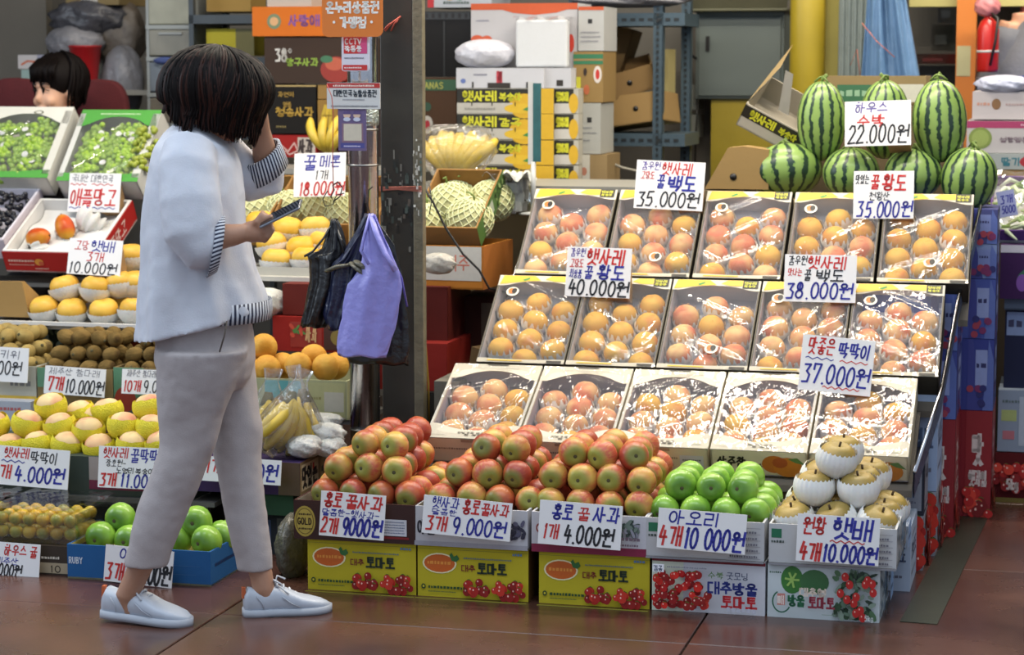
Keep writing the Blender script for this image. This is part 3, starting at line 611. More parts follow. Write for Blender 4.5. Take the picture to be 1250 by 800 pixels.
# foam-wrapped pears
PEAR = fruit_mat('pear_skin', '#97803e', '#a88c48', '#847038', .2, .45, .3, .15, .4, .6, 18)
p = apple_mesh(.056, .90, 20).build('pear', PEAR); tag(p, '', 'pear')
m = MB(); cup(m, .056, .46, 24, .03, .055, 72); m.build('foam_net', foam(), p)
m = MB(); m.tube([(0, 0, .035), (.002, 0, .052)], .0035, 6); m.build('stem', pm('stem_brown', '#4d3a22'), p)
def upright(tilt=18):
    def f():
        return euler(Matrix.Rotation(-A, 4, 'Z') @ Matrix.Rotation(R(random.uniform(-4, tilt)), 4, 'X') @ Matrix.Rotation(R(random.uniform(-tilt, tilt)), 4, 'Y') @ Matrix.Rotation(random.uniform(0, 6.28), 4, 'Z'))
    return f
uc = (UB[4][0]+UB[4][1])/2
pile([p], 'in the corner box', 'foam-netted pear', 'pears in foam at the display corner', uc,   .045, .20, [(3, 3, 0.0, 0), (2, 3, -.005, .045), (1, 2, -.01, .07)], .116, .082, .058, upright(22), .004, .004)
remove(p)
# ------------------------------------------------------------------ sloping rack of peach trays
FILM = film_mat(haze=.045)
TL = .405
rows = [(-1.412, .42, .375, 26.6, .292, 'front'), (-1.345, .785, .562, 38.0, .2905, 'middle'), (-1.30, 1.105, .816, 41.0, .296, 'top')]
PE = [fruit_mat('yellow_peach_skin', '#d9a848', '#cf823c', '#cc923c', .1, .6, .2, .05, .5, .72, 14, .08, .3), fruit_mat('pink_peach_skin', '#dfb47a', '#cf7554', '#c96c4c', .1, .65, .2, .05, .42, .64, 13, .08, .3)]
def peach_proto(mt, r=.042):
    prof = [(max(.001, math.sin(math.pi*i/12))*r, -math.cos(math.pi*i/12)*r*.95) for i in range(13)]
    def mod(i, j, t, a, z):
        d = math.exp(-((t-math.pi)/.22)**2) if t > 1 else 0
        top = max(0, (j-9)/3)
        return a*(1-.07*d*(.4+.6*j/12)), z-top*.10*r*(1+d)
    m = MB(); m.lathe(prof, 20, 0, None, True, False, mod)
    o = m.build('peach', mt); tag(o, '', 'peach')
    c = MB(); cup(c, r, .10, 13, .03, .28, 52, 1.06); c.build('foam_cup', foam(), o)
    return o
pp = [peach_proto(PE[0]), peach_proto(PE[1])]
def wrinkled(w, L, seed, nr=7, lift=.0035, amp=.006):
    rr = random.Random(seed); rid = []
    for _ in range(nr):
        a = R(rr.choice([30, 38, 50, -35, 70, 25])+rr.uniform(-9, 9)); rid.append((math.cos(a), math.sin(a), rr.uniform(-.15, .15), rr.uniform(.0022, .005), rr.uniform(.4, 1)*amp, rr.uniform(-.1, .1), rr.uniform(.05, .14)))
    def fn(s, t):
        x, y = (s-.5)*w, t*L; z = 0
        for c, q, d0, wd, am, e0, el in rid:
            d = -q*x+c*(y-L/2)-d0; e = c*x+q*(y-L/2)-e0
            z += am*math.exp(-(d/wd)**2)*math.exp(-(e/el)**2)
        edge = min(s, 1-s, t, 1-t)*8; k = min(1, edge)
        return (x, y, lift+z*k - .006*k*math.sin(math.pi*s)*math.sin(math.pi*t))
    return fn
films = []
for q in range(4):
    m = MB(); m.grid(wrinkled(.284, TL-.004, 20+q), 46, 60); films.append(m.mesh('film', FILM))
def flap(m, w, y0, y1, cut, z, n=14, mat=0, t=.0015, flip=False):
    """card flap between y0 (outer edge) and an arched inner edge"""
    top = []; bot = []
    for i in range(n+1):
        x = -w/2+w*i/n; k = abs(2*x/w); e = min(1, max(0, (k-.0)/.80))**2.2
        yin = y1 + (cut*(1-e))
        top.append((x, y0, z)); bot.append((x, yin, z))
    vs = top+bot+[(a, b, z-t) for a, b, c in top]+[(a, b, z-t) for a, b, c in bot]; k = n+1; fs = []
    for i in range(n):
        fs += [(i, i+k, i+k+1, i+1), (i+2*k, i+1+2*k, i+k+1+2*k, i+k+2*k), (i+k, i+3*k, i+1+3*k, i+1+k)]
    fs = [f if flip else tuple(reversed(f)) for f in fs]
    return m.add(vs, fs, mat)
ORD5 = ['leftmost', 'second', 'middle', 'fourth', 'rightmost']
for ri, (uf, vf, zf, tilt, pitch, rn) in enumerate(rows):
    for k in range(5):
        uc = uf+pitch*(k+.5); w = .284; h = .088
        front = ri == 0; last = ri == 2
        # the top row is shifted a little more to the right, as it is packed
        root = thing('peach_tray', f'{"cream" if front else "white and yellow"} film-wrapped peach tray, {ORD5[k]} of the {rn} row', 'fruit tray', W(uc, vf, zf), (R(tilt), 0, -A), 'film-wrapped peach trays on the sloping rack')
        outer = cardboard('#cfc2a4' if front else '#3a352c'); inn = cardboard('#a9a4b0' if front else '#bcbac0')
        m = MB(); t = .005
        m.box(-w/2, 0, -h, w/2, TL-.004, -h+t, 1)
        m.box(-w/2, 0, -h, w/2, t, 0); m.box(-w/2, TL-.004-t, -h, w/2, TL-.004, 0)
        m.box(-w/2, 0, -h, -w/2+t, TL-.004, 0); m.box(w/2-t, 0, -h, w/2, TL-.004, 0)
        m.box(-w/2+t, t, -h+t, -w/2+t+.001, TL-.01, -.001, 1); m.box(w/2-t-.001, t, -h+t, w/2-t, TL-.01, -.001, 1)
        m.box(-w/2+t, TL-.0105, -h+t, w/2-t, TL-.0095, -.001, 1)
        m.build('tray_body', [outer, inn], root)
        m = MB(); m.box(-w/2-.0005, .0, -.006, -w/2+(.0075 if front else .004), TL-.004, .002); m.box(w/2-(.0075 if front else .004), 0, -.006, w/2+.0005, TL-.004, .002); m.build('side_rims', cardboard('#c9c2b4' if front else '#6b6250'), root)
        for sx in (-1, 1):
            ik = Ink((sx*(w/2-t-.0015), .08 if sx < 0 else .32, -h), (0, 1 if sx < 0 else -1, 0), (0, 0, 1)); ik.rect(.03, .03, .036, .07, '#2a2830'); ik.rect(.17, .03, .176, .07, '#2a2830'); ik.build('slot', root)
        m = MB(); flap(m, w, TL-.004, TL-(.085 if front else .052), .045 if front else .022, .003); m.build('back_flap', cardboard('#cfc6b2' if front else '#d6d0c0'), root)
        if front:
            m = MB(); flap(m, w, 0, .075, -.032, .003, flip=True); m.build('front_flap', cardboard('#cfc6b2'), root)
            ik = Ink((-w/2, 0, .0034), (1, 0, 0), (0, 1, 0)); ik.text('햇빛가득 담은', w*.34, .022, w*.30, .010, '#4a4438', .14, .2); ik.text('참 복숭아', w*.42, .012, w*.26, .009, '#3a342c', .18, .2)
            small(ik, w*.82, .014, w*.1, .004, '#4a6a4a'); small(ik, w*.05, .012, w*.16, .003, '#8a8474'); small(ik, w*.25, TL-.03, w*.5, .003, '#9a9484'); small(ik, w*.32, TL-.04, w*.36, .003, '#9a9484')
            ik.rect(w*.38, TL-.012, w*.62, TL-.006, '#3a342c'); ik.build('printed_flap', root)
            ik = Ink((-w/2, 0, -h), (1, 0, 0), (0, 0, 1))
            if k in (3, 4):
                ik.text('상주참', w*.06, h*.35, w*.30, h*.40, '#2c261e', .16, .15); ik.text('복숭아', w*.37, h*.28, w*.17, h*.22, '#2c261e', .16)
                ik.disc(w*.66, h*.50, w*.13, h*.36, '#b86a22', 16); ik.disc(w*.80, h*.40, w*.15, h*.40, '#c07420', 16); ik.disc(w*.72, h*.58, w*.08, h*.22, '#a5501e', 12)
                ik.poly([(w*.80, h*.75), (w*.9, h*.8), (w*.985, h*.52), (w*.88, h*.6)], '#5a7a3c')
            else:
                small(ik, w*.08, h*.55, w*.6, h*.09, '#8a7a6a'); small(ik, w*.42, h*.25, w*.2, h*.12, '#9a5a4a'); ik.rect(w*.70, h*.12, w*.95, h*.72, '#c4c2c6'); small(ik, w*.73, h*.5, w*.18, h*.07, '#5a5a66'); small(ik, w*.73, h*.3, w*.1, h*.07, '#5a5a66')
                ik.rect(w*.40, h*.88, w*.60, h*1.0, '#9a8a74')
            ik.build('printed_front', root)
        else:
            ik = Ink((-w/2, 0, .0034), (1, 0, 0), (0, 1, 0)); y0, y1 = TL-.044, TL-.006
            left_black = last and k in (0,)
            ik.poly([(w*.02, y0-.004), (w*.05, y1), (w*.42, y1), (w*.50, y0+.016), (w*.30, y0+.010)], '#d9b030'); ik.poly([(w*.55, y0+.022), (w*.62, y1), (w*.80, y1), (w*.80, y0+.012), (w*.66, y0+.012)], '#dcb43a')
            ik.poly([(w*.28, y0+.018), (w*.36, y0+.030), (w*.37, y0+.022), (w*.31, y0+.012)], '#3f8a3a')
            bx0 = w*.80; ik.rect(bx0, y0+.002, w*.975, y1, '#22201c'); ik.text('햇사레', bx0+.004, y0+.020, w*.14, .012, '#c9c83a', .18); ik.text('복숭아', bx0+.004, y0+.006, w*.14, .011, '#c9c83a', .18)
            ik.rect(w*.12, .004, w*.52, .009, '#d9b030'); ik.rect(w*.80, .001, w*.97, .010, '#2a2620')
            ik.build('printed_flap', root)
            m = MB(); flap(m, w, 0, .018, -.004, .003, flip=True); m.build('front_flap', cardboard('#cfc6b2'), root)
        f = bpy.data.objects.new('film', films[(k+ri*2) % 4]); COL.objects.link(f); f.parent = root
        if (k+ri) % 2: f.scale = (-1, 1, 1)
        if not front:
            ik = Ink((0, 0, 0), (1, 0, 0), (0, 1, 0)); ik.h = .007
            sx, sy = (-.085, TL-.085) if (k+ri) % 3 else (.02, .085)
            ik.disc(sx, sy, .021, .021, '#dcd9c8', 20); ik.disc(sx-.004, sy+.003, .011, .013, '#c8702a', 12); ik.disc(sx+.006, sy+.003, .009, .013, '#1f1c1a', 12); small(ik, sx-.012, sy-.013, .022, .004, '#2a2a2a'); ik.build('round_sticker', root)
        Mt = Matrix.Translation(root.location) @ root.rotation_euler.to_matrix().to_4x4()
        yellow = (ri == 1 and k < 2) or (ri == 2 and k == 4)
        cols = [(-.0875, [.055, .143, .231, .315]), (0, [.10, .187, .274]), (.0875, [.055, .143, .231, .315])]
        if front: cols = [(-.0875, [.092, .18, .268]), (0, [.062, .148, .234, .318]), (.0875, [.092, .18, .268])]
        if (k+ri) % 2 and not front: cols = [(-.0875, [.10, .187, .274]), (0, [.055, .143, .231, .315]), (.0875, [.10, .187, .274])]
        for ci, (x, ys) in enumerate(cols):
            for yi, y in enumerate(ys):
                P = Mt @ Vector((x+random.uniform(-.003, .003), y+random.uniform(-.003, .003), -.0425))
                Rm = Matrix.Rotation(-A, 4, 'Z') @ Matrix.Rotation(R(tilt*.8+random.uniform(-12, 12)), 4, 'X') @ Matrix.Rotation(R(random.uniform(-15, 15)), 4, 'Y') @ Matrix.Rotation(random.uniform(0, 6.28), 4, 'Z')
                pr = pp[0] if yellow or random.random() < .22 else pp[1]
                dup(pr, P, euler(Rm), f'peach in the {ORD5[k]} tray of the {rn} row, {["left", "middle", "right"][ci]} column, {NTH[len(ys)-1-yi]} from the back', 'peaches in the film-wrapped trays', random.uniform(.95, 1.03))
for q in pp: remove(q)
# rack frame: chrome side rails and the cardboard bulk under each row
rk = thing('display_rack', 'sloping display rack with chrome side rail carrying the peach trays', 'rack', W(0, 0, 0), (0, 0, -A))
def rail(pts, name='side_rail', r=.006):
    m = MB(); m.tube(pts, r, 8); m.build(name, pm('brushed_chrome', '#b9b9bd'), rk)
RP = [(.064, .41, .335), (.116, .79, .53), (.146, 1.10, .775), (.196, 1.42, 1.045)]; rail(RP, r=.006)
for a, b in zip(RP, RP[1:]):
    m = MB(); d = .075; m.add([(a[0], a[1], a[2]-d), (b[0], b[1], b[2]-d), (b[0], b[1], b[2]), (a[0], a[1], a[2])]+[(a[0]-.004, a[1], a[2]-d), (b[0]-.004, b[1], b[2]-d), (b[0]-.004, b[1], b[2]), (a[0]-.004, a[1], a[2])], [(0, 1, 2, 3), (7, 6, 5, 4), (3, 2, 6, 7), (0, 4, 5, 1)]); m.build('side_panel', pm('slate_film_board', '#46536a', .3, .4, 16, .5), rk)
rail([(-1.43, .42, .30), (-1.37, .79, .48), (-1.325, 1.1, .72), (-1.31, 1.47, 1.03)])
for (ua, ub, va, za, vb, zb) in ((-1.41, .055, .44, .275, .78, .455), (-1.345, .105, .80, .455, 1.10, .70), (-1.30, .175, 1.12, .70, 1.44, .965)):
    m = MB(); m.add([(ua, va, za), (ub, va, za), (ub, vb, zb), (ua, vb, zb)]+[(ua, va, za-.02), (ub, va, za-.02), (ub, vb, zb-.02), (ua, vb, zb-.02)], [(0, 1, 2, 3), (7, 6, 5, 4), (0, 4, 5, 1), (1, 5, 6, 2), (2, 6, 7, 3), (3, 7, 4, 0)]); m.build('rack_board', cardboard('#6a6258'), rk)
for u in (-1.30, -.65, .0):
    for v, z in ((.46, .26), (1.09, .68), (1.43, .93)):
        m = MB(); m.box(u-.015, v-.015, 0, u+.015, v+.015, z); m.build('rack_post', pm('grey_steel', '#6a7078', .4, metal=.6), rk)
def rest(x, y):                       # depth at which a card whose foot is seen at x, y stands on the trays
    for (uf, vf, zf, tilt, pitch, rn) in rows:
        for i in range(90):
            v = vf+i*.004
            if v > vf+TL*math.cos(R(tilt))+.02: break
            if px(x, y, v)[1] <= zf+(v-vf)*math.tan(R(tilt))+.004: return v-.014
    return 1.36
# ------------------------------------------------------------------ handwritten price cards of the peach display
sign('white card reading 22,000 won standing against the watermelons', 1031, 122, 1112, 178, 1.485, [('하우스', 1043, 124, 1084, 137, 'p'), ('수박', 1046, 139, 1080, 154, 'r', .12), ('22.000원', 1034, 152, 1109, 174, 'k', .10)], roll=-2)
sign('white card reading 35,000 won in blue, below the watermelon card', 1041, 208, 1115, 267, rest(1078, 267), [('맛있는', 1043, 213, 1060, 224, 'k', .1), ('꿀', 1062, 213, 1073, 230, 'r', .12), ('황도', 1075, 213, 1106, 232, 'r', .13), ('천왕산', 1060, 234, 1086, 244, 'k', .09), ('35.000원', 1045, 246, 1113, 265, 'b')], roll=-1)
sign('white card reading 35,000 won in black, above the second tray of the top row', 773, 196, 857, 256, rest(815, 256), [('감우원', 779, 198, 802, 208, 'p', .1), ('햇사레', 804, 198, 841, 213, 'r', .11), ('고당도', 779, 210, 796, 219, 'r', .1), ('꿀', 799, 214, 809, 230, 'b'), ('백도', 812, 214, 848, 232, 'b', .15), ('35.000원', 776, 235, 853, 253, 'k')], roll=2)
sign('white card reading 40,000 won at the seam of the upper two tray rows', 689, 302, 768, 363, rest(728, 363), [('감우원', 693, 304, 711, 314, 'p', .1), ('햇사레', 713, 304, 759, 323, 'r', .13), ('고당도', 693, 317, 710, 327, 'r', .1), ('최상품', 693, 330, 708, 340, 'b', .1), ('꿀', 711, 325, 722, 340, 'b'), ('황도', 727, 324, 762, 341, 'b', .14), ('40.000원', 692, 343, 767, 361, 'k', .13)], roll=1)
sign('white card reading 38,000 won in blue, above the fourth middle-row tray', 956, 311, 1044, 369, rest(1000, 369), [('감우원', 960, 313, 983, 324, 'k', .1), ('햇사레', 984, 313, 1031, 328, 'r', .13), ('맛나는', 960, 328, 978, 337, 'r', .1), ('꿀', 980, 330, 989, 343, 'k'), ('백도', 994, 329, 1030, 343, 'k', .13), ('38.000원', 958, 346, 1041, 365, 'b', .12)])
sign('white card reading 37,000 won with wavy underlines, lowest card on the trays', 973, 412, 1062, 480, rest(1017, 480), [('맛좋은', 980, 415, 1013, 435, 'r', .1), ('딱딱이', 1018, 418, 1057, 436, 'b', .12), ('37.000원', 976, 447, 1059, 470, 'b', .11)], roll=4, waves=[(979, 1013, 440, 'b'), (1021, 1055, 441, 'r'), (1003, 1048, 474, 'r')])
FC = FV-.045
sign('card reading 2 for 9000 won on the maroon apple box', 389, 603, 468, 657, FC, [('홍로', 393, 605, 415, 622, 'r', .15), ('꿀사과', 419, 606, 465, 622, 'r', .15), ('달콤한-햇사과-', 391, 624, 462, 632, 'b', .13), ('2개', 391, 635, 412, 653, 'r', .14), ('9000원', 416, 634, 465, 654, 'b', .15)], roll=2, lean=-6, stand=False)
sign('card reading 3 for 9000 won on the left white apple box', 514, 610, 622, 656, FC, [('햇사과', 524, 611, 558, 624, 'b', .11), ('홍로', 562, 611, 583, 628, 'r', .14), ('꿀사과', 584, 613, 619, 627, 'r', .13), ('달콤한', 525, 625, 556, 632, 'b', .12), ('3개', 518, 634, 545, 651, 'r', .14), ('9.000원', 551, 634, 617, 653, 'b', .13)], roll=3, lean=-6, stand=False)
s9 = sign('card reading 1 for 4000 won on the magenta-banded apple box', 656, 615, 757, 668, FC, [('홍로', 671, 619, 697, 637, 'b', .14), ('꿀', 702, 621, 718, 636, 'r', .12), ('사과', 722, 618, 754, 636, 'b', .13), ('1개', 661, 643, 681, 660, 'r', .13), ('4.000원', 687, 643, 748, 664, 'k', .13)], roll=2, lean=-6, stand=False)
sign('card reading 4 for 10000 won on the green apple box', 801, 625, 909, 673, FC, [('아오리', 813, 627, 878, 643, 'b', .13), ('4개', 803, 646, 831, 669, 'r', .13), ('10 000원', 833, 646, 907, 670, 'b', .13)], roll=2, lean=-6, stand=False)
sign('card reading 4 for 10000 won on the corner pear box', 971, 631, 1072, 688, FC, [('원황', 977, 635, 1006, 655, 'r', .12), ('햇배', 1013, 634, 1065, 659, 'b', .13), ('4개', 974, 665, 1001, 686, 'r', .15), ('10.000원', 1003, 666, 1070, 686, 'b', .15)], roll=1, lean=-6, stand=False, waves=[(1012, 1054, 662, 'r')])
# signs on the chrome pole
PV = .6-PRAD-.012
def pole_sign(name, label, x0, y0, x1, y1, dv, colr, fn, rad=0., depth=.003):
    u0, u1 = span(x0, x1, (y0+y1)/2, PV-dv); z1, z0 = px((x0+x1)/2, y0, PV-dv)[1], px((x0+x1)/2, y1, PV-dv)[1]; w, h = u1-u0, z1-z0
    root = thing(name, label, 'sign', W((u0+u1)/2, PV-dv, z0), (0, 0, -A))
    m = MB(); n = 6; pts = []
    for (cx, cz, a) in ((w/2-rad, rad, -90), (w/2-rad, h-rad, 0), (-w/2+rad, h-rad, 90), (-w/2+rad, rad, 180)):
        for i in range(n+1): t = R(a+90*i/n); pts.append((cx+rad*math.cos(t), cz+rad*math.sin(t)))
    k = len(pts); m.add([(x, 0, z) for x, z in pts]+[(x, depth, z) for x, z in pts], [tuple(range(k)), tuple(range(2*k-1, k-1, -1))]+[(i, i+k, (i+1) % k+k, (i+1) % k) for i in range(k)])
    m.build('panel', pm('panel_'+colr.strip('#'), colr, .4, .04, 6), root)
    ik = Ink((-w/2, 0, 0), (1, 0, 0), (0, 0, 1)); fn(ik, w, h); ik.build('lettering', root); return root
def f_or(ik, w, h):
    ik.text('전통', w*.25, h*.76, w*.2, h*.12, '#f2e2cc', .12); ik.text('온누리상품권', w*.07, h*.44, w*.88, h*.20, '#f6efe2', .19); ik.text('가맹점', w*.30, h*.17, w*.44, h*.19, '#f6efe2', .19)
    for x in (.2, .82): ik.disc(w*x, h*.27, w*.022, w*.022, '#f6efe2')
pole_sign('orange_sign', 'orange rounded sign with white Korean lettering on the chrome pole', 393, -22, 467, 45, .02, '#dd7a2c', f_or, .02)
def f_cc(ik, w, h):
    ik.rect(w*.08, h*.5, w*.92, h*.97, '#c8302c'); ik.poly([(w*.6, h*.5), (w*.92, h*.5), (w*.92, h*.97), (w*.75, h*.97)], '#cf4a7a')
    ik.text('CCTV', w*.12, h*.77, w*.62, h*.15, '#f4eee8', .2); ik.text('작동중', w*.12, h*.56, w*.62, h*.16, '#f4eee8', .18)
    small(ik, w*.1, h*.36, w*.7, h*.04, '#5a5a66'); ik.rect(w*.05, h*.03, w*.92, h*.18, '#c8302c'); small(ik, w*.1, h*.08, w*.6, h*.05, '#f0d8d0')
pole_sign('surveillance_sticker', 'small red and white surveillance camera sticker on the pole', 417, 44, 451, 87, .004, '#dcd6dc', f_cc, .008, .002)
def f_wh(ik, w, h):
    ik.rect(0, h*.80, w, h*.985, '#b8302a'); small(ik, w*.12, h*.85, w*.75, h*.08, '#f0d8c8'); ik.text('대한민국', w*.13, h*.48, w*.36, h*.24, '#26303a', .14); ik.text('농할상품권', w*.5, h*.47, w*.44, h*.25, '#26303a', .14)
    small(ik, w*.3, h*.33, w*.4, h*.06, '#9a9a9e'); small(ik, w*.08, h*.08, w*.86, h*.06, '#6a6a72')
pole_sign('voucher_sign', 'white sign with red top band on the chrome pole', 399, 101, 464, 133, .012, '#d4d2cc', f_wh, .002)
def f_qr(ik, w, h):
    ik.rect(0, 0, w, h, '#6a5a80'); ik.rect(w*.08, h*.06, w*.94, h*.18, '#4a4a8a'); small(ik, w*.2, h*.09, w*.6, h*.04, '#d0c8e0'); ik.rect(w*.14, h*.2, w*.9, h*.66, '#8a6a78'); ik.rect(w*.2, h*.24, w*.84, h*.64, '#cfc4ae')
    for x in (.32, .68): ik.disc(w*x, h*.86, w*.13, h*.09, '#d8b8a0'); ik.poly([(w*(x-.14), h*.87), (w*(x-.1), h*.96), (w*(x+.1), h*.96), (w*(x+.14), h*.87)], '#5a4a7a'); ik.disc(w*x, h*.75, w*.13, h*.05, '#c8ccdc')
pole_sign('payment_card', 'purple payment card under the white sign on the pole', 413, 133, 447, 184, .006, '#6a5a80', f_qr)
# hooks, string and hanging plastic bags
def P3(x, y, v): u, z = px(x, y, v); return W(u, v, z)
def wire(name, pts, v, r, mt, label, cat):
    m = MB(); m.tube([P3(x, y, v+(dv[0] if dv else 0)) for x, y, *dv in pts], r, 6); o = m.build(name, mt); tag(o, label, cat); return o
bw = pm('black_wire', '#1c1a18', .4)
wire('red_string', [(399, 103), (405, 118), (407, 140), (406, 190), (407, 228)], .50, .0015, pm('red_string', '#a84a3a'), 'thin red string hanging left of the chrome pole', 'string')
wire('bag_hook', [(406, 226), (408, 232), (404, 240), (407, 246), (415, 240), (418, 229), (412, 222), (407, 226)], .50, .0022, bw, 'black wire hook tied at the end of the red string', 'hook')
wire('bag_hook', [(400, 233), (394, 243), (397, 252), (406, 250), (411, 238), (420, 236)], .49, .0018, bw, 'black wire hook holding nothing, left of the pole', 'hook')
wire('bag_hook', [(455, 228), (450, 232), (449, 250), (451, 262), (455, 266)], .49, .0022, bw, 'black wire hook holding the violet bag', 'hook')
def hanging_bag(label, rows, v, depth, mt, folds, seed, group='plastic carrier bags on the pole', amp=.22):
    rr = random.Random(seed); u0, z0 = px((rows[0][1]+rows[0][2])/2, rows[0][0], v)
    rings = []; n = 56; ph = [rr.uniform(0, 6.28) for _ in range(4)]
    R2 = []                                     # resample the outline
    for a, b in zip(rows, rows[1:]):
        for q in range(4): R2.append(tuple(a[i]+(b[i]-a[i])*q/4 for i in range(3)))
    R2.append(rows[-1])
    for k, (y, xl, xr) in enumerate(R2):
        ul, z = px(xl, y, v); ur, _ = px(xr, y, v); cu = (ul+ur)/2-u0; hw = (ur-ul)/2; ring = []; t01 = k/len(R2)
        for i in range(n):
            t = 2*math.pi*i/n; c, s = math.cos(t), math.sin(t)
            dp = depth*(.35+.65*min(1, t01*2.2))
            rip = 1+amp*math.sin(folds*t+ph[0]+t01*2)+amp*.6*math.sin((folds*2+1)*t+ph[1]-t01*4)
            ring.append((cu+hw*c*(1+.03*math.sin(9*t+k)), s*dp*rip*(1-.5*c*c), z-z0+.004*math.sin(5*t+k*.8)))
        rings.append(ring)
    m = MB(); m.loft(rings)
    root = thing('plastic_bag', label, 'bag', W(u0, v, z0), (0, 0, -A), group); m.build('bag_body', mt, root); return root
BK = pm('black_polythene', '#0c0c10', .32, .3, 20, .5, bscale=35, spec=.6); NV = pm('navy_polythene', '#131a38', .3, .3, 20, .5, bscale=35, spec=.6); VI = pm('violet_polythene', '#8b8acf', .35, .12, 10, .45, bscale=30, spec=.4)
def seam(root, pts, v, u0z0, w=.004, mt=None, name='handle_strap'):
    m = MB(); m.tube([Vector((px(x, y, v)[0]-u0z0[0], dv, px(x, y, v)[1]-u0z0[1])) for x, y, dv in pts], w, 6, flat=.5); return m.build(name, mt, root)
b1 = hanging_bag('black bag, leftmost of the cluster on the pole, with crumpled shoulders', [(268, 404, 412), (285, 400, 420), (305, 392, 424), (312, 374, 426), (318, 378, 424), (345, 378, 420), (375, 372, 408), (398, 367, 398)], .50, .035, BK, 5, 1)
o_ = px(408, 268, .50)
seam(b1, [(407, 270, 0), (398, 290, -.02), (386, 306, -.03), (376, 312, -.035)], .50, o_, .006, BK); seam(b1, [(409, 270, 0), (418, 290, -.02), (426, 312, -.03)], .50, o_, .006, BK)
b2 = hanging_bag('navy black bag between the black bag and the violet bag', [(262, 445, 455), (285, 434, 450), (310, 418, 446), (325, 402, 446), (360, 398, 440), (385, 394, 428), (402, 402, 420)], .475, .03, NV, 6, 2)
o_ = px(450, 262, .475); FL = pm('olive_folded_film', '#5a584c', .35, .25, 25, .4)
m = MB()
for (xa, ya, xb, yb) in ((403, 330, 432, 322), (432, 320, 455, 338), (438, 318, 456, 330)):
    a, b = px(xa, ya, .475), px(xb, yb, .475); m.tube([(a[0]-o_[0], -.035, a[1]-o_[1]), ((a[0]+b[0])/2-o_[0], -.045, (a[1]+b[1])/2-o_[1]+.004), (b[0]-o_[0], -.035, b[1]-o_[1])], [.012, .016, .01], 6, flat=.5)
m.build('folded_top', FL, b2)
seam(b2, [(452, 262, 0), (440, 288, -.02), (424, 315, -.03), (405, 328, -.035)], .475, o_, .005, NV)
b3 = hanging_bag('black bag hanging behind the violet bag, showing below it', [(268, 450, 458), (300, 446, 482), (340, 440, 492), (380, 432, 497), (425, 426, 500), (443, 426, 498)], .49, .02, BK, 5, 3)
b4 = hanging_bag('light violet bag, front of the cluster on the pole', [(262, 450, 456), (280, 446, 464), (300, 444, 474), (318, 442, 482), (332, 436, 488), (348, 424, 490), (375, 419, 487), (400, 415, 482), (425, 411, 474), (434, 413, 472)], .435, .022, VI, 4, 4, amp=.16)
o_ = px(451, 262, .435); seam(b4, [(451, 262, 0), (460, 285, -.02), (472, 310, -.028), (484, 330, -.025)], .435, o_, .011, VI); seam(b4, [(450, 262, 0), (446, 285, -.02), (442, 305, -.028), (452, 322, -.03)], .435, o_, .009, VI)
seam(b4, [(455, 262, 0), (468, 295, .0), (487, 340, .01), (494, 375, .01)], .435, o_, .006, pm('deep_violet_polythene', '#4c4aa0', .35, .2, 10, .3))
# ------------------------------------------------------------------ cartons stacked under and beside the rack
def sp_text(t, c='#3a3a4a', bgc=None, y=.45, hh=.22):
    def f(ik, w, h):
        if bgc: ik.rect(w*.08, h*.08, w*.92, h*.92, bgc)
        ik.text(t, w*.15, h*y, w*.7, min(h*hh, .06), c, .14); small(ik, w*.15, h*.2, w*.6, h*.05, '#6a6a7a'); small(ik, w*.15, h*.8, w*.5, h*.04, '#6a6a7a')
    return f
def redberry(ik, w, h):
    ik.rect(0, 0, w, h, '#9c9fa8'); tomatoes(ik, w*.65, h*.5, w*.3, h*.4, 26, .02, 5); ik.text('포도', w*.05, h*.6, w*.3, h*.25, '#4a3a4a', .12)
def bluef(seed):
    def f(ik, w, h):
        rr = random.Random(seed); ik.poly([(0, 0), (w*.5, 0), (w*.2, h), (0, h)], '#3a3f86'); ik.poly([(w*.6, 0), (w, 0), (w, h*.7), (w*.8, h)], '#5a6aa8')
        ik.rect(w*.3, h*.35, w*.75, h*.85, rr.choice(['#8f9ac4', '#a8b0d0', '#7884b8'])); small(ik, w*.34, h*.6, w*.35, h*.08, '#2a2a5a')
        for q in range(7): ik.disc(rr.uniform(.1, .9)*w, rr.uniform(.05, .35)*h, .012, .012, rr.choice(['#7a2a5a', '#a03a4a', '#2a2a66']), 9)
    return f
def redf(ik, w, h):
    ik.rect(0, 0, w, h, '#8c1c22'); ik.text('맛', w*.3, h*.5, w*.4, min(.10, h*.35), '#d8c8c0', .14); ik.text('햇과일', w*.15, h*.3, w*.7, min(.05, h*.2), '#d8c8c0', .14); tomatoes(ik, w*.5, h*.14, w*.45, h*.11, 22, .018, 8, ('#b8201c', '#7a0e10', '#d8402c'))
def edgef(fn):
    def g(ik, w, h):
        o = ik.o.copy(); ik.o = ik.o+ik.X*(w-.085); fn(ik, .085, h); ik.o = o
    return g
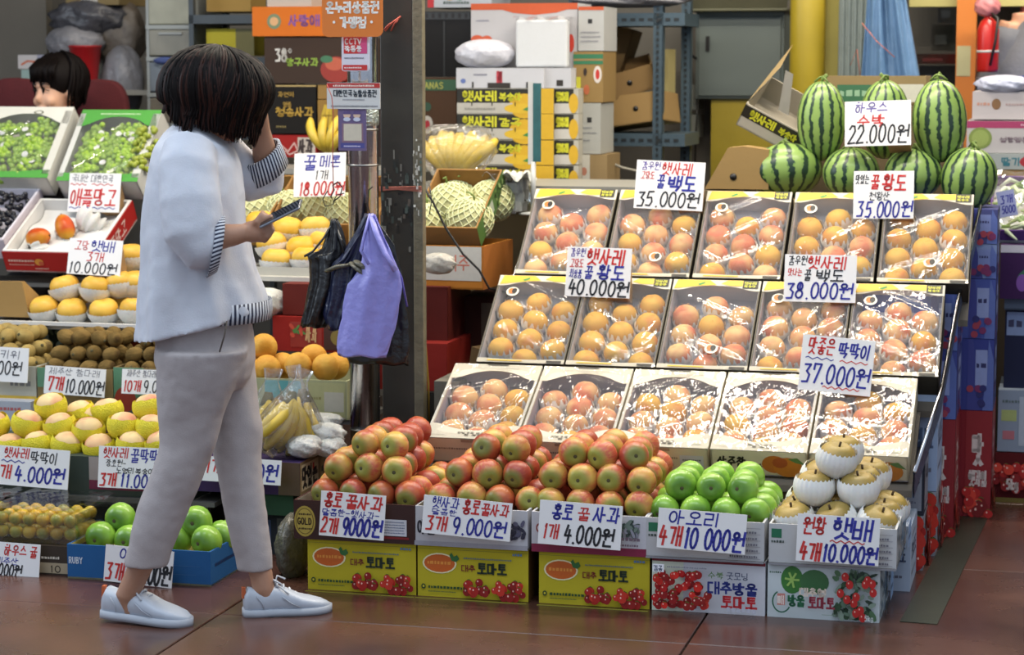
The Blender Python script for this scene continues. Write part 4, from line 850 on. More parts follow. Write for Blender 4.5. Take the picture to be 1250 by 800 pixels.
stk = [  # right-hand edge u, v, z0, z1, depth, colour, print
 (.062, .34, .0, .19, .27, '#a9b4c6', sp_text('포항포도', '#3a4a6a', None), 'pale blue grey carton behind the corner boxes'),
 (.080, .62, .0, .165, .20, '#a2a8b4', redberry, 'pale carton printed with red berries, on the floor under the dark carton'),
 (.080, .62, .167, .34, .20, '#2e2f3a', sp_text('가락시장', '#2a2a36', '#8c8e98', .55), 'dark carton with red edges and grey label beneath the trays'),
 (.105, .83, .0, .20, .28, '#a6abb6', redberry, 'pale carton printed with red berries, on the floor beside the red cartons'),
 (.105, .83, .202, .50, .28, '#9fb0cc', sp_text('싱싱 포도', '#5a6a8a'), 'tall pale blue carton stacked beneath the middle tray row'),
 (.145, 1.12, .0, .38, .32, '#7d2026', redf, 'tall red carton with white brush lettering on the floor'),
 (.145, 1.12, .382, .60, .32, '#464f92', bluef(1), 'blue violet carton directly on the tall red carton'),
 (.145, 1.12, .602, .78, .32, '#5664a4', bluef(2), 'blue violet carton second above the tall red carton'),
 (.25, 1.46, .0, .36, .34, '#84222a', redf, 'rearmost red carton of the side stacks, on the floor'),
 (.25, 1.46, .362, .60, .26, '#3d4488', bluef(3), 'blue carton on the rearmost red carton'),
 (.25, 1.46, .602, .80, .26, '#4c589c', bluef(4), 'blue carton third up in the rearmost stack'),
 (.25, 1.46, .802, .915, .26, '#8090b8', bluef(5), 'pale blue carton second from the top of the rearmost stack'),
 (.25, 1.46, .917, 1.03, .26, '#474b7c', bluef(6), 'violet blue carton on top of the rearmost stack')]
for (ur, v, z0, z1, d, c, fn, lab) in stk:
    carton('stacked_carton', lab, 'carton', ur-.30, ur, v, z0, z1, d, c, group='cartons stacked beside the rack', prints={'right': fn, 'front': edgef(fn)})
# tiers of cartons inside, under the trays (their ends close the rack below)
for i in range(4):
    a = -1.40+.345*i
    carton('supply_carton', f'plain brown carton under the peach trays, {NTH[i]} from the left', 'carton', a, a+.335, .50, 0, .262, .27, '#6a5a44', group='brown cartons under the rack')
# right-hand neighbour stand
VR = 1.78
cpx('blue_carton', 'dark navy carton in the right neighbour stack above the white one', 'carton', 1226, 380, 1330, 482, VR+.06, .35, '#20243e', prints={'front': lambda ik, w, h: (ik.rect(w*.02, h*.7, w*.3, h*.98, '#7f90b4'), small(ik, w*.04, h*.8, w*.2, h*.1, '#3a3a5a'))})
cpx('white_carton', 'white carton with green and red labels above the red 5kg carton', 'carton', 1218, 478, 1322, 553, VR, .35, '#8c98a8', prints={'front': lambda ik, w, h: (ik.rect(w*.04, h*.5, w*.22, h*.68, '#a8b470'), ik.rect(w*.06, h*.2, w*.2, h*.34, '#b87078'), small(ik, w*.05, h*.8, w*.5, h*.05, '#5a6a6a'), ik.rect(w*.25, h*.1, w*.6, h*.9, '#aab4c0'))})
cpx('red_carton', 'dark red 5kg carton on the floor at the far right', 'carton', 1214, 555, 1322, 621, VR-.01, .35, '#5a1418', zbase=0, prints={'front': lambda ik, w, h: (tomatoes(ik, w*.3, h*.5, w*.3, h*.25, 40, .016, 4, ('#b8201c', '#8a1214', '#d8402c')), ik.text('5kg', w*.14, h*.28, w*.14, h*.2, '#d8c8c0', .2), ik.rect(0, 0, w, h*.1, '#6a5a20'))})
cpx('grey_crate', 'grey blue plastic crate rim under the purple produce trays', 'crate', 1226, 366, 1330, 380, VR+.04, .4, '#5a6474', opened=True)
def veg(root, w, d, z, cols, n, seed, name='wrapped_greens'):
    rr = random.Random(seed); m = MB()
    for i in range(n):
        x, y = rr.uniform(-w/2, w/2), rr.uniform(0, d); a = rr.uniform(0, 3.14); l = rr.uniform(.03, .06)
        m.tube([(x-l*math.cos(a), y-l*math.sin(a), z+rr.uniform(0, .01)), (x, y, z+rr.uniform(.015, .04)), (x+l*math.cos(a), y+l*math.sin(a), z+rr.uniform(0, .01))], [.004, .009, .004], 5, rr.randrange(len(cols)))
    return m.build(name, [pm('leaf_'+c.strip('#'), c, .5, .2, 30) for c in cols], root, kind='stuff')
for k, (x0, y0, x1, y1, v, zt, lab) in enumerate([(1221, 300, 1330, 366, VR+.02, 0, 'deep purple carton with a green sprig print at the right edge'), ]):
    cpx('purple_carton', lab, 'carton', x0, y0, x1, y1, v, .4, '#3a1c4a', prints={'front': lambda ik, w, h: (ik.disc(w*.3, h*.45, .04, .02, '#2a6a4a', a=40), ik.disc(w*.25, h*.3, .02, .03, '#7a4a9a'), ik.rect(0, h*.86, w, h, '#c8c4cc'))})
tr = thing('produce_tray', 'purple rimmed tray of film-wrapped greens at the right edge', 'tray', W(px(1275, 290, VR+.1)[0], VR+.1, px(1275, 298, VR+.1)[1]), (R(24), 0, -A))
m = MB(); m.box(-.19, 0, 0, .19, .42, .012, 1); m.box(-.19, 0, 0, .19, .008, .05); m.box(-.19, 0, 0, -.182, .42, .05); m.box(.182, 0, 0, .19, .42, .05); m.box(-.19, .412, 0, .19, .42, .05)
m.build('tray_body', [cardboard('#5a3a78'), cardboard('#c8c8cc')], tr); veg(tr, .34, .40, .03, ['#8fa860', '#dfe4d4', '#6a8a44', '#c8d4b0'], 90, 3)
m = MB(); m.grid(lambda s, t: ((s-.5)*.37, t*.41, .075+.012*math.sin(s*19+t*7)*math.sin(t*13)), 20, 20); m.build('wrap_film', FILM, tr)
sign('small violet card in front of the wrapped greens, right edge', 1221, 232, 1243, 264, VR+.03, [('3개', 1224, 238, 1240, 248, 'b', .14), ('5000', 1224, 251, 1241, 260, 'b', .14)], colr='#8f96c0', roll=-12, stand=False)
# ------------------------------------------------------------------ watermelons
def melon_skin():
    m = bpy.data.materials.new('watermelon_rind'); m.use_nodes = True; nt = m.node_tree; b = nt.nodes['Principled BSDF']; L = nt.links
    tc = nd(nt, 'ShaderNodeTexCoord'); oi = nd(nt, 'ShaderNodeObjectInfo'); sx = nd(nt, 'ShaderNodeSeparateXYZ'); L.new(tc.outputs['Object'], sx.inputs[0])
    at = nd(nt, 'ShaderNodeMath', operation='ARCTAN2'); L.new(sx.outputs[1], at.inputs[0]); L.new(sx.outputs[0], at.inputs[1])
    no = nd(nt, 'ShaderNodeTexNoise'); no.inputs['Scale'].default_value = 34; no.inputs['Detail'].default_value = 4; L.new(tc.outputs['Object'], no.inputs[0])
    no3 = nd(nt, 'ShaderNodeTexNoise'); no3.inputs['Scale'].default_value = 95; no3.inputs['Detail'].default_value = 2; L.new(tc.outputs['Object'], no3.inputs[0])
    k = nd(nt, 'ShaderNodeMath', operation='MULTIPLY'); k.inputs[1].default_value = 14; L.new(at.outputs[0], k.inputs[0])
    k2 = nd(nt, 'ShaderNodeMath', operation='MULTIPLY_ADD'); k2.inputs[1].default_value = 4.6; L.new(no.outputs[0], k2.inputs[0]); L.new(k.outputs[0], k2.inputs[2])
    k3 = nd(nt, 'ShaderNodeMath', operation='MULTIPLY_ADD'); k3.inputs[1].default_value = 1.6; L.new(no3.outputs[0], k3.inputs[0]); L.new(k2.outputs[0], k3.inputs[2])
    s = nd(nt, 'ShaderNodeMath', operation='SINE'); L.new(k3.outputs[0], s.inputs[0])
    r = nd(nt, 'ShaderNodeValToRGB'); e = r.color_ramp.elements; e[0].position = .0; e[0].color = lin('#86a254')+(1,); e[1].position = .60; e[1].color = lin('#22382a')+(1,)
    q = e.new(.42); q.color = lin('#6a8a46')+(1,)
    L.new(s.outputs[0], r.inputs[0]); L.new(r.outputs[0], b.inputs['Base Color']); b.inputs['Roughness'].default_value = .32; _mats['rind'] = m; return m
RIND = melon_skin(); STG = pm('melon_stalk', '#6a7f3a', .6, .2, 60)
for (x, y, wpx, hpx, v, tx, ty, lab) in [(1003, 148, 60, 98, 1.66, 4, 0, 'watermelon, left one of the three upright on top'), (1080, 146, 62, 98, 1.70, 8, 0, 'watermelon, middle one of the three on top, behind the 22,000 won card'), (1147, 148, 67, 103, 1.62, 0, -3, 'watermelon, right one of the three upright on top'),
        (959, 209, 90, 66, 1.66, -14, -8, 'widest watermelon, leftmost of the bottom row'), (1039, 211, 70, 62, 1.60, 6, 0, 'watermelon, second from the left in the bottom row'), (1115, 212, 72, 62, 1.60, 6, 4, 'watermelon, third from the left in the bottom row, beside the 35,000 won card'), (1183, 218, 70, 78, 1.58, 3, 6, 'watermelon, rightmost of the bottom row')]:
    u, z = px(x, y, v); s = (px(x+50, y, v)[0]-px(x-50, y, v)[0])/100; r = wpx*s/2; hz = hpx*s/2
    M = Matrix.Rotation(-A, 4, 'Z') @ Matrix.Rotation(R(tx), 4, 'X') @ Matrix.Rotation(R(ty), 4, 'Y') @ Matrix.Rotation(random.uniform(0, 6), 4, 'Z')
    m = MB(); K = 18; m.lathe([(max(.002, math.sin(math.pi*i/K)**.92)*r, -math.cos(math.pi*i/K)*hz) for i in range(K+1)], 32, 0, None, True, False)
    o = m.build('watermelon', RIND); o.location = W(u, v, z); o.rotation_euler = euler(M); tag(o, lab, 'watermelon', 'watermelons stacked behind the peach trays')
    m = MB(); a0 = random.uniform(0, 6); pts = [(0, 0, hz-.003), (.002, 0, hz+.010)]+[(.006+.016*math.sin(q*.9)*math.cos(a0), .016*math.sin(q*.9)*math.sin(a0), hz+.014+.010*math.sin(q*1.1+.3)) for q in range(1, 5)]
    m.tube(pts, [.006, .005, .004, .004, .0035, .003], 6); m.tube([(-.03, .0, hz-.004), (-.012, .006, hz+.012), (.006, .0, hz+.016), (.03, -.01, hz-.002)], [.004, .004, .004, .003], 6); m.build('stalk', STG, o)
# the bench the melons stand on, and cartons behind them
carton('melon_bench_carton', 'brown carton bench under the watermelons', 'carton', -.60, -.06, 1.49, 0, px(1039, 243, 1.60)[1], .36, '#7a6848')
cpx('pale_carton', 'cardboard tray with green print behind the watermelons', 'carton', 1003, 93, 1130, 128, 1.95, .3, '#8f7a54', opened=True, prints={'front': lambda ik, w, h: (ik.rect(w*.15, h*.1, w*.5, h*.7, '#3a6a4a'), small(ik, w*.18, h*.3, w*.3, h*.25, '#8fb090'), ik.rect(w*.5, h*.1, w*.98, h*.72, '#c8c4b4'))})
carton('melon_crate', 'brown crate stack supporting the tray behind the watermelons', 'carton', -.46, .10, 1.94, 0, px(1065, 128, 1.95)[1]-.002, .32, '#6f6048')
# ------------------------------------------------------------------ left stall: stepped stands
LG = thing('stepped_stand', 'dark stepped display stand carrying the left fruit boxes', 'stand', W(0, 0, 0), (0, 0, -A))
def shelf(u0, u1, v0, v1, z, c='#5c5a56', t=.015, nm='shelf_board'):
    m = MB(); m.box(u0, v0, z-t, u1, v1, z); m.build(nm, pm('shelf_'+c.strip('#'), c, .5, .2, 12), LG)
def zz(x, y, v): return px(x, y, v)[1]
Z1 = zz(100, 640, .30); Z2 = zz(100, 500, .78); Z3 = zz(100, 398, 1.06); Z4 = zz(60, 340, 1.42); Z5 = zz(60, 240, 1.70)
Zo = zz(370, 512, .72); Zy = zz(360, 335, 1.16); Zr = zz(380, 432, 1.0)
shelf(-3.3, -2.05, .31, .74, zz(100, 606, .31)); shelf(-3.5, -2.16, .80, 1.1, Z2); shelf(-3.6, -2.45, 1.06, 1.40, Z3, '#a8a8a4'); shelf(-3.7, -2.5, 1.44, 1.68, Z4-.02); shelf(-2.42, -1.72, .74, 1.04, Zo); shelf(-2.42, -1.76, 1.10, 1.60, Zy-.004, '#b8b4aa')
for (u, v, z) in [(-3.2, .36, zz(100, 606, .31)), (-2.1, .36, zz(100, 606, .31)), (-3.4, .84, Z2), (-2.2, .84, Z2), (-3.4, 1.1, Z3), (-2.5, 1.1, Z3), (-3.6, 1.5, Z4), (-2.55, 1.5, Z4), (-2.38, .8, Zo), (-1.76, .9, Zo), (-2.38, 1.5, Zy), (-1.80, 1.5, Zy)]:
    m = MB(); m.box(u-.012, v-.012, 0, u+.012, v+.012, z-.016); m.build('stand_post', pm('grey_steel', '#6a7078'), LG)
# ---- front row: blue apple box, plum packs
def blue_print(ik, w, h):
    ik.text('RUBY', w*-.0+.005, h*.45, w*.1, h*.18, '#d0d8e0', .15); ik.rect(w*.72, h*.3, w*.9, h*.31, '#3a6a9a'); ik.rect(w*.72, h*.55, w*.93, h*.56, '#3a6a9a')
u0, u1 = span(95, 268, 690, -.02)
carton('blue_box', 'open blue box of green apples on the floor behind the walking woman', 'box', u0, u1, -.09, 0, .103, .34, '#23588c', opened=True, inner='#a89a58', prints={'front': blue_print, 'right': lambda ik, w, h: small(ik, w*.1, h*.5, w*.45, h*.12, '#16305a')})
BGm = mk_apple('green_apple', GA, .0475, '', '')
BN = ['leftmost in the blue box, lower', 'top one of the left group in the blue box', 'second in the front row of the blue box', 'behind the left trouser leg in the blue box', 'top one between the trouser legs', 'front one seen between the legs, calyx showing', 'right one under the top one between the legs', 'rear one beside the front trouser leg', 'hidden middle one of the blue box']
for (x, y, v), n in zip([(123, 656, .0), (147, 633, .05), (158, 660, .0), (215, 660, .03), (240, 637, .05), (252, 661, -.01), (270, 655, .08), (283, 652, .17), (190, 662, .02)], BN):
    u, z = px(x, y, v); dup(BGm, W(u, v, max(z, .07)), facing(25, 10), 'green apple, '+n, 'green apples in the blue box')
remove(BGm)
sign('card reading 3 for 5000 won on the front of the blue box', 126, 670, 209, 714, -.135, [('아오리', 143, 672, 192, 686, 'b', .12), ('3개', 128, 691, 150, 711, 'r', .13), ('5000원', 163, 689, 207, 712, 'k', .13)], roll=3, lean=-6, stand=False)
def hood(ik, w, h):
    ik.rect(w*.42, 0, w*.98, h, '#33281c'); ik.disc(w*.62, h*.5, w*.05, h*.25, '#a8a038'); ik.text('하우스귤', w*.46, h*.68, w*.2, h*.16, '#c8b890', .14); ik.rect(w*.74, h*.06, w*.97, h*.42, '#a8987c'); ik.text('10', w*.85, h*.1, w*.07, h*.22, '#33281c', .16); small(ik, w*.8, h*.55, w*.1, h*.1, '#d0c8b8')
ub = px(-110, 690, -.06)[0]; ue = px(92, 690, -.06)[0]
cz = zz(45, 665, -.06)
carton('brown_box', 'dark brown citrus carton on the floor at the left edge', 'carton', ub, ue, -.06, 0, cz-.002, .34, '#3a2c1e', prints={'front': hood})
PL = fruit_mat('yellow_plum_skin', '#c49a2c', '#c0ac38', '#8c8828', .1, .3, .3, .03, .45, .65, 20, .2)
m = MB(); m.ell((0, 0, 0), .0205, .0205, .0195, 12, 8); plum = m.build('yellow_plum', PL); tag(plum, '', 'plum')
CLEAR = film_mat('clear_plastic', (.93, .95, .95), 1, .04, .0, .15)
for k in range(2):
    uc = ue-.145-.30*k; nm = ('right', 'left')[k]
    t = thing('clear_pack', f'clear plastic pack of yellow plums, {nm} one on the brown carton at the left edge', 'pack', W(uc, -.045, cz), (0, 0, -A), 'clear plum packs on the brown carton')
    w, d, h = .285, .30, .092; m = MB(); m.box(-w/2, 0, 0, w/2, d, .002); m.box(-w/2, 0, .002, w/2, .002, h); m.box(-w/2, 0, .002, -w/2+.002, d, h); m.box(w/2-.002, 0, .002, w/2, d, h); m.build('tray_body', CLEAR, t)
    m = MB(); m.grid(lambda s, q: ((s-.5)*w, q*d, h+.010+.004*math.sin(s*30)*math.sin(q*20)), 24, 12); m.build('pack_lid', CLEAR, t)
    for l in range(2):
        for j in range(4):
            for i in range(6):
                dup(plum, W(uc+(i-2.5)*.0445+random.uniform(-.001, .001), -.045+.03+j*.046, cz+.024+l*.040+.002), euler(Matrix.Rotation(random.uniform(0, 6), 4, 'X') @ Matrix.Rotation(random.uniform(0, 6), 4, 'Z')), f'yellow plum in {nm} clear pack, {["lower", "upper"][l]} layer, {NTH[j]} row, {NTH[i]} from left', f'yellow plums in the {nm} pack')
remove(plum)
sign('card for house mandarins at the left edge in front of the plum packs', -14, 664, 47, 706, -.10, [('하우스 귤', 3, 667, 44, 680, 'r', .12), ('제주산', -8, 682, 22, 690, 'b', .11), ('5.000원', -12, 690, 26, 704, 'k', .13)], roll=1, lean=-8, stand=False)
# ---- middle tier: yellow-netted peaches
def tier_front(ik, w, h):
    ik.rect(0, 0, w, h, '#2e3a34'); ik.rect(0, h*.62, w*.22, h, '#7c8088'); ik.rect(w*.62, h*.4, w, h, '#9a8f8a'); ik.rect(w*.62, h*.16, w, h*.4, '#6a1a3a'); small(ik, w*.66, h*.7, w*.2, h*.1, '#3a3a40')
zn = zz(100, 556, .33)
cpx('peach_stand_box', 'dark green box edge under the yellow-netted peaches', 'box', -90, 556, 235, 606, .33, .40, '#3a443c', zbase=zz(100, 606, .31)+.001, prints={'front': tier_front})
for i, (x0, x1) in enumerate([(-60, 22), (25, 100), (104, 180), (183, 235)]):
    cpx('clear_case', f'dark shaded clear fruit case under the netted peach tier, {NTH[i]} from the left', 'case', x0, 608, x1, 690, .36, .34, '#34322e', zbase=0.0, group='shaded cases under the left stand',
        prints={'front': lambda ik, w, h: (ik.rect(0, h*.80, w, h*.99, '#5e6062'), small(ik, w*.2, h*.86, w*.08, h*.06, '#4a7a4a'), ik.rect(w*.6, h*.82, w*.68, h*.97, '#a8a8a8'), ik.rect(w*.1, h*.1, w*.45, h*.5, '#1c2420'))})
NP = peach_proto(fruit_mat('netted_peach_skin', '#dcbf8c', '#cf8a6c', '#d08a6c', .1, .65, .2, .05, .45, .7, 12, .08, .3), .047)
for c in list(NP.children): bpy.data.objects.remove(c)
NETY = pm('yellow_foam', '#e6d52c', .6, .10, 90, .6, bscale=240, sss=.1)
m = MB(); cup(m, .047, .46, 8, .012, .02, 48, 1.11); m.build('foam_net', NETY, NP); NP['category'] = 'peach'; NP.name = 'netted_peach'
pos = [(13, 543, 'b'), (47, 540, 'b'), (82, 541, 'b'), (121, 544, 'b'), (162, 541, 'b'), (197, 540, 'b'), (-20, 541, 'b'), (34, 515, 'm'), (73, 518, 'm'), (108, 524, 'm'), (151, 517, 'm'), (186, 520, 'm'), (-8, 517, 'm'), (220, 541, 'b'), (62, 494, 't'), (182, 495, 't'), (97, 503, 'r'), (131, 500, 'r'), (112, 509, 'r'), (205, 515, 'r')]
cn = {'b': 0, 'm': 0, 't': 0, 'r': 0}
for x, y, k in pos:
    v = {'b': .40, 'm': .44, 't': .50, 'r': .58}[k]; cn[k] += 1
    u, z = px(x, y+2, v); w_ = {'b': 'front row', 'm': 'middle row', 't': 'top row', 'r': 'rear row'}[k]
    side = f'at x order {cn[k]}'
    dup(NP, W(u, v, z), upright(20)(), '', 'netted peaches on the left stand')['pxx'] = x
    bpy.context.scene.collection.objects[-1] if False else None
# name each one by its place along its row
byrow = {}
for o in [o for o in COL.objects if o.get('group') == 'netted peaches on the left stand']: byrow.setdefault(round(o.location.dot(Vector((SA, CA, 0))), 2), []).append(o)
for rk_, (k_, lst) in enumerate(sorted(byrow.items())):
    for i, o in enumerate(sorted(lst, key=lambda o: o['pxx'])):
        o['label'] = f'peach in yellow foam net, {["front", "second", "topmost", "rear"][rk_]} row, {NTH[i]} from the left'; del o['pxx']
remove(NP)
sign('card reading 2 for 4000 won below the netted peaches at the left edge', -22, 547, 82, 594, .26, [('햇사레', 2, 549, 33, 561, 'r', .13), ('딱딱이', 35, 551, 68, 565, 'k', .1), ('2개', -12, 570, 13, 586, 'r', .14), ('4.000원', 17, 570, 78, 588, 'b', .14)], roll=2, lean=-8, stand=False, waves=[(0, 28, 565, 'b')])
sign('card reading 3 for 11,000 won below the netted peaches, beside the woman', 119, 547, 204, 597, .26, [('햇사레', 124, 549, 155, 561, 'r', .12), ('꿀딱딱이', 158, 549, 203, 565, 'b', .1), ('장호원-', 128, 563, 153, 571, 'k', .1), ('노영리복숭아', 140, 572, 188, 579, 'k', .12), ('3개', 121, 580, 142, 595, 'r', .15), ('11.000원', 146, 580, 203, 595, 'b', .14)], roll=0, lean=-8, stand=False)
sign('white card half hidden behind the trouser legs, left of the banana bags', 246, 560, 342, 590, .27, [('1개', 250, 564, 270, 580, 'r', .13), ('5.000원', 275, 566, 338, 586, 'b', .13)], roll=1, lean=-8, stand=False)
# ---- kiwi tier
kiw = fruit_mat('kiwi_skin', '#7a6238', '#64502c', '#4e3c22', .3, .85, .12, .6, .4, .6, 20, .12, .1)
gkiw = fruit_mat('golden_kiwi_skin', '#a08a52', '#8c7644', '#6e5a34', .2, .7, .12, .3, .4, .6, 20, .1, .15)
def kproto(nm, mt):
    m = MB(); m.ell((0, 0, 0), .0265, .0265, .034, 16, 10); o = m.build(nm, mt); tag(o, '', 'kiwi'); c = MB(); c.lathe([(.006, .033), (.004, .0355), (.001, .036)], 7, 0, None, False); c.build('blossom_tip', pm('calyx_brown', '#4a4426'), o); return o
KW = kproto('kiwi', kiw); GKW = kproto('golden_kiwi', gkiw)
vk = .80
def kbox(lab, x0, x1, y0, y1, c, pf, inner='#8f7a50'):
    return cpx('kiwi_box', lab, 'box', x0, y0, x1, y1, vk, .33, c, opened=True, inner=inner, prints={'front': pf}, group='open kiwi boxes on the left stand', zbase=Z2+.001)
kbox('open kiwi box with green corner print, left cardboard one', 46, 138, 450, 502, '#8f7a50', lambda ik, w, h: (ik.rect(0, h*.5, w*.22, h, '#6a9a7a'), ik.rect(w*.22, h*.05, w*.25, h, '#a89a68')))
kbox('open kiwi box with green and red print beside the woman', 139, 232, 450, 502, '#86724c', lambda ik, w, h: (ik.rect(0, h*.3, w*.4, h, '#5a8a6a'), ik.disc(w*.15, h*.25, w*.14, h*.3, '#9c3424')))
kbox('open white and yellow golden kiwi box at the left edge', -60, 44, 446, 486, '#b8b6a8', lambda ik, w, h: (ik.rect(0, 0, w, h*.25, '#c8a83a'), small(ik, w*.7, h*.5, w*.2, h*.15, '#7a7a7a')))
cpx('white_carton', 'white and teal carton below the golden kiwi box at the left edge', 'carton', -60, 489, 38, 548, .74, .3, '#a8aab2', zbase=zz(0, 546, .74), prints={'front': lambda ik, w, h: (small(ik, w*.62, h*.8, w*.25, h*.08, '#b05a5a'), ik.poly([(0, 0), (w*.8, 0), (w*.6, h*.4), (0, h*.5)], '#3a8a8a'))})
def kp(proto, kind, where, uc, layers, z0, grp, sp=.058):
    pile([proto], where, kind, grp, uc, vk+.045, z0-.03, layers, sp, .046, .0265, lambda: (R(90+random.uniform(-35, 35)), random.uniform(-.4, .4), random.uniform(0, 6.28)), .005)
zk = zz(100, 450, vk)
kp(KW, 'brown kiwi', 'in the left kiwi box', px(92, 450, vk)[0], [(4, 4, 0, 0), (4, 3, .01, .02), (4, 3, .012, .055)], zk, 'brown kiwis in the left kiwi box', .062)
kp(KW, 'brown kiwi', 'in the right kiwi box', px(186, 450, vk)[0], [(4, 4, 0, 0), (4, 3, .0, .02), (3, 3, -.005, .055)], zk, 'brown kiwis in the right kiwi box', .062)
kp(GKW, 'golden kiwi', 'at the left edge', px(-8, 448, vk)[0], [(4, 4, 0.01, 0), (4, 3, .0, .02), (3, 3, .0, .055)], zz(0, 446, vk) , 'golden kiwis at the left edge', .066)
remove(KW); remove(GKW)
sign('card reading 7 for 10,000 won leaning on the kiwi box', 53, 449, 127, 483, vk-.05, [('제주산 참다래', 58, 451, 120, 459, 'g', .09), ('7개', 57, 462, 77, 478, 'r', .14), ('10.000원', 79, 464, 126, 480, 'k', .11)], roll=2, lean=-8, stand=False)
sign('card reading 10 for 9000 won on the kiwi box beside the woman', 148, 452, 222, 482, vk-.05, [('제주산 참다래', 154, 453, 190, 461, 'g', .09), ('특', 192, 453, 200, 461, 'r'), ('10개', 150, 466, 172, 479, 'r', .13), ('9.000원', 174, 465, 218, 479, 'k', .1)], roll=0, lean=-8, stand=False)
sign('card at the left edge on the golden kiwi box', -34, 424, 33, 466, vk-.05, [('골드키위', -28, 428, 24, 438, 'g', .1), ('5000원', -22, 441, 26, 457, 'k', .11)], roll=1, lean=-8, stand=False)
# dark leafy wrap and red strip behind the kiwis
cpx('orange_carton', 'orange red carton edge showing under the shelf of netted pears', 'carton', 96, 399, 240, 425, 1.15, .25, '#b03c1c', zbase=Z2+.002)
cpx('green_carton', 'dark leafy printed carton behind the kiwis, under the pear shelf', 'carton', 20, 396, 95, 425, 1.16, .24, '#2e3a2c', zbase=Z2+.002, prints={'front': lambda ik, w, h: leaves(ik, w*.5, h*.75, w*.45, h*.2, 60, 2, ('#5a6a4a', '#8a9a8a', '#22301f'))})
# ---- netted yellow pears on the white shelf
YP = fruit_mat('yellow_pear_skin', '#cf9f3a', '#dcb04a', '#b8893a', .1, .4, .3, .08, .4, .6, 10, .08, .3)
yp = apple_mesh(.052, .86, 20).build('netted_pear', YP); tag(yp, '', 'pear'); m = MB(); cup(m, .052, -.02, 26, .02, .04, 52, 1.09); m.build('foam_net', pm('white_net', '#dcd9d2', .65, .12, 120, .5, bscale=260, sss=.15), yp)
def px_set(proto, items, lab, grp, cat=None, f=None):
    for i, (x, y, v, nm) in enumerate(items):
        u, z = px(x, y, v); dup(proto, W(u, v, z), (f or upright(16))(), f'{lab} {nm}', grp)
px_set(yp, [(54, 376, 1.13, 'front row, first from the left'), (88, 379, 1.13, 'front row, second from the left'), (127, 379, 1.13, 'front row, third from the left'), (164, 378, 1.13, 'front row, fourth from the left'), (79, 350, 1.17, 'upper row, left one'), (117, 351, 1.16, 'upper row, middle one, fully seen'), (146, 345, 1.20, 'upper row, right one behind the card foot'),
    (104, 366, 1.27, 'rear gap between front and upper rows'), (140, 366, 1.27, 'rear, beside the woman, lower'), (160, 312, 1.30, 'high one just right of the 10,000 won card'), (165, 345, 1.22, 'upper row, partly behind the woman')], 'yellow pear in white net,', 'netted yellow pears on the white shelf')
m = MB(); m.box(-.44, 0, 0, .44, .02, .012); tag(m.build('shelf_paper', pm('white_paper', '#c8c6c2', .6), None, W(px(100, 396, 1.05)[0], 1.04, Z3), (0, 0, -A)), 'white foam strip along the front of the pear shelf', 'strip')
sign('card reading 3 for 10,000 won under the red mango box', 81, 292, 146, 336, 1.16, [('고당', 88, 295, 105, 306, 'r', .09), ('햇배', 107, 294, 138, 307, 'b', .11), ('3개', 103, 308, 125, 319, 'r', .11), ('10.000원', 83, 321, 142, 334, 'k', .12)], roll=2)
w_ = thing('cardboard_wedge', 'folded brown cardboard wedge at the left edge beside the netted pears', 'cardboard', P3(12, 387, 1.10), (0, 0, -A)); m = MB()
m.add([(-.12, 0, 0), (.075, 0, -.0), (.05, .0, .125), (-.12, .0, .125), (-.12, .16, 0), (.10, .16, 0), (.05, .02, .125)], [(0, 1, 2, 3), (1, 5, 6), (1, 6, 2), (5, 4, 3, 6), (3, 2, 6), (0, 4, 5, 1), (0, 3, 4)]); m.build('folded_board', cardboard('#9a7a48'), w_)
# ---- mango box, dark grape tray
def crate_tilted(nm, lab, cat, x0, y0, v, w, L, h, tilt, outer, inner, roll=0, t=.014):
    r = thing(nm, lab, cat, P3(x0, y0, v), (R(tilt), R(roll), -A)); m = MB()          # origin: front lower edge centre
    m.box(-w/2, 0, 0, w/2, L, .006, 1); m.box(-w/2, 0, 0, w/2, .003, h); m.box(-w/2, L-.003, 0, w/2, L, h); m.box(-w/2, 0, 0, -w/2+.003, L, h); m.box(w/2-.003, 0, 0, w/2, L, h); m.build('box_body', [cardboard(outer), cardboard(inner)], r)
    m = MB(); a, b = .0032, t; m.box(-w/2+a, a, .006, w/2-a, b, h+.004); m.box(-w/2+a, L-b, .006, w/2-a, L-a, h+.004); m.box(-w/2+a, b, .006, -w/2+b, L-b, h+.004); m.box(w/2-b, b, .006, w/2-a, L-b, h+.004)
    m.build('foam_liner', pm('foam_'+inner.strip('#'), inner, .6, .03, 10), r); return r
mb = crate_tilted('mango_box', 'red box with white foam lining holding two mangoes', 'box', 66, 333, 1.40, .375, .37, .085, 28, '#a3201c', '#d2d0cc')
ik = Ink((-.1875, -.0005, 0), (1, 0, 0), (0, 0, 1)); small(ik, .02, .045, .1, .010, '#d8b0a0'); small(ik, .02, .03, .1, .006, '#c89080'); ik.disc(.14, .045, .017, .014, '#cf8a2c'); ik.disc(.148, .04, .01, .009, '#b8502c'); small(ik, .12, .015, .05, .006, '#d8b0a0'); ik.build('printed_front', mb)
ik = Ink((.1880, 0, 0), (0, 1, 0), (0, 0, 1)); ik.text('애플망고', .05, .02, .22, .045, '#e0c8c0', .13, .3); ik.build('printed_side', mb)
m = MB(); m.grid(lambda s, t: ((s-.5)*.34, .015+t*.34, .045+.012*math.sin(s*9+2*t)*math.cos(t*11)), 20, 20); m.build('foam_bed', pm('foam_d2d0cc', '#d2d0cc'), mb)
MG = fruit_mat('mango_skin', '#c8862a', '#b8481e', '#c8962c', .1, .35, .3, .05, .4, .62, 9, .06, .2)
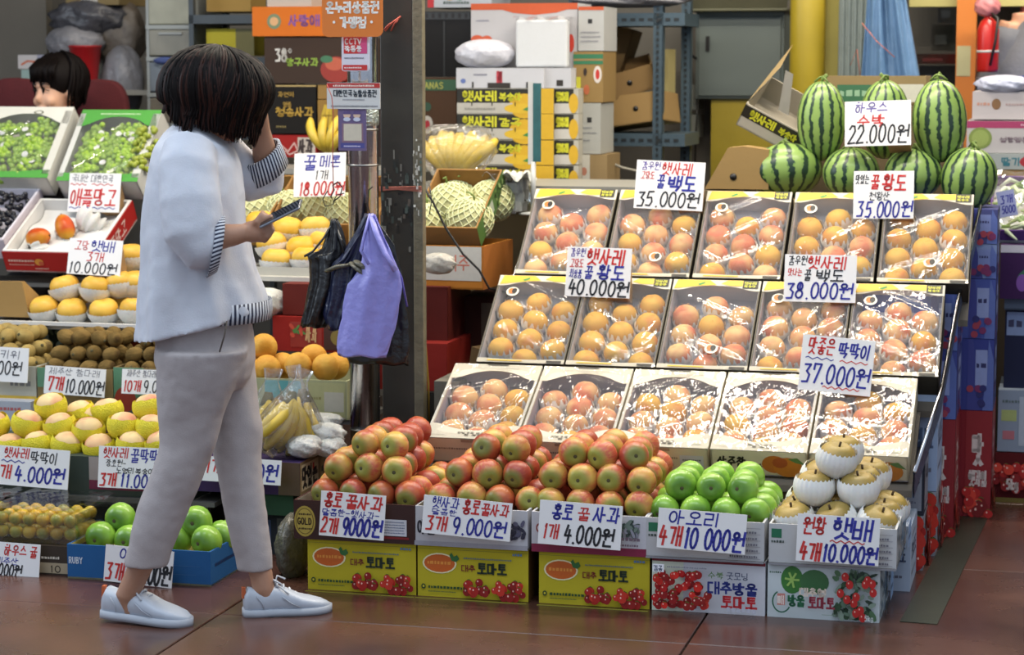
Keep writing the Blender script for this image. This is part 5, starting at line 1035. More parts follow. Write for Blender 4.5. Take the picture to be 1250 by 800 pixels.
m = MB(); m.lathe([(max(.001, math.sin(math.pi*i/14)**.9)*.036*(1+.10*math.cos(math.pi*i/14)), -math.cos(math.pi*i/14)*.05) for i in range(15)], 20, 0, None, True, False); mg = m.build('mango', MG); tag(mg, 'orange mango lying on its side, left one in the red box', 'mango', 'mangoes in the red box')
m = MB(); m.tube([(0, 0, .048), (.002, 0, .055)], .003, 5); m.build('stem', pm('stem_brown', '#4d3a22'), mg)
mg.location = P3(47, 290, 1.47); mg.rotation_euler = (R(12), R(78), -A)
dup(mg, P3(79, 277, 1.52), (R(-20), R(-28), -A), 'orange and yellow mango tilted upright, right one in the red box', 'mangoes in the red box')
FN = pm('white_net', '#dcd9d2')
for k, (x, y, v, s, lab) in enumerate([(50, 296, 1.49, .05, 'white foam net under the left mango'), (86, 285, 1.54, .05, 'white foam net under the right mango'), (112, 268, 1.58, .055, 'empty crumpled white foam net in the mango box')]):
    m = MB(); cup(m, s, .0 if k < 2 else .4, 9, .12, .12, 45, 1.0); o = m.build('foam_net', FN); o.location = P3(x, y, v); o.rotation_euler = (R(20), R([70, -20, 30][k]), 1); tag(o, lab, 'foam net', 'foam nets in the mango box')
sign('card naming apple mangoes, standing inside the red box', 82, 211, 145, 259, 1.62, [('국내산 대한민국', 85, 213, 136, 222, 'g', .1), ('애플망고', 84, 231, 141, 251, 'r', .11)], roll=0, waves=[(84, 103, 225, 'r'), (110, 136, 225, 'r'), (84, 140, 254, 'b')])
gt = crate_tilted('grape_tray', 'white and purple tray of dark grapes at the left edge', 'tray', -35, 315, 1.42, .30, .36, .08, 28, '#b8b0b8', '#cfcad2', t=.01)
def berries(root, w, y0, y1, z, r, n, mt, seed, nm='berries', dome=.03):
    rr = random.Random(seed); m = MB()
    for i in range(n):
        x, y = rr.uniform(-w/2, w/2), rr.uniform(y0, y1); q = rr.uniform(.85, 1.1)*r
        m.ell((x, y, z+rr.uniform(0, .02)+dome*(1-(2*x/w)**2)), q, q, q*1.05, 8, 6)
    return m.build(nm, mt, root, kind='stuff')
DG = pm('dark_grape_skin', '#16141c', .3, .3, 30)
gb = thing('grape_bunch', 'dark grapes in the tray at the left edge', 'grapes', gt.location+Vector((0, 0, 0)), tuple(gt.rotation_euler)); berries(gb, .26, .02, .33, .045, .011, 200, DG, 3)
m = MB(); m.tube([(0, .30, .07), (0, .2, .085), (.02, .12, .08)], .003, 5); m.build('stalk', pm('stem_brown', '#4d3a22'), gb)
# ---- green grape boxes
GG = pm('green_grape_skin', '#8fae3e', .28, .22, 24, sss=.15, spec=.5); PF = film_mat('pack_film', haze=.05, bump=.8)
def arch_lid(m, w, y0, y1, cut, z): flap(m, w, y0, y1, cut, z)
for k, (x, y, v, w, oc, fc, lab) in enumerate([(128, 243, 1.72, .325, '#c2c2bc', '#4e9440', 'green and white box of green grapes'), (15, 238, 1.72, .36, '#c6c4ba', '#cfcdc2', 'white box of green grapes at the left edge')]):
    L, h, tilt = .36, .10, 46
    g = thing('grape_box', lab, 'box', P3(x, y, v), (R(tilt), 0, -A), 'green grape boxes on the upper left'); c = cardboard(oc); m = MB()
    m.box(-w/2, 0, -.0, w/2, L, .005); m.box(-w/2, 0, 0, w/2, .005, h); m.box(-w/2, L-.005, 0, w/2, L, h); m.box(-w/2, 0, 0, -w/2+.005, L, h); m.box(w/2-.005, 0, 0, w/2, L, h); m.build('box_body', c, g)
    m = MB(); flap(m, w, L, L-.085, .05, h+.002); m.build('arched_lid', cardboard(fc), g)
    m = MB(); flap(m, w, 0, .04, -.01, h+.002, flip=True); m.build('front_flap', cardboard(fc if k == 0 else '#4e9440'), g)
    m = MB(); m.box(w/2-.03, .02, h, w/2+.001, L-.02, h+.002); m.box(-w/2-.001, .02, h, -w/2+.02, L-.02, h+.002); m.build('side_flap', c, g)
    ik = Ink((-w/2, 0, h+.0022), (1, 0, 0), (0, 1, 0))
    if k == 0: small(ik, w*.25, L-.025, w*.5, .006, '#c8dcb8')
    else: ik.disc(w*.62, L-.03, .02, .010, '#5a5a42', 18); ik.disc(w*.62, L-.03, .014, .006, '#cfcdc2', 14)
    ik.build('printed_lid', g)
    for q, (bx, by) in enumerate([(-.065, .09), (.07, .10), (-.06, .21), (.065, .22)]):
        b = thing('grape_bunch', f'green grape bunch in the {["green-lidded", "white-lidded"][k]} box, {["lower left", "lower right", "upper left", "upper right"][q]}', 'grapes', (0, 0, 0), (0, 0, 0), 'green grape bunches')
        Mx = Matrix.Translation(g.location) @ g.rotation_euler.to_matrix().to_4x4() @ Matrix.Translation((bx, by, .03)); b.location = Mx.translation; b.rotation_euler = g.rotation_euler
        berries(b, .145, -.085, .085, .02, .0125, 120, GG, 10+q+4*k, dome=.025); m = MB(); m.tube([(0, .08, .05), (0, .0, .07)], .003, 5); m.build('stalk', STG, b)
    m = MB(); rr = random.Random(k)
    for q in range(9): m.lathe([(.001, .0), (.013, .0006), (.013, .0012), (.001, .0014)], 10, 0, Matrix.Translation((rr.uniform(-.11, .11), rr.uniform(.08, .26), h-.004)) @ Matrix.Rotation(rr.uniform(-.4, .4), 4, 'X'), False)
    m.build('pack_stickers', pm('white_paper', '#c8c6c2'), g, kind='stuff')
    m = MB(); m.grid(wrinkled(w-.02, L-.02, 40+k, 9, .0, .01), 40, 40, M=Matrix.Translation((0, .01, h+.001))); m.build('film', PF, g)
# third box seen from its open side
g = thing('grape_box', 'white box end with green grapes hanging over, behind the walking woman', 'box', P3(176, 245, 1.70), (R(50), R(-22), -A-R(8)), 'green grape boxes on the upper left'); m = MB(); m.box(-.04, .05, 0, .05, .34, .006); m.box(-.04, .05, 0, -.036, .34, .05); m.build('box_body', cardboard('#c6c8ce'), g)
b = thing('grape_bunch', 'yellow green grape bunch at the shoulder of the walking woman', 'grapes', P3(176, 190, 1.78), (R(50), 0, -A), 'green grape bunches'); berries(b, .09, -.09, .10, .0, .012, 60, pm('yellow_grape_skin', '#8f9a34', .35, .2, 24), 77); m = MB(); m.tube([(0, .1, .03), (0, .0, .05)], .003, 5); m.build('stalk', STG, b)
# ------------------------------------------------------------------ between the woman and the pole
ORG = fruit_mat('orange_peel', '#c8903c', '#d0a048', '#b8802c', .05, .45, .1, .35, .4, .6, 14, .06, .1)
m = MB(); m.ell((0, 0, 0), .0455, .0455, .042, 22, 14); og = m.build('orange', ORG); tag(og, '', 'orange'); m = MB(); m.lathe([(.004, .041), (.003, .0435), (.001, .044)], 7, 0, None, False); m.build('navel', pm('calyx_brown', '#4a4426'), og)
px_set(og, [(322, 424, .84, 'topmost at the left of the orange box'), (326, 450, .78, 'lower left in the orange box'), (364, 447, .78, 'middle front of the orange box, navel showing'), (383, 437, .86, 'rear middle of the orange box'), (397, 449, .79, 'right front of the orange box'), (345, 447, .88, 'rear, in the gap left of the middle'), (300, 448, .80, 'leftmost, mostly behind the woman'), (410, 447, .88, 'rear right of the orange box')], 'orange fruit', 'oranges in the teal and cream box', f=facing)
remove(og)
cpx('orange_box', 'open cream and teal box holding the oranges', 'box', 285, 463, 424, 513, .73, .28, '#a3a37c', opened=True, zbase=Zo+.001, prints={'front': lambda ik, w, h: (ik.rect(w*.28, h*.08, w*.60, h*.96, '#5a9a98'), ik.disc(w*.42, h*.3, w*.09, h*.26, '#a0603c'), ik.rect(w*.62, h*.08, w*.98, h*.94, '#aaa878'), ik.rect(w*.80, h*.2, w*.97, h*.7, '#b4b0a0'), ik.rect(w*.0, h*.05, w*.2, h*.95, '#b4b8ba'), small(ik, w*.64, h*.5, w*.12, h*.08, '#8a8450'))})
# bananas
BY = pm('banana_skin', '#c2a636', .45, .16, 14, rnd=.08); BT = pm('banana_tip', '#5a5026', .7)
def bunch(lab, loc, rot, n, fan, L=.17, r=.016, rows=1, film=True, group='bananas'):
    """crown at the origin, fingers hanging down (-z) in a fan, bowed towards the front"""
    g = thing('banana_bunch', lab, 'bananas', loc, rot, group)
    for k in range(rows):
        for i in range(n-(k % 2)):
            f = (i/(n-1-(k % 2))-.5); th = f*fan+random.uniform(-.03, .03); pts = []; rs = []; Lk = L*random.uniform(.93, 1.05); y0 = .022*k
            for q in range(11):
                t = q/10; bow = math.sin(math.pi*min(1, t*1.02)); lat = f*.085*math.sin(math.pi*t*.5)
                pts.append((math.sin(th)*t*Lk+lat, y0-(.045-.02*k)*bow, -t*Lk*math.cos(th)*(1-.05*bow)))
                rs.append(r*(.30+.20*t if t < .12 else (1 if t < .86 else 1-3.6*(t-.86)))*(1 if t > .2 or t < .12 else .8))
            m = MB(); m.tube(pts, rs, 7); o = m.build('banana', BY, g)
            e = MB(); p = Vector(pts[-1]); d = (p-Vector(pts[-2])).normalized(); e.tube([p-d*.004, p+d*.007], [r*.52, r*.34], 6); e.build('tip', BT, o)
    m = MB(); m.tube([(0, .01, -.022), (0, .012, .0), (0, .014, .022)], [.026, .020, .012], 7); m.build('crown', BT, g)
    if film:
        w = math.sin(fan/2)*L+.06
        m = MB(); m.lathe([(.02, -1.14*L), (.7*w, -1.08*L), (w, -.6*L), (.75*w, -.25*L), (.022, .06), (.03, .10)], 30, 0, Matrix.Translation((0, -.01, 0)) @ Matrix.Diagonal((1, .62, 1, 1)), True, False, lambda i, j, t, a, z: (a*(1+.06*math.sin(7*t+j)+.03*math.sin(13*t)), z)); m.build('clear_bag', film_mat('bag_film', haze=.05, bump=.9), g)
    return g
bunch('left banana bunch in a clear bag beside the trouser leg', P3(358, 487, .44), (R(0), R(22), -A+.9), 5, .5, .17, .018, 2)
bunch('right banana bunch in a clear bag below the orange box', P3(366, 484, .52), (R(0), R(-10), -A-.5), 4, .35, .165, .016, 2)
bunch('banana bunch partly behind the trouser leg', P3(328, 488, .52), (R(0), R(8), -A+.6), 4, .4, .155, .016, 1)
WPX = pm('white_polythene', '#c2c2bc', .35, .1, 20, .9, bscale=50, sss=.1)
def bundle(lab, x, y, v, rx, ry, rz, mt=None, name='wrapped_bundle', cat='bag', group=None, amp=.12, seed=1):
    m = MB(); K = 16; rr = random.Random(seed); p0 = rr.uniform(0, 6)
    m.lathe([(max(.004, math.sin(math.pi*i/K)**.8), -math.cos(math.pi*i/K)) for i in range(K+1)], 36, 0, Matrix.Diagonal((rx, ry, rz, 1)), True, False, lambda i, j, t, a, z: (a*(1+amp*math.sin(5*t+p0+j*.7)*math.sin(j*.9)+amp*.5*math.sin(11*t+j*1.3)), z*(1+amp*.3*math.sin(3*t))))
    o = m.build(name, mt or WPX, None, P3(x, y, v), (0, 0, -A)); return tag(o, lab, cat, group)
for k, (x, y, v, a, b, lab) in enumerate([(372, 545, .40, .055, .035, 'white wrapped bundle right below the banana bags'), (395, 530, .50, .065, .035, 'white wrapped bundle against the foot of the chrome pole, upper'), (403, 546, .46, .045, .03, 'white wrapped bundle behind the left apple pile'), (392, 513, .60, .07, .022, 'white wrapped bundle under the orange box')]):
    bundle(lab, x, y, v, a, .06, b, seed=k)
zb = zz(350, 565, .32)
carton('banana_carton', 'purple and brown carton carrying the banana bags', 'carton', px(236, 590, .32)[0], px(366, 590, .32)[0], .32, zz(350, 605, .32), zb, .34, '#3a2850', prints={'front': lambda ik, w, h: ik.rect(w*.8, 0, w, h, '#54402c'), 'right': lambda ik, w, h: (ik.rect(0, 0, w, h, '#7a6648'), ik.rect(w*.04, h*.1, w*.5, h*.9, '#b8a888'), ik.text('맛있는', w*.06, h*.2, w*.42, h*.6, '#2a2420', .2), ik.disc(w*.36, h*.72, .008, .01, '#b8302a'), ik.rect(w*.55, h*.2, w*.95, h*.8, '#8f7a58'), small(ik, w*.58, h*.4, w*.3, h*.2, '#3a342c'))})
carton('green_carton', 'dark green carton under the purple banana carton', 'carton', px(296, 615, .33)[0], px(358, 615, .33)[0], .33, zz(350, 630, .33), zz(350, 605, .32)-.002, .32, '#2c4a34')
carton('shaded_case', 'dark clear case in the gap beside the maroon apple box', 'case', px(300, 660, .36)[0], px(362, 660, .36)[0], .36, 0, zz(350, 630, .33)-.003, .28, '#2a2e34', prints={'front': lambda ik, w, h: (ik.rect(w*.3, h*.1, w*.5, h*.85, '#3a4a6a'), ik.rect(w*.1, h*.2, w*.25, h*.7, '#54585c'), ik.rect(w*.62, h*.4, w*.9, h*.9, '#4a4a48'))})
bundle('dark crumpled plastic bag on the floor beside the yellow tomato carton', 358, 668, .12, .045, .08, .10, pm('grey_polythene', '#5a5648', .35, .4, 20, .9, bscale=40), 'crumpled_bag', seed=9)
# red cartons and netted fruit behind the pole
def red_print(ik, w, h):
    ik.rect(0, 0, w, h*.02, '#4a1410'); ik.rect(w*.16, h*.14, w*.44, h*.86, '#8c2418'); leaves(ik, w*.22, h*.6, .02, .02, 8, 3, ('#4a7a3a', '#b8402c')); ik.text('사과', w*.30, h*.3, w*.1, h*.5, '#c8a070', .1); ik.rect(w*.46, h*.08, w*.76, h*.92, '#3a1c14'); ik.disc(w*.61, h*.45, w*.09, h*.26, '#7a6a30', 16); ik.rect(w*.5, h*.8, w*.72, h*.88, '#6a7a40')
cpx('red_apple_carton', 'bright red printed carton behind the oranges', 'carton', 333, 388, 470, 431, 1.0, .3, '#8c1c14', prints={'front': red_print})
cpx('maroon_carton', 'maroon carton on the bright red one, behind the black bag', 'carton', 345, 348, 470, 386, 1.02, .3, '#5e1c14')
bundle('white wrapped bundle left of the maroon carton', 322, 370, 1.05, .075, .10, .05, seed=14)
cpx('white_tray', 'shallow white tray under the netted yellow melons', 'tray', 300, 327, 425, 340, 1.14, .42, '#b4b0a4', opened=True)
m = MB(); 
YM = fruit_mat('yellow_melon_skin', '#d2a436', '#dcb652', '#c8a03c', .1, .4, .2, .06, .4, .6, 9, .06, .25)
remove(yp)
ym = apple_mesh(.054, .84, 20).build('netted_yellow_melon', YM); tag(ym, '', 'melon'); m = MB(); cup(m, .054, -.05, 24, .02, .04, 48, 1.08); m.build('foam_net', FN, ym)
px_set(ym, [(338, 318, 1.20, 'front row, left one'), (375, 316, 1.20, 'front row, middle one'), (408, 312, 1.21, 'front row, right one beside the black bag'), (332, 298, 1.27, 'second row, left one beside the hand'), (368, 303, 1.26, 'second row, middle one'), (352, 280, 1.33, 'third row, just right of the phone hand'), (385, 278, 1.34, 'third row, right one'), (395, 296, 1.30, 'second row, right one'), (318, 272, 1.36, 'third row, behind the phone')], 'yellow melon in white net,', 'netted yellow melons in the white tray')
remove(ym)
# netted green melons
NM = fruit_mat('net_melon_skin', '#c0bd88', '#ccc898', '#b0ae7c', .1, .6, .1, .1, .4, .6, 14, .04, .2)
def net_melon(r=.078, hz=.074):
    m = MB(); m.ell((0, 0, 0), r, r, hz, 24, 14); o = m.build('netted_melon', NM); tag(o, '', 'melon')
    m = MB()
    for sgn in (1, -1):
        for k in range(15):
            pts = []
            for i in range(15):
                la = -1.25+2.6*i/14; t = 2*math.pi*k/15+sgn*i*.18; q = r*1.035; pts.append((q*math.cos(la)*math.cos(t), q*math.cos(la)*math.sin(t), hz*1.035*math.sin(la)))
            m.tube(pts, .0024, 4, cap=False)
    m.build('foam_netting', pm('pale_green_foam', '#d6d9a8', .6, .05, 50, sss=.1), o)
    m = MB(); m.tube([(0, 0, hz*.97), (.004, 0, hz+.012), (.02, .006, hz+.022), (.035, .0, hz+.018)], [.004, .004, .003, .003], 5); m.build('stem', STG, o); return o
nm = net_melon()
def crate3(nm_, lab, x0, x1, yb, yt, v, d, c, yaw=0, inner=None, fn=None, t=.006, cat='box', rx=0):
    u0, u1 = span(x0, x1, (yb+yt)/2, v); return carton(nm_, lab, cat, u0, u1, v, px((x0+x1)/2, yb, v)[1], px((x0+x1)/2, yt, v)[1], d, c, opened=True, inner=inner, rz=R(yaw), rx=R(rx), prints=fn, t=t)
crate3('melon_box', 'brown open box of netted melons behind the raised price card', 334, 462, 300, 268, 1.42, .30, '#8a6436', 0, rx=32)
crate3('melon_box', 'brown open box edge right behind the phone', 262, 332, 300, 266, 1.44, .30, '#8f6a38', -6, rx=32)
mi = [(352, 258, 1.56, 'in the box behind the phone, left'), (392, 250, 1.56, 'under the 18,000 won card'), (420, 262, 1.55, 'right behind the chrome pole'), (312, 258, 1.60, 'behind the phone hand'),
    (550, 250, 1.36, 'large front one in the green-sided box'), (574, 268, 1.29, 'lower front one in the green-sided box'), (522, 272, 1.32, 'beside the steel column in the green-sided box'), (560, 245, 1.50, 'rear one in the green-sided box'), (600, 246, 1.47, 'right rear one in the green-sided box')]
px_set(nm, mi, 'pale netted melon', 'netted melons')
for o in [o for o in COL.objects if o.name.startswith('netted_melon')]: o.rotation_euler = upright(20)()
remove(nm)
sign('card reading 18,000 won in red, held up left of the pole', 358, 186, 421, 240, 1.42, [('꿀', 369, 189, 386, 207, 'b', .11), ('메론', 389, 190, 415, 204, 'b', .11), ('1개', 384, 208, 400, 219, 'k', .1), ('18.000원', 364, 222, 420, 238, 'r', .12)], roll=-2, stand=False)
mel = crate3('melon_box', 'green-sided open box of netted melons right of the steel column', 505, 588, 300, 272, 1.22, .33, '#8c683a', -4, '#8a6436', {'right': lambda ik, w, h: (ik.rect(0, 0, w, h, '#4a6a30'), ik.rect(w*.25, h*.2, w*.55, h*.8, '#aab09a'), leaves(ik, w*.75, h*.4, .05, .03, 18, 3, ('#2f4a20', '#6f8a40', '#8aa060')))}, rx=34)
crate3('orange_open_box', 'empty orange box with a white lettered inner label, right of the column', 508, 590, 353, 300, 1.14, .34, '#a86a24', -3, '#a86a24', {'front': lambda ik, w, h: (ik.rect(w*.02, h*.20, w*.98, h*.98, '#b9b6ae'), ik.text('거주', w*.42, h*.42, w*.4, h*.36, '#b86a5a', .1)), 'right': lambda ik, w, h: ik.rect(0, 0, w, h, '#a8642a')})
def redside(c): return {'right': lambda ik, w, h: (ik.rect(0, 0, w, h, c),)}
u0, u1 = span(470, 546, 370, 1.10)
carton('maroon_carton', 'maroon carton right of the steel column, under the orange box', 'carton', u0, u1, 1.10, zz(540, 418, 1.10), zz(540, 350, 1.10)-.002, .30, '#54160f', prints=redside('#5a1a12'))
carton('red_apple_carton', 'red carton right of the steel column, below the maroon one', 'carton', u0-.02, u1+.02, 1.02, zz(540, 478, 1.02), zz(540, 420, 1.02), .42, '#7c1a12', prints=redside('#8c2016'))
u0, u1 = span(500, 558, 470, 1.0)
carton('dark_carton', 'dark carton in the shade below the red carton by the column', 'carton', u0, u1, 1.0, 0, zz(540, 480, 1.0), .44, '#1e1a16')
u0, u1 = span(560, 610, 380, 1.32)
carton('dark_carton', 'dark red carton behind the rack, right of the maroon one', 'carton', u0, u1, 1.32, zz(585, 440, 1.32), zz(585, 362, 1.32), .3, '#3a1812', prints={'front': lambda ik, w, h: (ik.rect(w*.55, h*.2, w*.98, h*.9, '#57493a'), ik.disc(w*.8, h*.6, .008, .006, '#a8906a'))})
carton('brown_carton', 'brown carton leaning in the gap between column and rack', 'carton', *span(540, 600, 480, .95), .95, 0, zz(570, 425, .95), .25, '#5a4428', rz=R(-20), ry=R(10))
carton('small_white_carton', 'small pale carton beside the lower left peach tray', 'carton', *span(530, 560, 480, .70), .70, 0, zz(545, 466, .70), .2, '#6a665c')
bundle('lens shaped wrapped pouch with red print beside the steel column', 535, 322, 1.06, .06, .03, .035, pm('pouch_film', '#b0aba0', .3, .25, 18, .7, bscale=40), 'wrapped_pouch', seed=5)
wire('black_cable', [(516, 226), (528, 246), (545, 280), (565, 310), (585, 330), (597, 352, .02), (620, 358, .1)], 1.02, .004, bw, 'black cable looping down right of the steel column', 'cable')
wire('cord', [(513, 280), (515, 330), (518, 400), (523, 470), (524, 520)], .86, .0035, pm('ochre_cord', '#9a7a2c', .5), 'ochre cord running down the right side of the steel column', 'cord')
wire('tag_cord', [(524, 224), (527, 245), (524, 262)], 1.0, .002, bw, 'thin black wire beside the netted melons', 'wire')
# clear tub and price pole
tb = thing('clear_tub', 'clear plastic tub of white packets behind the first peach tray', 'tub', P3(622, 262, 1.52), (0, 0, -A))
m = MB(); m.lathe([(.075, 0), (.088, .14), (.092, .143), (.088, .147)], 32, 0, None, True, False); m.build('tub_wall', CLEAR, tb)
m = MB(); rr = random.Random(3)
for i in range(40): m.box(*(lambda x, y, z: (x, y, z, x+.035, y+.006, z+.035))(rr.uniform(-.06, .03), rr.uniform(-.05, .04), rr.uniform(.002, .09)))
m.build('packets', pm('white_paper', '#c8c6c2'), tb, kind='stuff')
m = MB(); m.grid(lambda s, t: ((s-.5)*.16, (t-.5)*.16, .135+.02*math.sin(s*14)*math.sin(t*11+1)), 16, 16); m.build('crumpled_liner', WPX, tb)
st_ = thing('card_stand', 'slim white post with a teal clip card in front of the stacked peach cartons', 'stand', P3(651, 262, 1.5), (0, 0, -A))
h = px(651, 100, 1.5)[1]-px(651, 262, 1.5)[1]; m = MB(); m.lathe([(.009, 0), (.009, h*.4)], 12); m.build('post', pm('white_plastic', '#b8b8b4', .35), st_)
m = MB(); m.box(-.018, -.004, h*.38, .0, .004, h); m.build('card_spine', pm('white_plastic', '#b8b8b4'), st_); m = MB(); m.box(.0, -.006, h*.40, .026, .006, h*.99); m.build('teal_card', pm('teal_card', '#2f5a5c', .4, .3, 40), st_)
m = MB(); m.lathe([(.05, 0), (.05, .006), (.01, .01)], 20); m.build('base', pm('white_plastic', '#b8b8b4'), st_)
bunch('big yellow banana bunch wrapped on the shelf right of the steel column', P3(556, 216, 1.72), (R(12), R(180), -A), 8, 1.25, .165, .021, 2)
bunch('small banana bunch beside the raised 18,000 won card', P3(402, 190, 1.9), (R(10), R(180), -A), 4, .5, .14, .018, 1, False)
m = MB(); m.box(0, 0, 0, .9, .5, .02); tag(m.build('counter_board', pm('grey_laminate', '#8a8880', .5), None, P3(500, 225, 1.62)-Vector((0, 0, .02)), (0, 0, -A)), 'grey counter board under the wrapped bananas and the clear tub', 'board')
m = MB(); m.box(0, 0, 0, .62, .4, .02); tag(m.build('counter_board', pm('grey_laminate', '#8a8880'), None, P3(300, 212, 1.86), (0, 0, -A)), 'pale counter board behind the walking woman, under the black cartons', 'board')
# ------------------------------------------------------------------ back of the left stall
def ptxt(*items):
    def f(ik, w, h):
        for it in items:
            if it[0] == 'r': ik.rect(it[1]*w, it[2]*h, it[3]*w, it[4]*h, it[5])
            elif it[0] == 't': ik.text(it[1], it[2]*w, it[3]*h, it[4]*w, it[5]*h, it[6], .17)
            elif it[0] == 's': small(ik, it[1]*w, it[2]*h, it[3]*w, it[4]*h, it[5])
            elif it[0] == 'd': ik.disc(it[1]*w, it[2]*h, it[3]*w, it[4]*h, it[5], 20)
            elif it[0] == 'l': ik.stroke([(x*w, y*h) for x, y in it[1]], it[2], it[3])
    return f
VB = 2.2
cpx('orange_carton', 'orange carton with violet brush lettering on the brown apple carton', 'carton', 308, 8, 415, 44, VB, .3, '#c4671e', prints={'front': ptxt(('d', .25, .5, .08, .26, '#6a7a5a'), ('d', .25, .5, .05, .15, '#c89a6a'), ('t', '사랑애', .42, .35, .36, .36, '#7a4a8a'))})
cpx('brown_apple_carton', 'dark brown carton with 38 degrees lettering and a red apple picture', 'carton', 323, 45, 418, 102, VB+.01, .3, '#3a2c24', prints={'front': ptxt(('t', '38', .14, .48, .16, .26, '#c8c4bc'), ('t', 'o', .31, .66, .05, .12, '#c8c4bc'), ('t', '양구사과', .28, .38, .42, .16, '#8aa83a'), ('d', .92, .3, .2, .28, '#8c2a1c'), ('d', .90, .42, .12, .14, '#b0543a'), ('d', .80, .52, .08, .08, '#3a6a4a'))})
cpx('brown_apple_carton', 'brown carton behind the camera sticker, right of the apple picture', 'carton', 420, 46, 462, 104, VB+.03, .3, '#3a2c24', prints={'front': ptxt(('d', .3, .3, .45, .3, '#8c2a1c'), ('d', .4, .66, .1, .1, '#3a6a4a'))})
cpx('black_apple_carton', 'black carton with gold brush lettering below the brown apple carton', 'carton', 325, 104, 386, 163, VB, .3, '#15120f', prints={'front': ptxt(('r', 0, .97, 1, 1, '#a8905a'), ('t', '자연의', .25, .76, .32, .1, '#9a7a2c'), ('t', '명품', .35, .55, .16, .1, '#9a7a2c'), ('t', '청송사과', .2, .36, .76, .18, '#b08c30'), ('s', .2, .12, .2, .05, '#7a6a3a'))})
cpx('banana_carton', 'small tan carton with printed yellow bananas, left of the pole', 'carton', 388, 122, 412, 170, VB-.02, .3, '#8a6a34', prints={'front': ptxt(('r', 0, 0, .8, .3, '#2a5a3a'), ('l', [(.2, .3), (.25, .6), (.4, .85)], .012, '#b89a2c'), ('l', [(.4, .3), (.45, .6), (.55, .85)], .012, '#c8a832'), ('l', [(.6, .3), (.65, .6), (.65, .85)], .012, '#b89a2c'))})
cpx('tan_carton', 'tan carton with the thin gold edge behind the white pole sign', 'carton', 388, 104, 470, 121, VB, .3, '#8a6c3c', prints={'front': ptxt(('r', .5, .2, .9, .8, '#5a3a24'))})
cpx('dark_carton', 'dark carton behind the chrome pole and purple card', 'carton', 414, 122, 470, 192, VB, .3, '#2a1c18')
cpx('red_fruit_carton', 'red carton with white apple outline lettering under the black carton', 'carton', 327, 165, 386, 192, VB, .3, '#8e1c1a', prints={'front': ptxt(('r', .62, .1, .98, .9, '#b8aca0'), ('l', [(.12, .2), (.25, .6), (.4, .3), (.2, .1), (.12, .2)], .005, '#c8a8a0'), ('l', [(.4, .2), (.55, .65), (.62, .3), (.45, .12), (.4, .2)], .005, '#c8a8a0'), ('t', '사과', .64, .2, .3, .6, '#3a2c2a'))})
cpx('pale_carton', 'tan carton at the top edge above the shelf', 'carton', 252, -20, 306, 14, VB+.3, .3, '#8a6f3a')
cpx('pale_carton', 'white carton at the top edge above the orange carton', 'carton', 326, -20, 380, 8, VB+.02, .3, '#aaa49a')
cpx('yellow_carton', 'small yellow and black carton on the dark shelf above her head', 'carton', 252, 35, 310, 68, VB+.25, .3, '#a0962c', prints={'front': ptxt(('r', 0, 0, .3, .4, '#3a3420'), ('r', .62, 0, 1, 1, '#5a5420'))})
shelfu = thing('steel_shelf', 'dark grey steel shelf unit above the walking woman', 'shelf', W(px(280, 100, VB+.2)[0], VB+.2, 0), (0, 0, -A)); sw = .30
for y in (18, 70, 120, 160):
    m = MB(); z = px(280, y, VB+.2)[1]; m.box(-.17, 0, z-.035, .17, .4, z); m.build('shelf_board', pm('slate_steel', '#3c4348', .5, .2, 20, metal=.3), shelfu)
for x in (-.17, .16):
    m = MB(); m.box(x, 0, 0, x+.02, .03, 1.9); m.box(x, .37, 0, x+.02, .4, 1.9); m.build('shelf_upright', pm('slate_steel', '#3c4348'), shelfu)
carton('dark_carton', 'dark carton on the shelf right behind her head', 'carton', *span(312, 326, 120, VB+.2), VB+.25, zz(318, 190, VB+.25), zz(318, 80, VB+.25), .3, '#231d18')
# translucent drawers
dr = thing('drawer_tower', 'tower of frosted plastic drawers left of the steel shelf', 'drawers', W(px(210, 100, 2.5)[0], 2.5, 0), (0, 0, -A)); w = px(241, 60, 2.5)[0]-px(180, 60, 2.5)[0]
fr = pm('grey_plastic_frame', '#8a8e8c', .4, .06, 10); dp = pm('frosted_plastic', '#77786c', .35, .15, 8)
for y0, y1, c in ((-14, 30, '#8a8a7a'), (36, 68, '#77756a'), (76, 112, '#6c747c'), (120, 150, '#6a6458'), (156, 186, '#6a6458'), (192, 222, '#6a6458')):
    z1, z0 = zz(210, y0, 2.5), zz(210, y1, 2.5)
    m = MB(); m.box(-w/2+.012, -.004, z0, w/2-.012, .3, z1); d = m.build('drawer', pm('frosted_'+c.strip('#'), c, .35, .35, 9), dr, bevel=.005)
    m = MB(); m.box(-.05, -.012, z1-.02, .05, -.004, z1-.012); m.build('handle', fr, d)
m = MB(); zb_, zt_ = 0, 1.86
m.box(-w/2, 0, 0, -w/2+.012, .32, zt_); m.box(w/2-.012, 0, 0, w/2, .32, zt_)
for y in (33, 72, 116, 153, 189): z = zz(210, y, 2.5); m.box(-w/2, -.006, z-.008, w/2, .32, z+.008)
m.build('frame', fr, dr)
bundle('blue cloth corner sticking out of the drawer tower', 202, 74, 2.48, .05, .02, .015, pm('blue_cloth', '#3c4a7a', .8), 'cloth', 'cloth', seed=3)
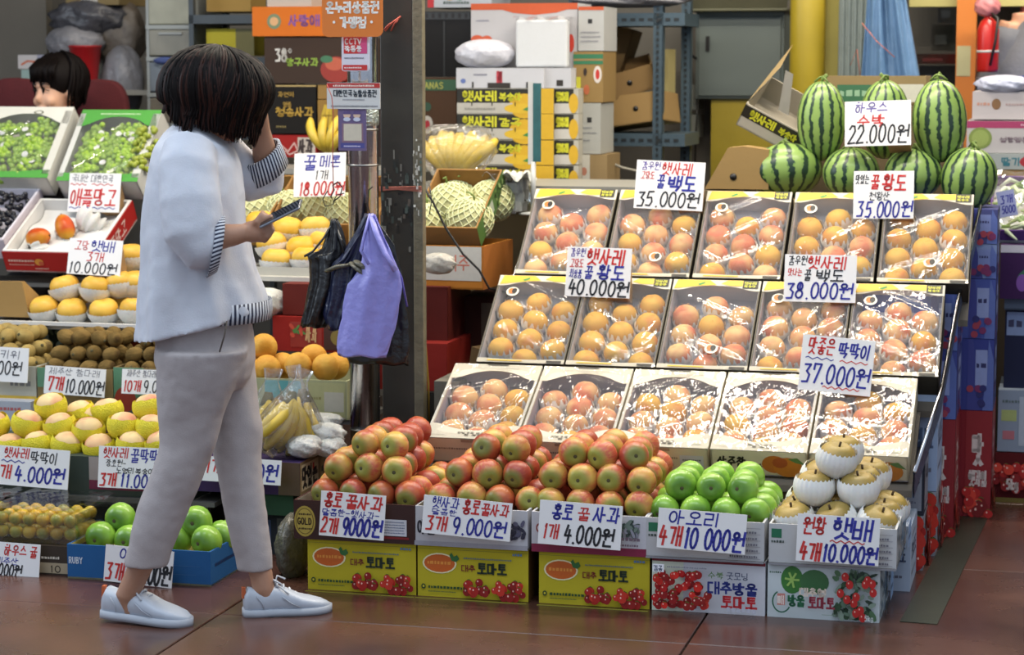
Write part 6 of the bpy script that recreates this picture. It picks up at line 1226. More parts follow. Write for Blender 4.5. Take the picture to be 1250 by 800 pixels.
# clutter behind the seated woman
GP = pm('grey_film', '#77767a', .4, .3, 10, .9, bscale=26); DP = pm('dark_grey_film', '#45454a', .35, .5, 14, .9, bscale=26)
bundle('dark grey plastic bag stuffed under the top shelf, upper left', 108, 22, 2.75, .16, .10, .08, DP, 'stuffed_bag', seed=4, amp=.16)
bundle('big pale grey plastic bag above the red bucket', 94, 52, 2.72, .13, .10, .075, GP, 'stuffed_bag', seed=5, amp=.1)
bundle('brownish hanging plastic bag left of the drawers', 146, 42, 2.8, .11, .08, .14, pm('brown_film', '#5c544c', .5, .3, 10, .8, bscale=20), 'stuffed_bag', seed=6, amp=.15)
bundle('clear grey hanging bag between red bucket and drawers', 150, 100, 2.7, .09, .07, .15, GP, 'stuffed_bag', seed=7, amp=.08)
cpx('pale_carton', 'tan and white carton at the top edge above the grey bags', 'carton', 80, -25, 145, 6, 2.7, .3, '#7a6a48', prints={'front': ptxt(('r', .3, 0, .6, 1, '#a8a49a'))})
cpx('tissue_box', 'small white box with orange swirl beside the wall, upper left', 'box', 22, 67, 60, 84, 2.66, .12, '#b4b0b0', prints={'front': ptxt(('l', [(.12, .3), (.3, .55), (.6, .5), (.8, .3)], .008, '#b8582c'), ('r', .62, 0, 1, 1, '#8a8a9c'))})
cpx('tissue_box', 'teal and white flat box under the orange swirl box', 'box', 26, 85, 60, 96, 2.64, .12, '#8aa09c')
m = MB(); m.lathe([(.045, 0), (.066, .17), (.070, .172), (.068, .178), (.060, .170), (.042, .008)], 28, 0, None, True, False); bk = m.build('bucket_body', pm('red_plastic', '#a01c20', .35, .06, 8)); 
bkt = thing('red_bucket', 'red plastic bucket behind the seated woman', 'bucket', P3(105, 108, 2.62), (0, 0, -A)); bk.parent = bkt
bundle('crumpled red cloth beside the red bucket', 64, 82, 2.62, .05, .03, .022, pm('red_cloth', '#9c2228', .8, .1), 'cloth', 'cloth', seed=8)
bundle('crumpled white tissue between the box and the bucket', 78, 76, 2.64, .04, .03, .018, WPX, 'tissue', 'tissue', seed=9)
cpx('white_board', 'white board edge behind the red bucket', 'board', 97, 70, 126, 110, 2.8, .03, '#a4a69c')
m = MB(); m.box(-.4, 0, -.02, .4, .3, 0); tag(m.build('clutter_shelf', pm('grey_laminate', '#8a8880'), None, P3(90, 110, 2.58), (0, 0, -A)), 'board shelf behind the seated woman carrying bucket and boxes', 'shelf')
# red chairs
RC = pm('dark_red_fabric', '#521318', .85, .15, 30, .2)
for k, (x, y, lab) in enumerate([(22, 110, 'dark red chair back left of the seated woman'), (122, 112, 'dark red chair back right of the seated woman')]):
    ch = thing('red_chair', lab, 'chair', P3(x, 300, 2.40 if k else 2.36), (0, 0, -A), 'dark red chairs'); zb = 0
    z = zz(x, y, 2.38); base = ch.location.z
    ch.location.z = 0
    rings = []
    m = MB(); n = 28
    for dy in (0, .05):
        rings.append([(.13*math.copysign(abs(math.cos(2*math.pi*i/n))**.6, math.cos(2*math.pi*i/n)), dy, z-.13+.18*math.copysign(abs(math.sin(2*math.pi*i/n))**.7, math.sin(2*math.pi*i/n))) for i in range(n)])
    m.loft(rings); m.build('backrest', RC, ch, bevel=.01); m = MB(); m.lathe([(.13, .42), (.14, .46), (.02, .47)], 24, 0, Matrix.Translation((0, -.2, 0))); m.build('seat', RC, ch)
    m = MB(); m.box(-.02, .05, .4, .02, .07, z-.1); m.build('back_support', bw, ch); m = MB(); m.lathe([(.02, 0), (.02, .42)], 10, 0, Matrix.Translation((0, -.2, 0))); m.build('leg', bw, ch)
for x in (6,):
    struct(cpx('wall_left_panel', '', '', -60, -30, 58, 210, 3.1, .06, '#6e6a62', zbase=0, flaps=False)).name = 'trim_2'
# ------------------------------------------------------------------ back of the right stall
def hat(ik, w, h, t2='복숭아'):
    ik.rect(0, h*.42, w*.74, h*.98, '#1c1a12'); ik.disc(w*.70, h*.3, w*.16, h*.5, '#c29a20', 20); ik.rect(w*.80, 0, w, h, '#c29a20'); ik.rect(0, 0, w*.58, h*.42, '#aaa69c'); ik.disc(w*.66, h*.2, w*.17, h*.2, '#c8a428', 16)
    ik.text('햇사레', w*.06, h*.5, w*.36, h*.38, '#c9c62c', .2); ik.text(t2, w*.44, h*.52, w*.24, h*.3, '#c9c62c', .2); ik.poly([(w*.68, h*.15), (w*.74, h*.28), (w*.78, h*.2), (w*.74, h*.1)], '#3f7a3a')
    for x in (.15, .36, .6): ik.rect(w*x, h*.3, w*x+.004, h*.46, '#1c1a12')
    small(ik, w*.08, h*.14, w*.3, h*.1, '#8a8880')
def hatside(ik, w, h): ik.rect(0, h*.4, w*.8, h*.98, '#1c1a12'); ik.text('햇사레', w*.08, h*.5, w*.5, h*.34, '#c9c62c', .2); ik.rect(0, 0, w*.7, h*.4, '#b4b0a8'); ik.disc(w*.8, h*.4, w*.2, h*.4, '#c29a20', 14)
VS = 2.15
for k, (y0, y1) in enumerate([(108, 138.5), (139, 170), (171, 201), (202, 232)]):
    cpx('peach_carton', f'yellow and black lettered peach carton, {["top", "second", "third", "lowest visible"][k]} of the stack behind the rack', 'carton', 558, y0, 676, y1, VS, .38, '#a8a497', prints={'front': (lambda ik, w, h, t=('복숭아', '감곡', '복숭아', '복숭아')[k]: hat(ik, w, h, t)), 'right': hatside}, group='yellow and black peach cartons behind the rack')
    cpx('peach_carton', f'narrow end of a yellow and black peach carton, {["top", "second", "third", "lowest visible"][k]} of the right stack', 'carton', 677, y0, 706, y1, VS+.02, .36, '#a8a497', prints={'front': hatside}, group='yellow and black peach cartons behind the rack')
cpx('white_carton', 'white carton with slots on top of the yellow and black cartons', 'carton', 557, 83, 664, 107.5, VS, .38, '#b8b8bc', prints={'front': ptxt(('s', .2, .62, .14, .1, '#6a6a7a'), ('d', .08, .35, .03, .12, '#5a6aa0'), ('t', 'EAM', .47, .2, .05, .6, '#b8404a'), ('r', .36, 0, .62, .26, '#2a241e'), ('r', .18, 0, .2, .3, '#2a241e'), ('r', .8, 0, .82, .3, '#2a241e'))})
cpx('white_carton', 'small white carton right of the slotted white carton', 'carton', 665, 83, 697, 107.5, VS+.02, .36, '#b4b4b8', prints={'front': ptxt(('r', .45, .1, .7, .4, '#2a241e'))})
cpx('white_carton', 'tall white carton with orange top band and small radish print', 'carton', 575, 4, 705, 82.5, VS+.12, .25, '#a8a6a8', prints={'front': lambda ik, w, h: (ik.rect(0, h*.90, w, h, '#b04a20'), ik.poly([(w*.3, h*.9), (w*.9, h*.9), (w*.8, h*.85), (w*.6, h*.82), (w*.4, h*.85)], '#b04a20'), small(ik, w*.05, h*.72, w*.12, h*.03, '#7a7a88'), ik.disc(w*.06, h*.44, w*.06, h*.07, '#b04a28'), ik.disc(w*.15, h*.44, w*.05, h*.06, '#b04a28'), ik.disc(w*.48, h*.5, w*.04, h*.1, '#b0583a'), ik.disc(w*.94, h*.38, w*.03, h*.14, '#b0301f'))})
cpx('white_carton', 'white carton side with printed lines right of the styrofoam box', 'carton', 706, 8, 737, 62, VS+.11, .25, '#a6a6a4', prints={'front': ptxt(('r', 0, .92, 1, 1, '#b04a20'), ('r', .38, .62, .55, .72, '#1c1a1a'), ('s', .1, .3, .7, .04, '#7a7a80'), ('s', .1, .2, .7, .04, '#7a7a80'), ('s', .1, .4, .7, .04, '#7a7a80'))})
cpx('banana_carton', 'tan carton with green bands and a round red and white sticker', 'carton', 700, 63, 736, 125, VS+.11, .25, '#8a7044', prints={'front': ptxt(('r', 0, .75, 1, .95, '#2c6a48'), ('r', 0, .82, 1, .86, '#8a7044'), ('d', .82, .55, .14, .17, '#c8c0b8'), ('d', .82, .55, .07, .1, '#b02a24'), ('d', .45, .25, .1, .1, '#a85a34'), ('r', .1, .25, .25, .5, '#b8b42c'), ('d', .4, .6, .06, .08, '#2a1c14'))})
cpx('white_carton', 'white carton with small print below the tan banana carton', 'carton', 706, 126, 733, 188, VS+.1, .25, '#a0a09a', prints={'front': ptxt(('r', .4, .62, .6, .72, '#1c1a1a'), ('s', .1, .5, .5, .03, '#6a6a70'), ('s', .1, .4, .7, .03, '#6a6a70'), ('s', .1, .25, .4, .03, '#6a6a70'))})
cpx('brown_carton', 'brown carton with red tomato print low behind the rack', 'carton', 706, 189, 741, 240, VS+.09, .25, '#8a7450', prints={'front': ptxt(('r', 0, .3, .4, 1, '#b8b4a8'), ('d', .2, .6, .1, .1, '#a8705a'), ('d', .75, .15, .12, .1, '#b0281c'))})
cpx('brown_carton', 'plain cartons supporting the peach carton stack', 'carton', 560, 232.5, 700, 330, VS+.01, .36, '#7a6a4c', zbase=0)
st2 = thing('styrofoam_box', 'white styrofoam box in a clear bag in front of the orange-topped carton', 'box', P3(661, 82, VS+.02), (0, 0, -A+.1)); ws = px(692, 50, VS)[0]-px(630, 50, VS)[0]; hs_ = zz(661, 24, VS)-zz(661, 82, VS)
m = MB(); m.box(-ws/2, 0, 0, ws/2, .08, hs_); m.build('box_body', pm('styrofoam', '#c2c4c6', .7, .03, 50, .1), st2, bevel=.008); m = MB(); m.grid(lambda s, t: ((s-.5)*ws*1.1, t*.11-.012, hs_+.006+.008*math.sin(s*17+t*5)), 18, 8); m.build('bag_top', film_mat('bag_film'), st2)
bundle('low white wrapped styrofoam bundle on the slotted white carton', 592, 66, VS+.05, .115, .07, .055, pm('white_film', '#b8b8c0', .3, .2, 14, .8, bscale=26), 'wrapped_box', 'box', seed=11, amp=.06)
cpx('black_crate', 'black ribbed crate on the shelf right of the steel column', 'crate', 508, 14, 575, 94, VS+.4, .3, '#16171a', prints={'front': ptxt(('r', .02, .88, .98, .99, '#2c3034'), *[('r', .05+.12*q, .90, .1+.12*q, .97, '#101012') for q in range(8)], ('r', .5, 0, .53, .85, '#222426'))})
cpx('fruit_carton', 'white fruit printed carton at the top edge right of the column', 'carton', 522, -20, 600, 9, VS+.38, .3, '#9aa0a8', prints={'front': ptxt(('d', .35, .6, .1, .3, '#b08a2c'), ('d', .5, .5, .08, .2, '#3a7a4a'), ('r', 0, .0, .1, 1, '#a01c24'), ('s', .25, .15, .4, .12, '#3a4a44'))})
cpx('green_banana_carton', 'carton with green banana-lettered band and a white round sticker', 'carton', 508, 95, 557, 205, VS+.22, .3, '#4a3424', prints={'front': ptxt(('r', 0, .86, 1, .98, '#2a5034'), ('t', 'BANAS', .1, .88, .6, .07, '#a0a04a'), ('d', .28, .48, .14, .1, '#b8b4ac'), ('d', .28, .48, .07, .05, '#a02430'), ('d', .28, .68, .1, .05, '#2a4a38'))})
# blue-grey slotted angle rack with carton trays
BS = pm('blue_grey_steel', '#4a5b66', .45, .12, 20, .1, metal=.4); br = thing('slotted_rack', 'blue grey slotted steel rack behind the first peach trays', 'rack', W(px(765, 100, 2.7)[0], 2.7, 0), (0, 0, -A))
x0r = px(765, 100, 2.7)[0]
for x in (700, 803, 836):
    u = px(x, 100, 2.7 if x < 830 else 3.0)[0]-x0r; m = MB(); d = 0 if x < 830 else .32; m.box(u-.02, d, 0, u+.02, d+.004, 2.2); m.box(u+.016, d, 0, u+.02, d+.04, 2.2); o = m.build('upright', BS, br)
    ik = Ink((u-.02, d, 0), (1, 0, 0), (0, 0, 1))
    for q in range(40): ik.rect(.014, .9+q*.024, .024, .912+q*.024, '#1c2226')
    ik.build('slot_row', o)
for y, nm_ in ((16, 0), (163, 1)):
    z = zz(760, y, 2.7); m = MB(); a, b = px(700, y, 2.7)[0]-x0r, px(836, y, 2.7)[0]-x0r; m.box(a, 0, z-.05, b, .35, z); o = m.build('shelf_board', BS, br)
    ik = Ink((a, 0, z-.05), (1, 0, 0), (0, 0, 1))
    for q in range(12): ik.rect(.02+q*.035, .018, .04+q*.035, .030, '#1c2226')
    ik.build('slot_row', o)
def tiltbox(lab, x, y, v, w, d, h, rx, ry, rz, c='#8a6e46'):
    g = thing('empty_carton', lab, 'carton', P3(x, y, v), (R(rx), R(ry), -A+R(rz)), 'empty cardboard trays on the slotted rack'); m = MB(); t = .005
    m.box(-w/2, 0, 0, w/2, d, t); m.box(-w/2, 0, 0, w/2, t, h); m.box(-w/2, d-t, 0, w/2, d, h); m.box(-w/2, 0, 0, -w/2+t, d, h); m.box(w/2-t, 0, 0, w/2, d, h); m.build('tray_body', cardboard(c), g)
    m = MB(); m.lathe([(.011, 0), (.011, .001)], 14, 0, Matrix.Translation((w*.1, -.0008, h*.5)) @ Matrix.Rotation(R(90), 4, 'X')); m.build('hand_hole', bw, g)
tiltbox('brown cardboard tray tilted on the rack, upper one with a round hole', 765, 118, 2.74, .26, .25, .10, 10, -16, 10)
tiltbox('brown cardboard tray on the rack, lower one with a round hole', 770, 152, 2.72, .27, .25, .12, -4, -8, -6, '#94784c')
tiltbox('dark tilted carton at the left on the rack, partly shaded', 712, 150, 2.76, .20, .2, .09, 0, 30, 0, '#6a4a34')
tiltbox('large brown carton leaning at the top left of the rack', 722, 92, 2.9, .22, .2, .22, 0, 18, 0, '#6a5434')
cpx('tall_board', 'tall cream and grey panel standing right of the rack upright', 'board', 803, 60, 816, 152, 2.86, .16, '#a89c6a')
bundle('clear plastic sheets crumpled along the top of the slotted rack', 770, 0, 2.74, .24, .1, .03, pm('grey_film', '#77767a'), 'plastic_sheet', 'plastic sheet', seed=12)
# electric cabinet and yellow pipe
EC = pm('grey_green_enamel', '#67706c', .45, .08, 5, .05, metal=.1); ec = thing('electric_cabinet', 'grey green electric cabinet on the back wall', 'cabinet', W(px(903, 60, 3.3)[0], 3.3, zz(903, 121, 3.3)), (0, 0, -A))
w = px(958, 60, 3.3)[0]-px(850, 60, 3.3)[0]; h = zz(903, 14, 3.3)-zz(903, 121, 3.3)
m = MB(); m.box(-w/2, 0, 0, w/2, .25, h); m.build('cabinet_body', EC, ec, bevel=.004); m = MB(); m.box(-w/2+.012, -.012, .012, w/2-.012, 0, h-.02); d = m.build('door', EC, ec, bevel=.004)
m = MB(); m.box(-w/2+.045, -.02, h*.55, -w/2+.06, -.012, h*.72); m.build('handle', bw, d); m = MB(); m.box(-w/2-.03, -.08, h, w/2+.02, .25, h+.01, M=Matrix.Identity(4)); m.add([(-w/2-.03, -.09, h), (w/2+.02, -.09, h), (w/2, .1, h+.09), (-w/2, .1, h+.09)], [(0, 1, 2, 3), (3, 2, 1, 0)]); m.build('rain_hood', pm('olive_grey_enamel', '#77765f', .5, .1, 5), ec)
for k, (y0, y1) in enumerate([(140, 168), (104, 134)]):
    cpx('switch_box', ('lower pale wall switch box left of the cabinet', 'upper pale wall switch box left of the cabinet')[k], 'box', 832, y0, 850, y1, 3.35, .2, '#8a8c84')
wire('wall_cable', [(846, 30), (838, 48), (842, 66), (850, 72)], 3.3, .006, bw, 'black cable looping left of the electric cabinet', 'cable'); wire('wall_cable', [(852, 121), (850, 150), (848, 210)], 3.3, .004, bw, 'black cable running down below the electric cabinet', 'cable'); wire('pale_hose', [(735, 195), (760, 205), (790, 212), (840, 218)], 2.4, .006, pm('pale_hose', '#8a867a', .5), 'pale hose running behind the peach trays', 'hose')
YPc = pm('yellow_pipe_paint', '#a08c22', .45, .18, 7, .1); yp_ = thing('yellow_pipe', 'thick mustard yellow pipe right of the electric cabinet', 'pipe', W(px(985, 100, 3.0)[0], 3.0, 0), (0, 0, -A)); r_ = (px(1005, 100, 3)[0]-px(962, 100, 3)[0])/2
m = MB(); m.lathe([(r_, 0), (r_, 3.2)], 36); m.build('pipe_body', YPc, yp_); m = MB(); m.lathe([(r_+.004, 1.30), (r_+.004, 1.34)], 36); m.build('collar', YPc, yp_)
wallbox('trim_3', px(868, 150, 3.32)[0], 3.32, px(965, 150, 3.32)[0], 3.4, 0, zz(920, 115, 3.32), YPc)
wallbox('trim_4', px(1005, 60, 3.05)[0], 3.05, px(1028, 60, 3.05)[0], 3.15, 0, 3.2, pm('olive_board', '#8a8240', .7, .2, 6))
CG = pm('corrugated_sheet', '#7f8884', .35, .25, 12, .2, metal=.2); u = px(1042, 50, 2.95)[0]
cs = thing('corrugated_sheet', 'narrow grey corrugated sheet between the yellow pipe and the blue tarpaulin', 'sheet', W(u, 2.95, 0), (0, 0, -A)); m = MB(); m.grid(lambda s, t: ((s-.5)*.12, .006*math.sin(s*6.28*5), t*3), 40, 2); m.build('sheet_body', CG, cs)
TP = pm('blue_tarpaulin', '#5d7ea3', .45, .15, 8, .6, bscale=14); tpn = thing('blue_tarpaulin', 'pale blue tarpaulin hanging in loose folds behind the watermelons', 'tarpaulin', P3(1088, 110, 2.9), (0, 0, -A))
m = MB(); z1 = zz(1080, -40, 2.9)-tpn.location.z; m.grid(lambda s, t: ((s-.5)*(.24-.12*t)-.035*t, .02*math.sin(s*13+t*2)+.01*math.sin(s*31), z1*t), 40, 12); m.build('sheet_body', TP, tpn).modifiers.new('s', 'SOLIDIFY').thickness = .002
wire('red_tie', [(1052, 28), (1070, 50), (1092, 70)], 2.86, .002, pm('pink_string', '#b56a58'), 'thin red string across the blue tarpaulin', 'string'); wire('red_tie', [(1038, 80), (1046, 60), (1050, 92)], 2.86, .002, pm('pink_string', '#b56a58'), 'thin red string tied on the corrugated sheet', 'string')
# open peach carton and folded carton left of the melons
oc = thing('open_peach_carton', 'tilted open black and yellow lettered peach carton with a white flap', 'carton', P3(935, 172, 1.75), (R(20), R(28), -A), None); w, d, h = .24, .30, .09
m = MB(); t = .005; m.box(-w/2, 0, 0, w/2, d, t); m.box(-w/2, 0, 0, w/2, t, h); m.box(-w/2, d-t, 0, w/2, d, h); m.box(-w/2, 0, 0, -w/2+t, d, h); m.box(w/2-t, 0, 0, w/2, d, h); m.build('tray_body', cardboard('#a8a090'), oc)
ik = Ink((-w/2, 0, 0), (1, 0, 0), (0, 0, 1)); ik.rect(0, h*.45, w, h*.95, '#1c1a12'); ik.text('햇사레', w*.12, h*.52, w*.42, h*.34, '#c9c62c', .2); ik.text('복숭아', w*.6, h*.52, w*.3, h*.28, '#c9c62c', .2); ik.build('printed_front', oc)
m = MB(); m.add([(-w/2, .02, h), (-w/2, d, h), (-w/2+.02, d, h+.15), (-w/2+.05, .02, h+.17)], [(0, 1, 2, 3), (3, 2, 1, 0)]); m.build('side_flap', cardboard('#8f7a54'), oc)
m = MB(); m.add([(-.05, .02, h+.17), (-.02, .02, h+.17), (.03, .01, h+.03), (-.01, .01, h+.03)], [(0, 1, 2, 3), (3, 2, 1, 0)]); m.build('white_flap', cardboard('#b4b0a8'), oc)
fc_ = thing('folded_carton', 'brown folded carton with a round hole left of the watermelons', 'carton', P3(893, 231, 1.56), (0, 0, -A)); m = MB(); k_ = (px(943, 200, 1.56)[0]-px(843, 200, 1.56)[0])/100
m.add([(-33*k_, 0, 0), (45*k_, 0, 0), (45*k_, 0, 48*k_), (14*k_, 0, 52*k_), (-5*k_, 0, 50*k_), (-33*k_, .12, 0), (45*k_, .12, 0), (45*k_, .12, 48*k_), (14*k_, .12, 52*k_), (-5*k_, .12, 50*k_)], [(0, 1, 2, 3, 4), (9, 8, 7, 6, 5), (0, 4, 9, 5), (4, 3, 8, 9), (3, 2, 7, 8), (0, 5, 6, 1)]); m.build('folded_body', cardboard('#94784a'), fc_)
m = MB(); m.lathe([(.012, 0), (.012, .002)], 16, 0, Matrix.Translation((2*k_, -.0005, 15*k_)) @ Matrix.Rotation(R(90), 4, 'X')); m.build('hand_hole', bw, fc_)
carton('bench_carton', 'brown carton under the folded carton, left of the melon bench', 'carton', px(858, 232, 1.55)[0], px(943, 232, 1.55)[0]-.10, 1.55, 0, zz(893, 232, 1.56)-.002, .34, '#6f6048')
# ------------------------------------------------------------------ far right: dark shop front, post, extinguisher, shopper
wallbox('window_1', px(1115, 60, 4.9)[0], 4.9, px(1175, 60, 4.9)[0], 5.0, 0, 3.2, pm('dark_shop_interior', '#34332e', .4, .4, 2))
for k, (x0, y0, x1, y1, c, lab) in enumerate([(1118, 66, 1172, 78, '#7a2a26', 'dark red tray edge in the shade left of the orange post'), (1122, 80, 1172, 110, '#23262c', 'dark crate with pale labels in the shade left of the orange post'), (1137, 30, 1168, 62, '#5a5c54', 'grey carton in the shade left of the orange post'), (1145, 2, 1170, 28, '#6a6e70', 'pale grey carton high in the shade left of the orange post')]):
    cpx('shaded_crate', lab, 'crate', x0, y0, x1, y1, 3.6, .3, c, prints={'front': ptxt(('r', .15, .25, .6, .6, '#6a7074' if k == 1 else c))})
OP = pm('orange_post_paint', '#c8762c', .55, .1, 8); op = thing('orange_post', 'orange post with a pale notice right of the shaded crates', 'post', W(px(1179, 60, 3.2)[0], 3.2, 0), (0, 0, -A)); w = px(1191, 60, 3.2)[0]-px(1167, 60, 3.2)[0]
m = MB(); m.box(-w/2, 0, 0, w/2, .08, 3.2); m.build('post_body', OP, op); m = MB(); m.box(-w*.45, -.003, zz(1179, 93, 3.2), w*.25, 0, zz(1179, 56, 3.2)); m.build('notice', pm('pale_notice', '#b8b48a', .6), op)
wallbox('trim_5', px(1110, 5, 3.25)[0], 3.25, px(1260, 5, 3.25)[0]+.3, 3.35, zz(1150, 8, 3.25), 3.2, pm('cream_board', '#b0a86a', .6, .1, 5))
RX = pm('extinguisher_red', '#b3201c', .3, .05, 8); ex = thing('fire_extinguisher', 'red fire extinguisher hanging beside the orange post', 'fire extinguisher', P3(1205, 88, 3.1), (0, 0, -A)); s_ = (px(1255, 60, 3.1)[0]-px(1155, 60, 3.1)[0])/100
m = MB(); m.lathe([(.9*13*s_, 0), (13.5*s_, 3*s_), (13.5*s_, 52*s_), (10*s_, 62*s_), (4*s_, 68*s_), (3.5*s_, 74*s_)], 24); m.build('cylinder', RX, ex); m = MB(); m.lathe([(13.8*s_, 24*s_), (13.8*s_, 27*s_)], 24); m.build('band', pm('white_plastic', '#b8b8b4'), ex)
m = MB(); m.box(-6*s_, -4*s_, 74*s_, 8*s_, 4*s_, 79*s_); m.box(-8*s_, -2*s_, 80*s_, 10*s_, 2*s_, 83*s_); m.build('valve_handle', RX, ex); m = MB(); m.tube([(0, -4*s_, 76*s_), (12*s_, -14*s_, 66*s_), (10*s_, -18*s_, 40*s_), (4*s_, -16*s_, 8*s_)], 1.8*s_, 8); m.build('hose', bw, ex)
bundle('pink and white wrapped packets on top of the fire extinguisher', 1205, 8, 3.1, .05, .04, .04, pm('pink_pack', '#c0787a', .5, .3, 30), 'packet', 'packet', seed=13)
# boxes on the neighbouring counter
VN = 2.6
cpx('blue_crate', 'blue crate rim behind the white melon cartons', 'crate', 1206, 93, 1300, 112, VN+.2, .4, '#2a3a8a')
cpx('white_melon_carton', 'white carton with small gold print, upper one of the right counter', 'carton', 1187, 112, 1300, 146, VN, .4, '#b4aeb0', prints={'front': ptxt(('d', .26, .55, .05, .2, '#7a5a3a'), ('s', .05, .5, .14, .12, '#b88a7a'), ('s', .36, .5, .3, .1, '#a08a8a'))})
cpx('pink_melon_carton', 'white carton with magenta band and melon print, middle of the right counter', 'carton', 1180, 148, 1300, 187, VN-.03, .4, '#b4b0b2', prints={'front': ptxt(('r', 0, .78, 1, 1, '#a03a64'), ('d', .14, .46, .12, .34, '#7a8c48'), ('d', .14, .46, .09, .26, '#8fa058'), ('t', '설향멜론', .34, .34, .3, .16, '#7a6a74'), ('s', .55, .86, .3, .06, '#d0b0bc'))})
cpx('red_corner_carton', 'pale carton with red corners and blue lettering, lowest on the right counter', 'carton', 1190, 188, 1300, 207, VN-.05, .4, '#a8b0b0', prints={'front': ptxt(('d', .1, .6, .1, .3, '#a83a3a'), ('d', .62, .5, .12, .4, '#a8303a'), ('t', '딸기', .3, .25, .22, .5, '#3a7a8a'))})
cpx('wood_crate', 'brown wooden crate edge under the red-cornered carton', 'crate', 1196, 208, 1300, 222, VN-.05, .5, '#8a7048', opened=True)
carton('counter_carton', 'brown cartons under the right neighbour counter', 'carton', px(1180, 230, VN-.05)[0], px(1300, 230, VN-.05)[0], VN-.05, 0, zz(1230, 223, VN-.05), .5, '#4a4238')
bundle('white tied plastic bag on the upper right carton', 1225, 103, VN+.05, .10, .08, .035, pm('lilac_film', '#b4b8cc', .3, .15, 14, .8, bscale=26), 'plastic_bag', 'bag', seed=15)
# ------------------------------------------------------------------ people
SK = pm('skin', '#aa7f66', .5, .08, 20, .05, sss=.2); SKL = pm('skin_light', '#d2a386', .5, .06, 20, .05, sss=.2)
def J(x, y, dy=0.): return wp(x, y, 5.9+dy)
def add_head(m, M):
    m.ell((-.012, 0, .022), .096, .076, .104, 20, 14, 0, M); m.ell((.028, 0, -.035), .064, .061, .085, 16, 12, 0, M); m.ell((.052, 0, -.098), .030, .030, .026, 12, 8, 0, M)
    m.ell((.094, 0, -.032), .016, .011, .020, 10, 8, 0, M); m.ell((.088, 0, -.015), .009, .007, .022, 8, 6, 0, M); m.ell((.078, 0, .018), .014, .045, .010, 10, 6, 0, M)
    for s in (-1, 1): m.ell((-.002, s*.077, -.022), .016, .009, .030, 10, 8, 0, M); m.ell((.066, s*.036, -.045), .022, .020, .022, 10, 8, 0, M)
    m.ell((.086, 0, -.068), .009, .023, .006, 10, 6, 0, M); m.ell((.084, 0, -.078), .009, .019, .006, 10, 6, 0, M)
def face_parts(root, M, smile=False):
    W_ = pm('eye_white', '#d8d4cc', .3, .02); I_ = pm('iris_dark', '#17100c', .2); B_ = pm('brow_dark', '#1a1412', .7); L_ = pm('lip_rose', '#a0504c', .45)
    for s in (-1, 1):
        if not smile:
            m = MB(); m.ell((.080, s*.032, .0), .009, .013, .007, 12, 8, 0, M); e = m.build('eye', W_, root); m = MB(); m.ell((.0875, s*.032, .0), .003, .0055, .0055, 10, 6, 0, M); m.build('iris', I_, e)
        m = MB(); m.tube([M @ Vector((.083, s*.016, .002 if not smile else -.003)), M @ Vector((.090, s*.032, .009 if not smile else .003)), M @ Vector((.078, s*.049, -.002))], .0022, 6); m.build('eyelid', B_, root)
        m = MB(); m.tube([M @ Vector((.092, s*.014, .020)), M @ Vector((.090, s*.032, .027)), M @ Vector((.076, s*.052, .019))], [.0025, .0035, .0018], 6); m.build('eyebrow', B_, root)
    m = MB(); m.tube([M @ Vector((.076, -.026, -.066)), M @ Vector((.092, -.010, -.073)), M @ Vector((.095, 0, -.0735)), M @ Vector((.092, .010, -.073)), M @ Vector((.076, .026, -.066))], [.0015, .0045, .005, .0045, .0015], 6); m.build('mouth', L_, root)
def remesh(o, v, sm=6, it=.5):
    r = o.modifiers.new('remesh', 'REMESH'); r.mode = 'VOXEL'; r.voxel_size = v; r.use_smooth_shade = True
    s = o.modifiers.new('smooth', 'SMOOTH'); s.factor = it; s.iterations = sm
def cloth_tex(nm, size):
    t = bpy.data.textures.new(nm, 'CLOUDS'); t.noise_scale = size; t.noise_depth = 2; return t
def displace(o, nm, size, st):
    d = o.modifiers.new('folds', 'DISPLACE'); d.texture = cloth_tex(nm, size); d.strength = st; d.mid_level = .5; d.texture_coords = 'LOCAL'
def eln(c, rx, ry, tilt=0., n=28, yaw=0.):
    out = []
    for i in range(n):
        t = 2*math.pi*i/n; x, y = rx*math.cos(t), ry*math.sin(t)
        out.append((c.x+x*math.cos(yaw)-y*math.sin(yaw), c.y+x*math.sin(yaw)+y*math.cos(yaw), c.z+tilt*x))
    return out
def limb(m, pts, mat=0, n=16, flat=1.): m.tube([p for p, r in pts], [r for p, r in pts], n, mat, None, True, True, flat)
def fingers(m, base, fwd, side, curl, L=.07, r=.0085, lens=(.85, 1, .93, .75), gap=.019, c=(.35, .9, 1.2)):
    """four fingers from the knuckle line; fwd/side/curl are unit vectors"""
    for k in range(4):
        p = base+side*((k-1.5)*gap); a = 0; pts = [p-fwd*.02, p]; q = L*lens[k]
        for s_, da in zip((.45, .32, .23), c):
            a += da; p = p+(fwd*math.cos(a)+curl*math.sin(a))*q*s_; pts.append(p)
        m.tube(pts, [r*1.1, r*1.08, r, r*.9, r*.75], 8); m.ell(pts[-1], r*.76, r*.76, r*.76, 8, 6)
V3 = Vector
wo = thing('person', 'woman walking in a loose white shirt and beige trousers, holding a phone', 'person', (J(240, 400).x, 5.9, 0), (0, 0, 0))
INV = Matrix.Translation(-wo.location)
def wbuild(m, nm, mt, **k):
    m.v = [(x-wo.location.x, y-wo.location.y, z) for x, y, z in m.v]; return m.build(nm, mt, wo, **k)
HM = Matrix.Translation(J(268, 118, .0)) @ Matrix.Rotation(R(14), 4, 'Z') @ Matrix.Rotation(R(36), 4, 'Y')
m = MB(); add_head(m, HM)
limb(m, [(J(262, 128), .055), (J(250, 150), .050), (J(238, 178), .058)])
